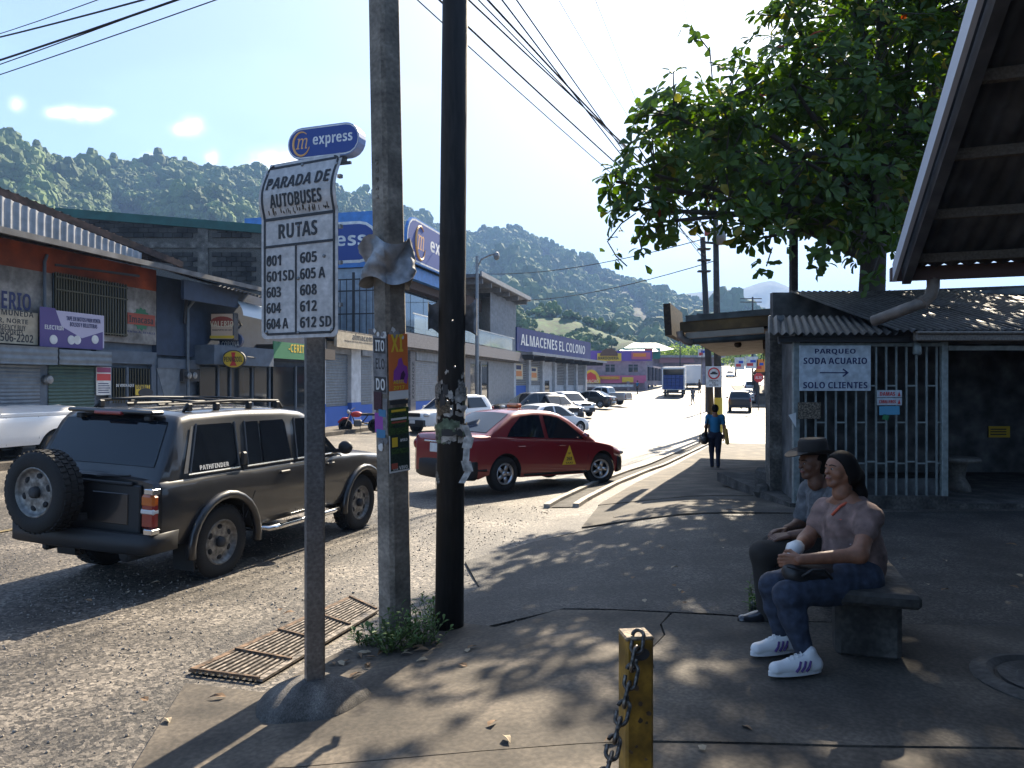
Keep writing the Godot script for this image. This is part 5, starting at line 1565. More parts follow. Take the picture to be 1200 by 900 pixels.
	sheet.call(wp, "print", 1, 519.5, -0.045, 0.045, 0.066, M.yellow, 0.0055)
	sheet.call(wp, "print", 1, 531, 0.0, 0.145, 0.035, M.poster_green, 0.0055)
	sheet.call(wp, "print", 1, 549, -0.05, 0.05, 0.04, M.brick_red, 0.0055)
	text(wp, "APOLO", face.call(1, 518, 0.03) * Transform3D(Basis(), Vector3(0, 0, 0.006)), 0.06, 0.02, M.white)
	text(wp, "EN VIVO", face.call(1, 552, 0.0) * Transform3D(Basis(), Vector3(0, 0, 0.006)), 0.12, 0.024, M.white)
	sheet.call(wp, "sheet", -1, 425, 0.0, 0.155, 0.40, mat("poster_grey", Color(0.34, 0.34, 0.35), 0.7, 0, {"tex": "blotch", "scale": 3.0}), 0.0)
	for q in [["ITO", 402, 0.075], ["ELO", 424, 0.075], ["DO", 449, 0.08]]:
		sheet.call(wp, "print", -1, q[1], 0.0, 0.13, 0.105, M.dark if q[1] != 424 else M.poster_grey, 0.002)
		text(wp, q[0], face.call(-1, q[1], 0.005) * Transform3D(Basis(), Vector3(0, 0, 0.0042)), 0.10, q[2], M.white if q[1] != 424 else M.dark)
	sheet.call(wp, "sheet", -1, 470, -0.03, 0.09, 0.13, mat("poster_maroon", Color(0.10, 0.015, 0.04), 0.6, 0, {"tex": "rust", "scale": 6.0}), 0.003)
	sheet.call(wp, "sheet", -1, 497, -0.01, 0.12, 0.14, M.poster_violet, 0.001)
	sheet.call(wp, "sheet", -1, 484, 0.02, 0.08, 0.05, mat("poster_blue", Color(0.04, 0.16, 0.30), 0.6), 0.004)
	sheet.call(wp, "sheet", -1, 510, 0.0, 0.1, 0.06, M.poster_blue, 0.003)
	sheet.call(wp, "sheet", -1, 488, 0.05, 0.05, 0.25, M.poster_grey, 0.002)
	# torn scraps round the pasted zone
	for k in 16:
		var s := -1 if k % 2 else 1
		var xf: Transform3D = face.call(s, rng.randf_range(384, 392) if k < 8 else rng.randf_range(505, 528), rng.randf_range(-0.06, 0.06))
		part(wp, "scrap", Mk.new().prism(scrap(rng.randf_range(0.015, 0.035)), 0.002, xf * Transform3D(Basis(), Vector3(0, 0, 0.001 + 0.0015 * (k % 4)))), M.white if k % 3 else M.poster_grey)
	# crumpled sheet metal collar
	var col := thing("metal_collar", "crumpled grey sheet metal wrapped round the concrete pole", "sheet metal")
	var cr := []
	for jj in 13:
		var j := jj * 0.5
		var ring := PackedVector3Array()
		for ii in 49:
			var i := ii * 0.5
			var a := TAU * i / 24.0
			var py := 303.0 + lerpf(-24, 24, j / 6.0) + 7.0 * sin(a * 3.0 + 0.6) * (1.0 if j < 4 else 0.8)
			var rr := 0.125 + 0.03 * sin(a * 3.0 + j * 0.9) + 0.022 * noise_b.get_noise_3d(i * 0.9, j * 1.7, 4.0) + 0.012 * absf(j - 3.0)
			ring.append(at.call(py) + Vector3(sin(a), 0, cos(a)) * rr * Vector3(1.1, 1, 1))
		cr.append(ring)
	part(col, "sheet", Mk.new().smooth(true).loft(cr, false, false), mat("crumpled", Color(0.48, 0.50, 0.53), 0.5, 0.25, {"tex": "blotch", "scale": 2.0}))
	# ---- tarred wooden pole
	t = thing("wooden_pole", "round tar-black wooden pole with a band of torn paper scraps", "pole")
	var b0 := hit(526, 741)
	var tp := P(533.5, 0, 5.05)
	var dv := tp - b0
	part(t, "shaft", Mk.new().smooth(true).tube([b0 - Vector3(0, 0.3, 0), b0 + dv * 0.5, b0 + dv * 1.9], [0.108, 0.095, 0.075], 20), M.creosote)
	for q in [[530, 376], [524, 470], [533, 430], [528, 480]]:
		part(t, "nail", Mk.new().ball(P(q[0], q[1], 4.92), Vector3(0.008, 0.008, 0.01), 6), M.steel_galv)
	var wr := func(py, ang, w, h, m, lift, tt, nm, tilt):
		# a scrap bent round the pole
		var k: float = (P(0, py, 5.0).y - b0.y) / dv.y
		var c: Vector3 = b0 + dv * k
		var rad: float = lerpf(0.108, 0.0845, k) + lift
		var mk := Mk.new().smooth(true)
		var nn := 6
		var e0 := []; var e1 := []
		for i in nn + 1:
			var x: float = -w / 2 + w * i / nn
			var a: float = deg_to_rad(ang) + x / rad
			var j0: float = rng.randf_range(-0.012, 0.012)
			var j1: float = rng.randf_range(-0.012, 0.012)
			var o: Vector3 = Vector3(sin(a), 0, cos(a)) * (rad + rng.randf_range(0.0, 0.003))
			e0.append(c + o + Vector3(0, -h / 2 + j0 + x * tilt, 0))
			e1.append(c + o + Vector3(0, h / 2 + j1 + x * tilt, 0))
		for i in nn: mk.quad(e0[i], e0[i + 1], e1[i + 1], e1[i])
		part(tt, nm, mk, m)
	var tp2 := thing("pole_posters", "torn white and green paper remnants round the tar-black pole", "posters")
	mat("paper_a", Color(0.62, 0.60, 0.56), 0.85, 0, {"tex": "blotch", "scale": 4.0})
	mat("paper_b", Color(0.36, 0.37, 0.36), 0.85, 0, {"tex": "rust", "scale": 5.0})
	mat("paper_c", Color(0.20, 0.27, 0.18), 0.85, 0, {"tex": "blotch", "scale": 4.0})
	mat("paper_d", Color(0.30, 0.23, 0.15), 0.85, 0, {"tex": "rust", "scale": 5.0})
	var keys := ["paper_a", "paper_b", "paper_a", "paper_c", "paper_d", "paper_b", "dark"]
	for k in 46:
		var py := rng.randf_range(452, 518)
		wr.call(py, rng.randf_range(-95, 95), rng.randf_range(0.04, 0.13), rng.randf_range(0.025, 0.10), M[keys[k % 7]], 0.002 + k * 0.00035, tp2, "scrap", rng.randf_range(-0.2, 0.2))
	wr.call(507, 10, 0.16, 0.07, M.dark, 0.019, tp2, "scrap", 0.0)
	wr.call(500, -5, 0.17, 0.05, M.paper_c, 0.0195, tp2, "scrap", 0.05)
	for k in 9:
		wr.call(rng.randf_range(425, 455), rng.randf_range(-80, 80), 0.03, 0.02, M.paper_a, 0.003, tp2, "scrap", 0.3)
	for k in 7:
		wr.call(rng.randf_range(552, 580), rng.randf_range(-80, -40), 0.04, 0.07, M.paper_b, 0.002, tp2, "scrap", 0.1)
	# strip hanging loose on the road side
	var hs := Mk.new().smooth(true)
	var pp := [P(545, 498, 4.97), P(550, 512, 4.95), P(547, 525, 4.95), P(546, 540, 4.94), P(549, 552, 4.93), P(541, 566, 4.93)]
	for i in 5:
		var w0 := 0.022 + 0.012 * (i % 2)
		hs.quad(pp[i] + Vector3(-w0, 0, 0), pp[i] + Vector3(w0, 0, 0.02), pp[i + 1] + Vector3(w0, 0, 0.02), pp[i + 1] + Vector3(-w0, 0, 0))
	part(tp2, "loose_strip", hs, M.paper_a)
	var cl := thing("metal_collar", "bent grey metal plate hugging the back of the tar-black pole", "sheet metal")
	var k2: float = (P(0, 367, 5.0).y - b0.y) / dv.y
	var cc: Vector3 = b0 + dv * k2
	var mk2 := Mk.new().smooth(true)
	for i in 14:
		var q := []
		for e in [[i, -0.13], [i + 1, -0.13], [i + 1, 0.13], [i, 0.13]]:
			var a: float = deg_to_rad(80 + 215.0 * e[0] / 14)
			var rr: float = 0.125 + 0.03 * sin(e[0] * 0.5)
			q.append(cc + Vector3(sin(a) * rr * 1.25, e[1] * (0.85 + 0.2 * sin(e[0] * 0.9)), cos(a) * rr))
		mk2.quad(q[0], q[1], q[2], q[3])
	part(cl, "sheet", mk2, M.crumpled)
	weeds()
func scrap(r: float) -> PackedVector2Array:
	var p := PackedVector2Array()
	for i in 7:
		var a := TAU * i / 7.0
		p.append(Vector2(cos(a), sin(a)) * r * rng.randf_range(0.55, 1.2))
	return p
func weeds():
	var r := RandomNumberGenerator.new()
	r.seed = 5
	mat("weed", Color(1, 1, 1), 0.6, 0, {"vc": true, "back": Color(0.45, 0.6, 0.15)})
	for q in [[458, 770, 30, 0.22, "clump of green weeds growing at the foot of the concrete pole"], [492, 762, 36, 0.24, "bushy weeds between the two poles"], [515, 735, 22, 0.2, "grassy tuft at the foot of the tar-black pole"], [432, 765, 14, 0.14, "low weeds beside the drain grate"], [893, 722, 16, 0.2, "grass tuft behind the seated man's shoe"]]:
		var c := hit(q[0], q[1])
		var t := thing("weed_clump", q[4], "weeds", c)
		var b := Mk.new()
		var st := Mk.new()
		for k in q[2]:
			var a := r.randf() * TAU
			var base := Vector3(cos(a), 0, sin(a)) * r.randf() * 0.13
			base.y = 0.03
			var tip := base + Vector3(r.randfn() * 0.07, q[3] * r.randf_range(0.5, 1.15), r.randfn() * 0.07)
			st.tube([base, base.lerp(tip, 0.5) + Vector3(r.randfn(), 0, r.randfn()) * 0.012, tip], [0.003, 0.0025, 0.0015], 4, false)
			for i in 7:
				var p := base.lerp(tip, 0.2 + 0.8 * i / 6.0)
				var g := r.randf()
				leaf(b, p, Vector3(r.randfn(), 0.5, r.randfn()).normalized(), Vector3.UP, r.randf_range(0.03, 0.065), 0.012, Color(0.05, 0.10, 0.018).lerp(Color(0.13, 0.20, 0.04), g * g))
		part(t, "leaves", b, M.weed)
		part(t, "stems", st, mat("weed_stem", Color(0.07, 0.09, 0.03), 0.8))

# ================================================================ poles of the junction and overhead lines
func sag(a: Vector3, b: Vector3, drop: float, n := 14) -> Array:
	var p := []
	for i in n + 1:
		var k := float(i) / n
		p.append(a.lerp(b, k) - Vector3(0, drop * 4.0 * k * (1.0 - k), 0))
	return p
func wire(label: String, a: Vector3, b: Vector3, drop: float, r := 0.012, grp := ""):
	var t := thing("overhead_wire", label, "wire", Vector3.ZERO, 0.0, grp)
	part(t, "cable", Mk.new().smooth(true).tube(sag(a, b, drop), r, 5), M.black)
func wires():
	var pole_mat := mat("pole_grey", Color(0.15, 0.135, 0.12), 0.9, 0, {"tex": "fine", "scale": 1.0, "detail": "blotch", "dscale": 0.6})
	var D := 36.0
	var t := thing("utility_pole", "straight grey utility pole with transformer behind the traffic sign", "pole")
	var b := P(842, 500, D); b.y = G(b.x, D)
	part(t, "shaft", Mk.new().smooth(true).tube([b, P(838.5, 252, D)], [0.19, 0.13], 10), pole_mat)
	part(t, "painted_foot", Mk.new().tube([b + Vector3(0, 0.02, 0.0), b + Vector3(-0.01, 1.7, 0)], 0.2, 10), M.yellow, "yellow painted foot")
	part(t, "transformer", Mk.new().smooth(true).lathe([[0.1, -0.5], [0.24, -0.45], [0.24, 0.4], [0.1, 0.5]], Transform3D(Basis(), P(845, 275, D - 0.3)), 12), M.steel_galv)
	part(t, "cross_arm", Mk.new().box(P(838, 285, D), Vector3(1.6, 0.1, 0.1), Basis(Vector3.UP, 0.3)), M.dark)
	part(t, "insulator_box", Mk.new().box(P(829, 272, D), Vector3(0.25, 0.35, 0.2)), M.brick_red)
	t = thing("utility_pole", "leaning dark timber utility pole behind the traffic sign", "pole")
	b = P(834, 500, D + 0.6); b.y = G(b.x, D + 0.6)
	part(t, "shaft", Mk.new().smooth(true).tube([b, P(823.5, 278, D + 0.6)], [0.18, 0.13], 10), M.dark)
	for py in [292, 305, 318]:
		part(t, "cable_bracket", Mk.new().box(P(825, py, D + 0.5), Vector3(0.6, 0.08, 0.3)), M.dark)
	t = thing("utility_pole", "slim square post rising behind the booth roof into the tree", "pole")
	part(t, "shaft", Mk.new().box((P(929, 370, 14.6) + P(931, 180, 14.6)) / 2 - Vector3(0, 1.0, 0), Vector3(0.13, 5.2, 0.13)), pole_mat)
	t = thing("guy_rod", "thin steel guy rod anchored at the kerb before the junction", "rod")
	b = hit(820, 520)
	part(t, "rod", Mk.new().tube([b, P(823, 400, 27.0)], 0.012, 6), M.steel_galv)
	part(t, "anchor", Mk.new().tube([b, b + Vector3(0.01, 0.35, 0)], 0.03, 6), M.dark)
	# traffic sign
	t = thing("traffic_sign", "white no-parking plate with a red ring and car symbol on the poles", "sign")
	var c := P(836.5, 441.5, 34.8)
	part(t, "plate", Mk.new().cbox(c, Vector3(0.76, 0.98, 0.03), 0.01), M.white)
	var ring := []
	for i in 25: ring.append(c + Vector3(cos(TAU * i / 24.0) * 0.25, 0.16 + sin(TAU * i / 24.0) * 0.25, 0.02))
	part(t, "ring", Mk.new().tube(ring, 0.035, 6), M.red)
	part(t, "car_symbol", Mk.new().prism(PackedVector2Array([Vector2(-0.17, -0.05), Vector2(0.17, -0.05), Vector2(0.17, 0.02), Vector2(0.1, 0.03), Vector2(0.06, 0.085), Vector2(-0.07, 0.085), Vector2(-0.11, 0.03), Vector2(-0.17, 0.015)]), 0.006, Transform3D(Basis(), c + Vector3(0, 0.16, 0.016))), M.dark)
	for q in [["PARADA", -0.19], ["DE", -0.29], ["BUSES", -0.39]]:
		text(t, q[0], Transform3D(Basis(), c + Vector3(0, q[1], 0.016)), 0.16 if q[0] == "DE" else 0.42, 0.07, M.dark)
	# bundle of lines along the street: ends on the junction poles, starts over the camera
	var ends := [[838, 262], [832, 268], [836, 274], [826, 282], [824, 292], [826, 300], [828, 308]]
	var starts := [[565, 0, 13.9], [578, 0, 13.9], [590, 0, 14.4], [552, 20, 14.0], [548, 36, 14.2], [604, 0, 14.0], [616, 0, 13.6]]
	for i in 7:
		var s := P(starts[i][0], starts[i][1], starts[i][2])
		var e := P(ends[i][0], ends[i][1], D)
		var back := s - (e - s) * 0.62
		wire("black overhead line in the bundle running down the street to the junction poles", back, e, 0.25 + 0.05 * (i % 3), [0.018, 0.014, 0.022, 0.02, 0.012, 0.016, 0.014][i], "bundle of street lines")
	for q in [[658, 0, 740, 140, 13.0], [700, 0, 760, 150, 13.0], [802, 0, 812, 60, 13.0]]:
		var s := P(q[0], q[1], 13.0)
		var e := P(q[2], q[3], 22.0)
		wire("thin service wire crossing the sky beside the tree crown", s - (e - s) * 0.7, e + (e - s) * 0.6, 0.1, 0.006, "thin wires by the tree")
	var lw := [[0, 34, 135, 0, 0.014], [0, 61, 182, 0, 0.018], [0, 78, 228, 0, 0.009], [0, 30, 90, 0, 0.007], [0, 66, 190, -3, 0.009]]
	for q in lw:
		var s := P(q[2], q[3], 11.3)
		var e := P(q[0], q[1], 13.6)
		wire("sagging overhead wire crossing the road high above the shops", s + (s - e) * 1.2, e - (s - e) * 2.5, 0.15, q[4], "wires crossing the road")
	for q in [[570, 321, 60, 735, 300, 45], [605, 352, 70, 750, 325, 50]]:
		wire("slack dark wire strung before the hills from the lamp", P(q[0], q[1], q[2]), P(q[3] + 90, q[4] - 20, 36.0), 0.5, 0.025, "slack wires before the hills")
	# far crossarm pole on the skyline
	t = thing("utility_pole", "small far crossarm pole standing against the blue mountain", "pole")
	var f0 := P(882, 380, 90)
	part(t, "shaft", Mk.new().tube([Vector3(f0.x, 0, f0.z), P(882, 348, 90)], 0.1, 6), M.dark)
	for py in [350, 354]:
		part(t, "cross_arm", Mk.new().box(P(880, py, 90), Vector3(2.6, 0.1, 0.1)), M.dark)

# ================================================================ bus stop sign
func bus_sign():
	mat("sign_face", Color(0.74, 0.69, 0.655), 0.55, 0, {"tex": "soft", "scale": 1.5, "detail": "soft", "dscale": 4.0})
	mat("footing", Color(0.34, 0.31, 0.275), 0.9, 0, {"tex": "grit", "scale": 2.0, "detail": "blotch", "dscale": 1.5, "bump": "grit", "bumpcm": 0.5})
	mat("sign_black", Color(0.015, 0.015, 0.017), 0.6)
	var t := thing("bus_stop_sign", "white bus stop sign listing routes on a galvanised post in a concrete footing", "sign")
	var d := 3.86
	var base := hit(356, 834)
	var topp := P(352, 190, d)
	var yaw := deg_to_rad(-27)
	var bs := Basis(Vector3.UP, yaw)
	var ps := Basis(Vector3.UP, deg_to_rad(28))
	# channel post: web and two flanges
	var hgt := topp.y - base.y
	var pc := base + Vector3(0, hgt / 2, 0)
	pc.x = P(355.5, 0, d).x
	var post := Mk.new()
	post.box(pc + ps * Vector3(-0.01, 0, 0.028), Vector3(0.088, hgt, 0.006), ps)
	post.box(pc + ps * Vector3(-0.052, 0, 0.002), Vector3(0.006, hgt, 0.055), ps)
	post.box(pc + ps * Vector3(0.033, 0, 0.002), Vector3(0.006, hgt, 0.055), ps)
	post.box(pc + ps * Vector3(0.046, 0, -0.022), Vector3(0.024, hgt, 0.005), ps)
	part(t, "post", post, M.steel_galv)
	var mound := Mk.new().smooth(true)
	var rings := []
	for q in [[0.30, 0.0], [0.29, 0.05], [0.26, 0.09], [0.2, 0.135], [0.12, 0.175], [0.02, 0.19]]:
		var ring := PackedVector3Array()
		for i in 22:
			var a := TAU * i / 22.0
			ring.append(Vector3(pc.x - 0.01, base.y + q[1], base.z) + Vector3(cos(a), 0, -sin(a)) * q[0] * (1.0 + 0.09 * sin(a * 2.0 + 1.0) + 0.05 * sin(a * 5.0)))
		rings.append(ring)
	mound.loft(rings, true, true)
	part(t, "footing", mound, M.footing, "rough concrete footing mound")
	# panel: lower flat part, upper part bent
	var w := 0.515
	var ctr := P(350, 396, d - 0.06)
	var org := Transform3D(bs, ctr)
	var H := (402.0 - 190.0) / F * (d - 0.06)
	var tilt_at := H * 0.685
	# outline in panel coordinates: x across, y up from the bottom edge; z bends at the top part
	var zf := func(y):
		var k: float = clampf((y - tilt_at) / (H - tilt_at), -0.2, 1.0)
		return 0.0 if k < 0.0 else 0.028 * sin(k * PI * 1.3) - 0.02 * k
	var face := func(x0, x1, y0, y1, lift, m, nm):
		var b := Mk.new()
		var n := maxi(1, int((y1 - y0) / 0.03))
		for i in n:
			var a := lerpf(y0, y1, float(i) / n)
			var c := lerpf(y0, y1, float(i + 1) / n)
			var cen := Vector3((x0 + x1) / 2, (a + c) / 2, (zf.call(a) + zf.call(c)) / 2 + lift)
			var ang: float = -atan2(zf.call(c) - zf.call(a), c - a)
			b.box(org * cen, Vector3(x1 - x0, (c - a) / cos(ang) + 0.0006, 0.0024), bs * Basis(Vector3.RIGHT, -ang))
		return part(t, nm, b, m)
	# rounded panel built as a prism for the flat part and strips for the bent part
	var r := 0.03
	var low := PackedVector2Array()
	for i in 5: low.append(Vector2(-w / 2 + r - cos(PI / 2 * i / 4) * r, r - sin(PI / 2 * i / 4) * r))
	for i in 5: low.append(Vector2(w / 2 - r + sin(PI / 2 * i / 4) * r, r - cos(PI / 2 * i / 4) * r))
	low.append(Vector2(w / 2, tilt_at)); low.append(Vector2(-w / 2, tilt_at))
	part(t, "panel", Mk.new().prism(low, 0.003, org * Transform3D(Basis(), Vector3(0, 0, -0.0018))), M.sign_face)
	face.call(-w / 2, w / 2, tilt_at, H - r, 0.0, M.sign_face, "bent_panel")
	face.call(-w / 2 + 0.02, w / 2 - 0.02, H - r, H, 0.0, M.sign_face, "bent_panel")
	var L := 0.003
	var bw := 0.012
	var m := 0.018
	face.call(-w / 2 + m, -w / 2 + m + bw, m + r, H - m - r * 0.6, L, M.sign_black, "border_line")
	face.call(w / 2 - m - bw, w / 2 - m, m + r, H - m - r * 0.6, L, M.sign_black, "border_line")
	face.call(-w / 2 + m + r * 0.8, w / 2 - m - r * 0.8, m, m + bw, L, M.sign_black, "border_line")
	face.call(-w / 2 + m + r * 0.6, w / 2 - m - r * 0.6, H - m - bw, H - m, L, M.sign_black, "border_line")
	for s in [-1, 1]:
		for q in [[m, m + r, 1], [H - m, H - m - r * 0.6, -1]]:
			var pts := []
			for i in 5:
				var a := PI / 2 * i / 4
				var x: float = s * (w / 2 - m - bw / 2 - r * (1.0 - cos(a)))
				var y: float = q[1] - q[2] * sin(a) * (r - bw / 2)
				pts.append(org * Vector3(x, y, zf.call(y) + L))
			part(t, "border_line", Mk.new().tube(pts, 0.0045, 4), M.sign_black)
	var y_r := H * 0.52
	face.call(-w / 2 + m, w / 2 - m, tilt_at - 0.018, tilt_at - 0.004, L + 0.0006, M.sign_black, "border_line")
	face.call(-w / 2 + m, w / 2 - m, y_r - 0.006, y_r + 0.006, L + 0.0006, M.sign_black, "border_line")
	face.call(-0.022, -0.012, m, y_r, L + 0.0003, M.sign_black, "border_line")
	var tx := func(words, x, y, ww, hh):
		var ang: float = atan2(zf.call(y + 0.02) - zf.call(y - 0.02), 0.04)
		text(t, words, org * Transform3D(Basis(Vector3.RIGHT, ang), Vector3(x, y, zf.call(y) + 0.0022)), ww, hh, M.sign_black)
	tx.call("PARADA DE", 0.0, H * 0.872, 0.42, 0.068)
	tx.call("AUTOBUSES", -0.005, H * 0.768, 0.345, 0.068)
	tx.call("RUTAS", -0.005, H * 0.6, 0.26, 0.075)
	var rows := [["601", "605"], ["601SD", "605 A"], ["603", "608"], ["604", "612"], ["604 A", "612 SD"]]
	var ws := [[0.10, 0.11], [0.19, 0.165], [0.10, 0.11], [0.10, 0.11], [0.15, 0.205]]
	for i in 5:
		var y := H * (0.44 - i * 0.089)
		tx.call(rows[i][0], -w / 2 + 0.038 + ws[i][0] / 2, y, ws[i][0], 0.056)
		tx.call(rows[i][1], 0.012 + ws[i][1] / 2, y, ws[i][1], 0.056)
	for q in [[-0.235, 0.965], [0.235, 0.955], [0.0, 0.985], [0.0, 0.64], [0.0, 0.35], [-0.22, 0.06], [0.22, 0.06], [0.0, 0.05], [0.17, 0.46]]:
		var y: float = H * q[1] - 0.02
		part(t, "bolt", Mk.new().lathe([[0.009, 0], [0.009, 0.004], [0.004, 0.007]], org * Transform3D(Basis(Vector3.RIGHT, PI / 2), Vector3(q[0], y, zf.call(y) + 0.002)), 8), M.steel_galv)
	for y in [0.16, 0.37, 0.55, 0.8]:
		part(t, "clip", Mk.new().box(org * Vector3(w / 2 + 0.003, y, -0.012), Vector3(0.02, 0.018, 0.02), bs), M.steel_galv)
	# weathered streaks of dirt on the bend
	mat("grime", Color(0.20, 0.15, 0.10), 0.9, 0, {"tex": "rust", "scale": 6.0})
	for k in 40:
		var x := rng.randf_range(-w / 2 + 0.05, w / 2 - 0.06)
		var y := tilt_at + rng.randf_range(0.004, 0.02)
		face.call(x, x + rng.randf_range(0.002, 0.006), y, y + rng.randf_range(0.006, 0.03), 0.0016, M.grime, "stain")
	for q in [[-0.19, 0.885, 0.02], [-0.215, 0.52, 0.015], [-0.2, 0.46, 0.028], [0.2, 0.7, 0.012]]:
		part(t, "scratch", Mk.new().prism(scrap(q[2] * 0.6), 0.001, org * Transform3D(Basis(), Vector3(q[0], H * q[1], zf.call(H * q[1]) + 0.0016))), M.dark)

# ================================================================ yellow post with chain
func yellow_post():
	mat("post_yellow", Color(0.56, 0.30, 0.035), 0.5, 0, {"tex": "blotch", "scale": 1.6, "detail": "soft", "dscale": 6.0})
	mat("chain", Color(0.36, 0.31, 0.26), 0.42, 0.8, {"tex": "rust", "scale": 5.0})
	var t := thing("yellow_post", "square yellow steel post with paint worn off its top", "post")
	var d := 2.3
	var c := P(745, 738, d)
	var bs := Basis(Vector3.UP, deg_to_rad(8))
	part(t, "tube", Mk.new().cbox(Vector3(c.x, (c.y - 0.02) / 2 - 0.05, -d), Vector3(0.088, c.y + 0.1, 0.088), 0.008, bs), M.post_yellow)
	part(t, "cap", Mk.new().cbox(Vector3(c.x, c.y - 0.015, -d), Vector3(0.091, 0.014, 0.091), 0.005, bs), mat("worn_cap", Color(0.50, 0.36, 0.22), 0.6, 0.2, {"tex": "rust", "scale": 4.0}))
	for k in 9:
		var s := rng.randf_range(0.004, 0.011)
		part(t, "chip", Mk.new().prism(scrap(s), 0.001, Transform3D(bs, Vector3(c.x, c.y, -d) + bs * Vector3(rng.randf_range(-0.035, 0.035), -0.03 - rng.randf() * 0.5, 0.0441))), M.rusty)
	var hole := Mk.new().lathe([[0.03, 0], [0.03, 0.003]], Transform3D(bs * Basis(Vector3.RIGHT, PI / 2) * Basis.from_scale(Vector3(1, 1, 0.65)), Vector3(c.x, c.y - 0.06, -d) + bs * Vector3(0.0, 0, 0.0435)), 14)
	part(t, "slot", hole, M.dark)
	var ch := thing("chain", "rusty steel chain hanging down from the yellow post", "chain")
	var path := [P(747, 752, d - 0.05), P(744, 772, 2.22), P(738, 800, 2.2), P(731, 830, 2.17), P(722, 862, 2.12), P(714, 892, 2.06), P(704, 925, 1.98), P(690, 965, 1.9), P(668, 1010, 1.8), P(635, 1050, 1.7), P(590, 1080, 1.6), P(540, 1090, 1.5)]
	var cv := Curve3D.new()
	for p in path: cv.add_point(p)
	var L := cv.get_baked_length()
	var pitch := 0.052
	var lk := Mk.new().smooth(true)
	var pts := []
	for i in 17:
		var a := TAU * i / 16.0
		pts.append(Vector3(cos(a) * 0.017, signf(sin(a)) * 0.017 + sin(a) * 0.019, 0))
	lk.tube(pts, 0.0062, 7, false)
	var link := lk.mesh()
	for i in int(L / pitch):
		var p := cv.sample_baked(i * pitch)
		var q := cv.sample_baked(minf(i * pitch + 0.03, L))
		var y := (q - p).normalized()
		var x := y.cross(Vector3(0.2, 0.1, 1)).normalized()
		var o := part(ch, "link", link, M.chain)
		o.transform = Transform3D(Basis(x, y, x.cross(y)) * Basis(Vector3.UP, (PI / 2 if i % 2 else 0.0) + rng.randf_range(-0.2, 0.2) + 0.6), p)

# ================================================================ vehicles (local: x right, y up, the front towards -z; l runs from the tail, 0, to the nose, L)
func tab(t: Array, l: float) -> float: return interp(t, l)
func car_side_x(sp: Dictionary, l: float, y: float) -> float:
	var belt := tab(sp.belt, l)
	var k := clampf((y - belt) / (sp.roof - sp.belt_y), 0.0, 1.2)
	return lerpf(tab(sp.plan, l) * 0.955, sp.roof_hw, k)
func car_top(sp: Dictionary, l: float, u: float, up := 0.0) -> Vector3:
	var y := tab(sp.cabin, l)
	var xe := car_side_x(sp, l, y) - 0.05
	var k := clampf((y - sp.belt_y) / (sp.roof - sp.belt_y), 0.0, 1.0)
	return Vector3(u * xe, y + up + 0.035 * (1.0 - u * u) * k, sp.L / 2 - l)
func car_glass(sp: Dictionary, l0: float, l1: float, um: float, called: String, t: Node, m: Material):
	# a screen laid 8 mm above the cabin's sloping end
	var b := Mk.new().smooth(true)
	var a := Vector3(0, tab(sp.cabin, l0), -l0)
	var c := Vector3(0, tab(sp.cabin, l1), -l1)
	var n := Vector3(0, -(c.z - a.z), c.y - a.y).normalized()
	if n.y < 0: n = -n
	for i in 6:
		for j in 10:
			var q := []
			for e in [[i, j], [i, j + 1], [i + 1, j + 1], [i + 1, j]]:
				q.append(car_top(sp, lerpf(l0, l1, e[0] / 6.0), lerpf(-um, um, e[1] / 10.0)) + n * 0.008)
			b.quad(q[0], q[1], q[2], q[3])
	return part(t, called, b, m)
func side_poly(sp: Dictionary, t: Node, called: String, poly: Array, m: Material, lift := 0.006, both := true):
	var o
	for s in ([1, -1] if both else [1]):
		var b := Mk.new()
		var pv := PackedVector2Array()
		for q in poly: pv.append(Vector2(q[0], q[1]))
		var ti := Geometry2D.triangulate_polygon(pv)
		for i in range(0, ti.size(), 3):
			var v := []
			for k in 3:
				var q := pv[ti[i + k]]
				v.append(Vector3(s * (car_side_x(sp, q.x, q.y) + lift), q.y, sp.L / 2 - q.x))
			b.tri(v[0], v[1], v[2])
		o = part(t, called, b, m)
	return o
func body_x(sp: Dictionary, l: float, y: float) -> float:
	var hw := tab(sp.plan, l)
	var v := clampf((y - sp.sill) / (tab(sp.belt, l) - sp.sill), 0.0, 1.0)
	return hw * interp([[0, 0.95], [0.15, 0.985], [0.45, 1.0], [0.72, 1.0], [0.9, 0.985], [1.0, 0.955]], v)
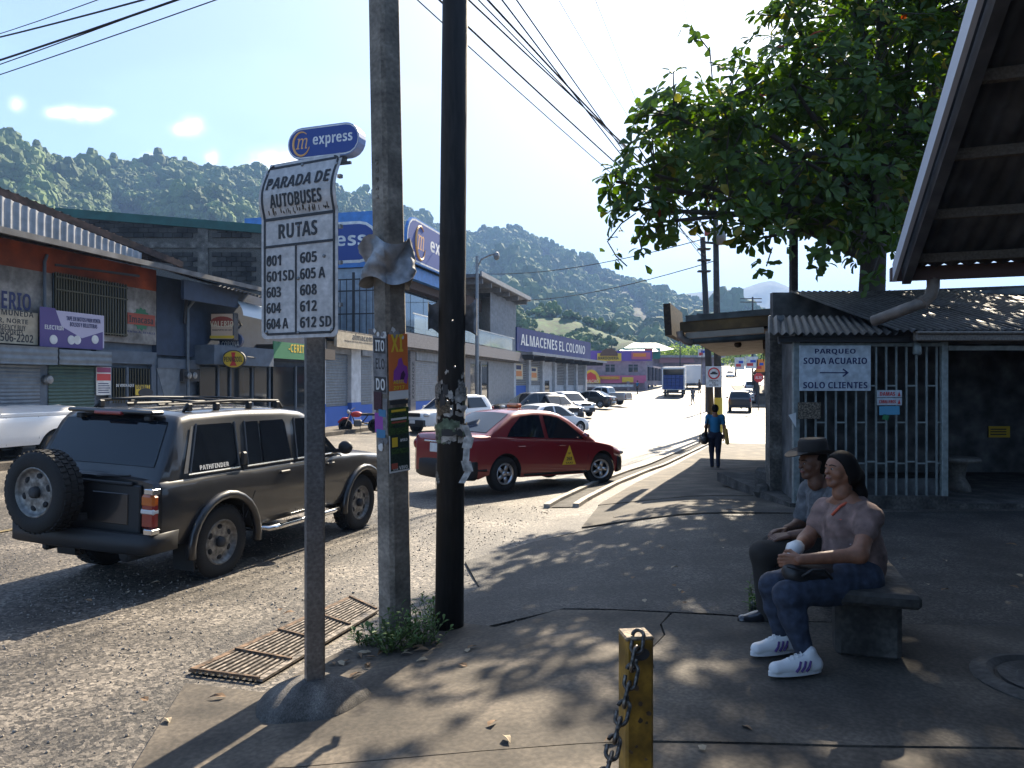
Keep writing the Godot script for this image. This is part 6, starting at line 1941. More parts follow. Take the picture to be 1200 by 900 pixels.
# a thin strip on the body side following (l, y) points
func strip(sp: Dictionary, t: Node, called: String, pts: Array, w: float, m: Material, s := 1, lift := 0.002):
	var p := []
	for q in pts: p.append(Vector3(s * (body_x(sp, q[0], q[1]) + lift), q[1], sp.L / 2 - q[0]))
	return part(t, called, Mk.new().tube(p, w, 4), m)
func car_body(sp: Dictionary, t: Node, paint: Material):
	var st := {}
	for q in sp.plan: st[snappedf(q[0], 0.001)] = 1
	for q in sp.belt: st[snappedf(q[0], 0.001)] = 1
	for lc in sp.axles:
		for i in 13: st[snappedf(lc - cos(PI * i / 12.0) * sp.arch, 0.001)] = 1
	var l := 0.0
	while l < sp.L:
		st[snappedf(l, 0.001)] = 1; l += 0.3
	st[snappedf(sp.L, 0.001)] = 1
	var ls := st.keys()
	ls.sort()
	var rings := []
	for x in ls:
		if x < 0.0 or x > sp.L + 0.001: continue
		var bot: float = sp.sill
		if x < 0.35: bot += (0.35 - x) * 0.25
		if x > sp.L - 0.4: bot += (x - sp.L + 0.4) * 0.15
		for lc in sp.axles:
			var dx: float = absf(x - lc)
			if dx < sp.arch: bot = maxf(bot, sp.R + sqrt(sp.arch * sp.arch - dx * dx))
		var top := tab(sp.belt, x)
		bot = minf(bot, top - 0.06)
		var hw := tab(sp.plan, x)
		var right := []
		for v in [0.0, 0.08, 0.2, 0.35, 0.5, 0.65, 0.78, 0.88, 0.95, 1.0]:
			var y := lerpf(bot, top, v)
			right.append(Vector3(body_x(sp, x, y), y, sp.L / 2 - x))
		right[-1].x = hw * 0.955 - 0.012
		right.append(Vector3(hw * 0.8, top + 0.018, sp.L / 2 - x))
		right.append(Vector3(hw * 0.45, top + 0.035, sp.L / 2 - x))
		var ring := PackedVector3Array()
		for q in right: ring.append(q)
		ring.append(Vector3(0, top + 0.042, sp.L / 2 - x))
		right.reverse()
		for q in right: ring.append(Vector3(-q.x, q.y, q.z))
		rings.append(ring)
	var b := Mk.new().smooth(true)
	b.loft(rings, false, false)
	b.smooth(false)
	for e in [0, rings.size() - 1]:
		var r = rings[e]
		var m := Vector3(0, (r[0].y + r[9].y) / 2, r[0].z)
		for k in r.size() - 1: b.tri(m, r[k], r[k + 1])
		b.tri(m, r[r.size() - 1], r[0])
	part(t, "body", b, paint)
	var un := Mk.new()
	for i in rings.size() - 1:
		var r0 = rings[i]; var r1 = rings[i + 1]
		un.quad(r0[0] * Vector3(0.995, 1, 1), r0[r0.size() - 1] * Vector3(0.995, 1, 1), r1[r1.size() - 1] * Vector3(0.995, 1, 1), r1[0] * Vector3(0.995, 1, 1))
	part(t, "underside", un, M.black)
func car_cabin(sp: Dictionary, t: Node, paint: Material):
	var rings := []
	var st := {}
	for q in sp.cabin: st[q[0]] = 1
	var l: float = sp.cabin[0][0]
	while l < sp.cabin[-1][0]:
		st[snappedf(l, 0.001)] = 1; l += 0.12
	var ls := st.keys(); ls.sort()
	for x in ls:
		var y := tab(sp.cabin, x)
		var belt := tab(sp.belt, x) - 0.02
		var ring := PackedVector3Array()
		var right := [Vector3(car_side_x(sp, x, belt), belt, sp.L / 2 - x), Vector3(car_side_x(sp, x, maxf(y - 0.07, belt)), maxf(y - 0.07, belt + 0.002), sp.L / 2 - x), Vector3(car_side_x(sp, x, y) - 0.015, maxf(y - 0.022, belt + 0.004), sp.L / 2 - x)]
		for u in [1.0, 0.75, 0.4]: right.append(car_top(sp, x, u))
		for q in right: ring.append(q)
		ring.append(car_top(sp, x, 0.0))
		right.reverse()
		for q in right: ring.append(Vector3(-q.x, q.y, q.z))
		rings.append(ring)
	part(t, "cabin", Mk.new().smooth(true).loft(rings, false, false), paint)
func wheel(t: Node, x: float, l: float, L: float, R: float, w: float, kind: String, steer := 0.0, detail := true) -> Node3D:
	var n := Node3D.new()
	n.name = "wheel"
	t.add_child(n, true)
	n.position = Vector3(x, R, L / 2 - l)
	var s := signf(x)
	n.basis = Basis(Vector3.UP, steer) * Basis(Vector3(0, 0, 1), -PI / 2 * s)   # local y points outwards
	var h := w / 2
	var rr := R * 0.62
	var seg := 36 if detail else 20
	part(n, "tyre", Mk.new().smooth(true).lathe([[rr - 0.01, -h * 0.8], [rr + 0.02, -h], [R * 0.93, -h * 0.97], [R, -h * 0.72], [R, h * 0.72], [R * 0.93, h * 0.97], [rr + 0.02, h], [rr - 0.012, h * 0.8]], Transform3D(), seg, false), M.rubber)
	if detail and w > 0.21:
		var tr := Mk.new()
		for i in 40:
			for k in [-0.45, 0.0, 0.45]:
				var a := TAU * (i + (0.5 if k == 0.0 else 0.0)) / 40.0
				tr.box(Vector3(cos(a) * (R + 0.004), k * w * 0.62, -sin(a) * (R + 0.004)), Vector3(0.012, w * 0.22, R * TAU / 40 * 0.66), Basis(Vector3.UP, a))
		part(n, "tread", tr, M.rubber)
	var rim := Node3D.new()
	if kind == "steel":
		var rm := part(n, "rim", Mk.new().smooth(true).lathe([[rr, h * 0.86], [rr * 0.95, h * 0.94], [rr * 0.9, h * 0.7], [rr * 0.78, h * 0.55], [rr * 0.5, h * 0.68], [rr * 0.3, h * 0.62], [0.01, h * 0.62]], Transform3D(), 30, false), mat("rim_steel", Color(0.36, 0.35, 0.33), 0.45, 0.6, {"tex": "blotch", "scale": 3.0}))
		for i in 6:
			var a := TAU * i / 6.0
			part(rm, "hole", Mk.new().ball(Vector3(cos(a) * rr * 0.66, h * 0.61, -sin(a) * rr * 0.66), Vector3(rr * 0.115, 0.012, rr * 0.15), 10, Basis(Vector3.UP, a)), M.black)  # black proud blobs imitate the shade in the rim holes
		part(rm, "hub", Mk.new().smooth(true).lathe([[rr * 0.24, h * 0.6], [rr * 0.22, h * 0.95], [rr * 0.1, h * 1.05], [0.01, h * 1.05]], Transform3D(), 14), M.dark)
	else:
		part(n, "wheel_well", Mk.new().lathe([[rr - 0.005, h * 0.3], [0.01, h * 0.3]], Transform3D(), 20), M.black)
		var rm := part(n, "rim", Mk.new().smooth(true).lathe([[rr - 0.012, h * 0.3], [rr - 0.012, h * 0.85], [rr + 0.005, h * 0.97], [rr - 0.02, h * 0.93], [rr - 0.035, h * 0.6]], Transform3D(), 28, false), mat("rim_alloy", Color(0.50, 0.50, 0.51), 0.3, 0.85))
		for i in 5:
			var a := TAU * i / 5.0 + 0.3
			var dirv := Vector3(cos(a), 0, -sin(a))
			var sp2 := Mk.new().smooth(true)
			var side := Vector3(sin(a), 0, cos(a))
			sp2.loft([PackedVector3Array([dirv * 0.03 + side * 0.035 + Vector3(0, h * 0.55, 0), dirv * 0.03 - side * 0.035 + Vector3(0, h * 0.55, 0), dirv * 0.03 - side * 0.035 + Vector3(0, h * 0.8, 0), dirv * 0.03 + side * 0.035 + Vector3(0, h * 0.8, 0)]), PackedVector3Array([dirv * (rr - 0.01) + side * 0.032 + Vector3(0, h * 0.5, 0), dirv * (rr - 0.01) - side * 0.032 + Vector3(0, h * 0.5, 0), dirv * (rr - 0.01) - side * 0.032 + Vector3(0, h * 0.8, 0), dirv * (rr - 0.01) + side * 0.032 + Vector3(0, h * 0.8, 0)])])
			part(rm, "spoke", sp2, M.rim_alloy)
		part(rm, "hub_cap", Mk.new().smooth(true).lathe([[0.06, h * 0.5], [0.055, h * 0.86], [0.01, h * 0.9]], Transform3D(), 14), M.rim_alloy)
	rim.free()
	return n
func four_wheels(sp: Dictionary, t: Node, kind: String, steer := 0.0, detail := true):
	for l in sp.axles:
		for s in [1, -1]:
			wheel(t, s * (sp.W / 2 - sp.tw / 2 - 0.03), l, sp.L, sp.R, sp.tw, kind, steer if l > sp.L / 2 else 0.0, detail)
func on_end(sp: Dictionary, t: Node, called: String, x: float, y: float, front: bool, size: Vector3, m: Material, out := 0.0, turn := 0.0):
	var z: float = (-sp.L / 2 - out) if front else (sp.L / 2 + out)
	return part(t, called, Mk.new().cbox(Vector3(x, y, z), size, 0.012, Basis(Vector3.UP, turn)), m)
func pose(t: Node3D, at: Vector3, yaw: float, pitch := 0.0, roll := 0.0):
	t.position = at
	t.basis = Basis(Vector3.UP, deg_to_rad(yaw)) * Basis(Vector3.RIGHT, deg_to_rad(pitch)) * Basis(Vector3(0, 0, 1), deg_to_rad(roll))

func vehicles():
	mat("paint_grey", Color(0.021, 0.021, 0.023), 0.42, 0.35, {"coat": 0.8, "coat_rough": 0.08, "tex": "soft", "scale": 0.7})
	mat("paint_red", Color(0.20, 0.008, 0.015), 0.4, 0.15, {"coat": 0.9, "coat_rough": 0.05})
	mat("paint_white", Color(0.68, 0.68, 0.67), 0.35, 0, {"coat": 0.7, "coat_rough": 0.06})
	mat("paint_black", Color(0.012, 0.013, 0.016), 0.3, 0.1, {"coat": 0.9, "coat_rough": 0.05})
	mat("paint_silver", Color(0.42, 0.43, 0.44), 0.35, 0.6, {"coat": 0.8})
	mat("trim_black", Color(0.013, 0.013, 0.014), 0.6)
	mat("trim_grey", Color(0.10, 0.10, 0.10), 0.55)
	mat("chrome", Color(0.62, 0.62, 0.62), 0.18, 1.0)
	mat("tint", Color(0.008, 0.011, 0.016), 0.04, 0, {"spec": 0.5})
	mat("lens_red", Color(0.22, 0.012, 0.012), 0.15, 0, {"coat": 0.8})
	mat("lens_amber", Color(0.45, 0.10, 0.01), 0.15, 0, {"coat": 0.8})
	mat("lens_clear", Color(0.55, 0.55, 0.55), 0.1, 0.1, {"coat": 0.8})
	mat("primer", Color(0.30, 0.30, 0.29), 0.5, 0.3)
	offroader()
	taxi()
	pickup_left()
	parked_row()
	lorries()
	motorcycle()

func offroader():
	var sp := {"L": 4.2, "W": 1.69, "R": 0.365, "tw": 0.235, "sill": 0.44, "arch": 0.44, "axles": [0.85, 3.5], "roof": 1.66, "belt_y": 1.06, "roof_hw": 0.70,
		"plan": [[0.0, 0.79], [0.03, 0.822], [0.12, 0.838], [0.5, 0.845], [3.0, 0.845], [3.6, 0.835], [4.0, 0.80], [4.14, 0.77], [4.2, 0.72]],
		"belt": [[0.0, 1.04], [0.05, 1.06], [2.9, 1.06], [3.02, 1.05], [3.5, 1.02], [4.0, 0.97], [4.14, 0.94], [4.2, 0.88]],
		"cabin": [[0.03, 1.06], [0.30, 1.56], [0.36, 1.62], [0.5, 1.645], [1.2, 1.66], [1.9, 1.65], [2.25, 1.615], [2.36, 1.58], [3.02, 1.06]]}
	var t := thing("off_road_car", "dark grey off-road wagon with a spare wheel on its tail and roof rails", "car")
	car_body(sp, t, M.paint_grey)
	car_cabin(sp, t, M.paint_grey)
	four_wheels(sp, t, "steel")
	car_glass(sp, 0.09, 0.305, 0.93, "rear_window", t, M.tint)
	car_glass(sp, 2.42, 2.97, 0.93, "windscreen", t, M.tint)
	# side glass
	var q1 = side_poly(sp, t, "quarter_window", [[0.40, 1.10], [1.02, 1.10], [1.05, 1.12], [1.05, 1.51], [1.02, 1.54], [0.56, 1.54], [0.53, 1.52]], M.tint)
	text(q1, "PATHFINDER", Transform3D(Basis(Vector3(0, 0, -1), Vector3.UP, Vector3(1, 0, 0)), Vector3(-(car_side_x(sp, 0.75, 1.13) + 0.008), 1.135, sp.L / 2 - 0.75)) if false else Transform3D(Basis(Vector3(0, 0, -1), Vector3(-0.19, 0.98, 0), Vector3(0.98, 0.19, 0)), Vector3(car_side_x(sp, 0.75, 1.14) + 0.008, 1.135, sp.L / 2 - 0.72)), 0.4, 0.045, M.white)
	side_poly(sp, t, "quarter_vent", [[0.315, 1.10], [0.365, 1.10], [0.50, 1.53], [0.47, 1.53]], M.trim_grey)
	side_poly(sp, t, "rear_door_window", [[1.22, 1.10], [1.44, 1.10], [1.44, 1.54], [1.25, 1.54], [1.22, 1.51]], M.tint)
	side_poly(sp, t, "rear_door_window", [[1.47, 1.10], [1.92, 1.10], [1.95, 1.12], [1.90, 1.50], [1.87, 1.54], [1.47, 1.54]], M.tint)
	side_poly(sp, t, "front_door_window", [[2.08, 1.10], [2.86, 1.10], [2.88, 1.12], [2.42, 1.51], [2.36, 1.54], [2.10, 1.54]], M.tint)
	for e in [[0.37, 1.08], [1.19, 1.97], [2.05, 2.92]]:
		for s in [1, -1]:
			part(t, "window_trim", Mk.new().tube([Vector3(s * (car_side_x(sp, e[0], 1.085) + 0.006), 1.085, sp.L / 2 - e[0]), Vector3(s * (car_side_x(sp, e[1], 1.085) + 0.006), 1.085, sp.L / 2 - e[1])], 0.010, 5), M.chrome)
	for q in [[[0.395, 1.09], [0.545, 1.55]], [[1.075, 1.09], [1.075, 1.55]], [[1.205, 1.09], [1.23, 1.55]], [[2.06, 1.09], [2.08, 1.55]]]:
		for s in [1, -1]:
			part(t, "window_frame", Mk.new().tube([Vector3(s * (car_side_x(sp, q[0][0], q[0][1]) + 0.005), q[0][1], sp.L / 2 - q[0][0]), Vector3(s * (car_side_x(sp, q[1][0], q[1][1]) + 0.005), q[1][1], sp.L / 2 - q[1][0])], 0.009, 5), M.trim_grey)
	for s in [1, -1]:
		for q in [[[1.12, 0.55], [1.13, 1.08]], [[2.02, 0.50], [2.01, 1.08]], [[2.98, 0.50], [2.97, 1.05]], [[1.28, 0.82], [1.15, 0.56]]]:
			strip(sp, t, "door_gap", q, 0.006, M.black, s, 0.0)
		for q in [1.78, 2.68]:
			part(t, "door_handle", Mk.new().cbox(Vector3(s * (body_x(sp, q, 0.97) + 0.012), 0.97, sp.L / 2 - q), Vector3(0.03, 0.03, 0.17), 0.01), M.trim_black)
		part(t, "pillar_handle", Mk.new().cbox(Vector3(s * (car_side_x(sp, 1.14, 1.17) + 0.02), 1.17, sp.L / 2 - 1.135), Vector3(0.045, 0.14, 0.07), 0.015), M.trim_black)
		# wheel arch flares
		for lc in sp.axles:
			var pts := []
			for i in 15:
				var a := deg_to_rad(-8 + 196.0 * i / 14.0)
				var yy: float = sp.R + sin(a) * 0.475
				pts.append(Vector3(s * (body_x(sp, lc, 0.6) + 0.015), yy, sp.L / 2 - lc + cos(a) * 0.475))
			part(t, "arch_flare", Mk.new().smooth(true).tube(pts, 0.045, 8), M.paint_grey)
		part(t, "mud_flap", Mk.new().box(Vector3(s * 0.74, 0.34, sp.L / 2 - 0.40), Vector3(0.24, 0.32, 0.012), Basis(Vector3.RIGHT, 0.1)), M.rubber)
		# step bars
		part(t, "side_step", Mk.new().smooth(true).tube([Vector3(s * 0.62, 0.40, sp.L / 2 - 1.38), Vector3(s * 0.86, 0.385, sp.L / 2 - 1.5), Vector3(s * 0.88, 0.385, sp.L / 2 - 1.7), Vector3(s * 0.88, 0.385, sp.L / 2 - 2.7), Vector3(s * 0.86, 0.385, sp.L / 2 - 2.85), Vector3(s * 0.62, 0.40, sp.L / 2 - 2.95)], 0.034, 9), M.chrome)
		part(t, "step_pad", Mk.new().cbox(Vector3(s * 0.875, 0.418, sp.L / 2 - 1.85), Vector3(0.06, 0.012, 0.4), 0.004), M.rubber)
		# door mirror
		part(t, "mirror", Mk.new().smooth(true).ball(Vector3(s * 0.965, 1.16, sp.L / 2 - 2.82), Vector3(0.10, 0.085, 0.06), 12), M.trim_black)
		part(t, "mirror_arm", Mk.new().tube([Vector3(s * 0.79, 1.10, sp.L / 2 - 2.84), Vector3(s * 0.93, 1.13, sp.L / 2 - 2.83)], 0.025, 6), M.trim_black)
		# roof rail with feet
		var rl := []
		for q in [[0.55, 1.66], [0.62, 1.735], [1.2, 1.755], [2.0, 1.74], [2.08, 1.66]]: rl.append(Vector3(s * 0.56, q[1], sp.L / 2 - q[0]))
		part(t, "roof_rail", Mk.new().smooth(true).tube(rl, 0.016, 8), M.trim_black)
		for q in [0.62, 1.0, 1.5, 1.98]:
			part(t, "rail_foot", Mk.new().cbox(Vector3(s * 0.56, 1.70, sp.L / 2 - q), Vector3(0.05, 0.08, 0.07), 0.012), M.trim_black)
		# tail lamps with bare brackets above and below
		var tl := part(t, "tail_lamp", Mk.new().cbox(Vector3(s * 0.745, 0.80, sp.L / 2 + 0.015), Vector3(0.15, 0.30, 0.07), 0.02), M.lens_red)
		part(tl, "amber_lens", Mk.new().cbox(Vector3(s * 0.745, 0.895, sp.L / 2 + 0.02), Vector3(0.152, 0.11, 0.072), 0.02), M.lens_amber)
		part(tl, "clear_lens", Mk.new().cbox(Vector3(s * 0.745, 0.80, sp.L / 2 + 0.02), Vector3(0.153, 0.05, 0.073), 0.012), M.lens_clear)
		for y in [0.985, 0.63]:
			part(t, "bumper_bracket", Mk.new().cbox(Vector3(s * 0.80, y, sp.L / 2 + 0.05), Vector3(0.10, 0.05, 0.09), 0.006), M.chrome, "bare metal bracket plate")
		part(t, "fog_lamp", Mk.new().cbox(Vector3(s * 0.62, 0.64, -sp.L / 2 - 0.02), Vector3(0.2, 0.14, 0.06), 0.02), M.lens_clear)
	for q in [0.75, 1.25, 1.75]:
		part(t, "roof_bar", Mk.new().smooth(true).tube([Vector3(-0.56, 1.745, sp.L / 2 - q), Vector3(0, 1.765, sp.L / 2 - q), Vector3(0.56, 1.745, sp.L / 2 - q)], 0.013, 6), M.trim_black)
	for x in [-0.2, 0.2]:
		part(t, "roof_strip", Mk.new().tube([Vector3(x, 1.712, sp.L / 2 - 0.6), Vector3(x, 1.715, sp.L / 2 - 1.95)], 0.014, 5), M.trim_black)
	# tailgate: spoiler, brake lamp, panel, wiper, spare wheel on its carrier, bumper
	part(t, "spoiler", Mk.new().cbox(Vector3(0, 1.655, sp.L / 2 - 0.28), Vector3(1.05, 0.04, 0.16), 0.015), M.paint_grey)
	part(t, "brake_lamp", Mk.new().cbox(Vector3(0, 1.64, sp.L / 2 - 0.21), Vector3(0.34, 0.035, 0.05), 0.01), M.lens_red)
	for x in [-0.42, 0.42]:
		part(t, "glass_hinge", Mk.new().cbox(Vector3(x, 1.60, sp.L / 2 - 0.27), Vector3(0.08, 0.05, 0.05), 0.01), M.trim_black)
	part(t, "tailgate_panel", Mk.new().cbox(Vector3(0, 0.80, sp.L / 2 + 0.012), Vector3(1.28, 0.44, 0.03), 0.012), M.trim_black)
	part(t, "plate_recess", Mk.new().cbox(Vector3(0.30, 0.80, sp.L / 2 + 0.03), Vector3(0.42, 0.28, 0.012), 0.006), M.paint_grey)
	part(t, "wiper", Mk.new().tube([Vector3(0.1, 1.075, sp.L / 2 + 0.0), Vector3(0.5, 1.10, sp.L / 2 + 0.005)], 0.010, 5), M.trim_black)
	part(t, "gate_handle", Mk.new().cbox(Vector3(0.1, 1.03, sp.L / 2 + 0.03), Vector3(0.9, 0.03, 0.03), 0.008), M.trim_black)
	var bp := Mk.new().smooth(true)
	var br := []
	for q in [[-0.86, -0.20], [-0.855, 0.05], [-0.78, 0.13], [-0.4, 0.15], [0.4, 0.15], [0.78, 0.13], [0.855, 0.05], [0.86, -0.20]]:
		var z: float = sp.L / 2 + q[1]
		br.append(PackedVector3Array([Vector3(q[0] * 0.93, 0.42, z - 0.03), Vector3(q[0], 0.44, z), Vector3(q[0], 0.60, z), Vector3(q[0] * 0.95, 0.61, z - 0.06)]))
	bp.loft(br, true, true)
	part(t, "rear_bumper", bp, M.trim_black)
	part(t, "tow_hook", Mk.new().cbox(Vector3(-0.45, 0.40, sp.L / 2 + 0.0), Vector3(0.08, 0.1, 0.14), 0.02), M.trim_black)
	part(t, "silencer", Mk.new().smooth(true).tube([Vector3(0.35, 0.36, sp.L / 2 - 0.1), Vector3(0.35, 0.36, sp.L / 2 - 0.7)], 0.08, 10), M.dark)
	part(t, "axle", Mk.new().tube([Vector3(-0.6, 0.365, sp.L / 2 - 0.85), Vector3(0.6, 0.365, sp.L / 2 - 0.85)], 0.06, 8), M.dark)
	part(t, "axle_housing", Mk.new().ball(Vector3(0.05, 0.36, sp.L / 2 - 0.85), Vector3(0.15, 0.14, 0.16), 10), M.dark)
	var arm := Mk.new()
	beam(arm, Vector3(-0.75, 0.62, sp.L / 2 + 0.12), Vector3(0.1, 0.72, sp.L / 2 + 0.12), 0.06, 0.06)
	beam(arm, Vector3(-0.3, 0.64, sp.L / 2 + 0.12), Vector3(-0.3, 0.95, sp.L / 2 + 0.12), 0.06, 0.06)
	part(t, "spare_carrier", arm, M.trim_black)
	var sw := wheel(t, 0.5, 0.0, sp.L, 0.365, 0.235, "steel")
	sw.name = "spare_wheel"
	sw.position = Vector3(-0.24, 0.94, sp.L / 2 + 0.25)
	sw.basis = Basis(Vector3(0, 0, 1), 0.3) * Basis(Vector3.RIGHT, PI / 2)
	# nose
	on_end(sp, t, "grille", 0, 0.76, true, Vector3(0.9, 0.18, 0.04), M.trim_black, 0.0)
	on_end(sp, t, "front_bumper", 0, 0.52, true, Vector3(1.62, 0.22, 0.16), M.trim_grey, 0.05)
	part(t, "bonnet_gap", Mk.new().tube([Vector3(-0.74, 1.065, sp.L / 2 - 3.06), Vector3(0, 1.10, sp.L / 2 - 3.10), Vector3(0.74, 1.065, sp.L / 2 - 3.06)], 0.012, 5), M.black)
	pose(t, Vector3(-3.239, -0.267, -8.801), -19.1, -0.2, -1.5)

func sedan_spec() -> Dictionary:
	return {"L": 4.45, "W": 1.72, "R": 0.315, "tw": 0.2, "sill": 0.24, "arch": 0.375, "axles": [0.95, 3.55], "roof": 1.46, "belt_y": 0.93, "roof_hw": 0.60,
		"plan": [[0.0, 0.60], [0.04, 0.70], [0.14, 0.79], [0.35, 0.835], [1.0, 0.86], [3.4, 0.86], [3.9, 0.83], [4.25, 0.72], [4.4, 0.58], [4.45, 0.46]],
		"belt": [[0.0, 0.86], [0.04, 0.95], [0.12, 0.985], [0.6, 0.99], [1.2, 0.95], [3.0, 0.90], [3.25, 0.885], [3.8, 0.80], [4.2, 0.69], [4.38, 0.60], [4.45, 0.52]],
		"cabin": [[0.50, 0.975], [0.75, 1.12], [1.25, 1.385], [1.45, 1.43], [1.9, 1.46], [2.3, 1.445], [2.52, 1.40], [2.75, 1.30], [3.42, 0.865]]}
func sedan(t: Node3D, paint: Material, sp: Dictionary, steer := 0.0, detail := true, lower: Material = null):
	car_body(sp, t, paint)
	car_cabin(sp, t, paint)
	four_wheels(sp, t, "alloy", steer, detail)
	car_glass(sp, 0.62, 1.24, 0.90, "rear_window", t, M.tint)
	car_glass(sp, 2.60, 3.30, 0.90, "windscreen", t, M.tint)
	side_poly(sp, t, "rear_door_window", [[0.98, 0.985], [1.92, 0.955], [1.92, 1.375], [1.72, 1.38], [1.42, 1.34], [1.12, 1.13]], M.tint)
	side_poly(sp, t, "front_door_window", [[2.02, 0.95], [3.02, 0.925], [2.95, 0.99], [2.62, 1.24], [2.42, 1.335], [2.2, 1.37], [2.02, 1.375]], M.tint)
	for s in [1, -1]:
		part(t, "mirror", Mk.new().smooth(true).ball(Vector3(s * 0.94, 0.99, sp.L / 2 - 2.92), Vector3(0.09, 0.065, 0.06), 10), paint)
		for q in [1.3, 2.35]:
			part(t, "door_handle", Mk.new().cbox(Vector3(s * (body_x(sp, q, 0.80) + 0.012), 0.80, sp.L / 2 - q), Vector3(0.03, 0.03, 0.18), 0.01), paint)
		part(t, "head_lamp", Mk.new().smooth(true).ball(Vector3(s * 0.56, 0.62, -sp.L / 2 + 0.21), Vector3(0.15, 0.075, 0.20), 12, Basis(Vector3.UP, -s * 0.5)), M.lens_clear)
		part(t, "tail_lamp", Mk.new().smooth(true).ball(Vector3(s * 0.66, 0.80, sp.L / 2 - 0.12), Vector3(0.12, 0.13, 0.13), 12, Basis(Vector3.UP, s * 0.5)), M.lens_red)
		for q in [[[1.0, 0.45], [1.15, 0.6], [1.12, 0.93]], [[1.97, 0.3], [1.97, 0.93]], [[3.05, 0.3], [3.1, 0.6], [3.04, 0.9]]]:
			strip(sp, t, "door_gap", q, 0.006, M.black, s, 0.0)
		strip(sp, t, "sill_strip", [[1.4, 0.29], [3.1, 0.29]], 0.03, lower if lower else M.trim_black, s, -0.01)
	var m: Material = lower if lower else paint
	# bumpers follow the rounded ends
	for e in [0, 1]:
		var rg := []
		for i in 15:
			var a := deg_to_rad(-84 + 168.0 * i / 14)
			var x := sin(a) * (0.845 if e == 0 else 0.80)
			var bulge := cos(a)
			var z: float = (sp.L / 2 - 0.42 + 0.46 * pow(bulge, 0.55)) if e == 0 else (-sp.L / 2 + 0.55 - 0.58 * pow(bulge, 0.55))
			var o := Vector3(sin(a), 0, cos(a) * (1 if e == 0 else -1)) * 0.012
			rg.append(PackedVector3Array([Vector3(x * 0.96, 0.22, z) - o * 3, Vector3(x, 0.26, z) + o, Vector3(x, 0.42, z) + o * 1.6, Vector3(x, 0.54, z) + o, Vector3(x * 0.96, 0.57, z) - o * 3]))
		part(t, "rear_bumper" if e == 0 else "front_bumper", Mk.new().smooth(true).loft(rg, true, true), m)
	on_end(sp, t, "number_plate", 0, 0.76, false, Vector3(0.34, 0.16, 0.012), M.white, 0.006)
	on_end(sp, t, "boot_trim", 0, 0.87, false, Vector3(0.7, 0.03, 0.02), M.chrome, 0.004)
	on_end(sp, t, "grille", 0, 0.56, true, Vector3(0.6, 0.08, 0.03), M.trim_black, 0.02)

func taxi():
	var t := thing("taxi", "red saloon taxi with black bumpers and yellow triangle on its front door", "car")
	var sp := sedan_spec()
	sedan(t, M.paint_red, sp, deg_to_rad(-24), true, M.trim_black)
	# black lower skirt aft
	for s in [1, -1]:
		strip(sp, t, "skirt", [[0.12, 0.40], [0.30, 0.40], [0.52, 0.40]], 0.11, M.trim_black, s, -0.09)
	# door triangle
	var tri := PackedVector2Array([Vector2(-0.19, -0.165), Vector2(0.19, -0.165), Vector2(0, 0.21)])
	var at := 2.55
	var xf := Transform3D(Basis(Vector3(0, 0, -1), Vector3.UP, Vector3(1, 0, 0)), Vector3(body_x(sp, at, 0.6) + 0.003, 0.60, sp.L / 2 - at))
	part(t, "triangle_badge", Mk.new().prism(tri, 0.003, xf), M.yellow, "yellow taxi triangle")
	text(t, "268", xf * Transform3D(Basis(), Vector3(0, -0.05, 0.003)), 0.15, 0.07, M.dark)
	text(t, "SJP", xf * Transform3D(Basis(), Vector3(0, 0.05, 0.003)), 0.07, 0.04, M.dark)
	text(t, "TAXI", xf * Transform3D(Basis(), Vector3(0, -0.13, 0.003)), 0.2, 0.035, M.dark)
	var rl := part(t, "roof_lamp", Mk.new().cbox(Vector3(-0.1, 1.545, sp.L / 2 - 1.95), Vector3(0.34, 0.09, 0.14), 0.03), M.lens_amber, "amber roof lamp")
	pose(t, Vector3(0.274, -0.332, -14.714), -48.3, -2.2, 0.2)

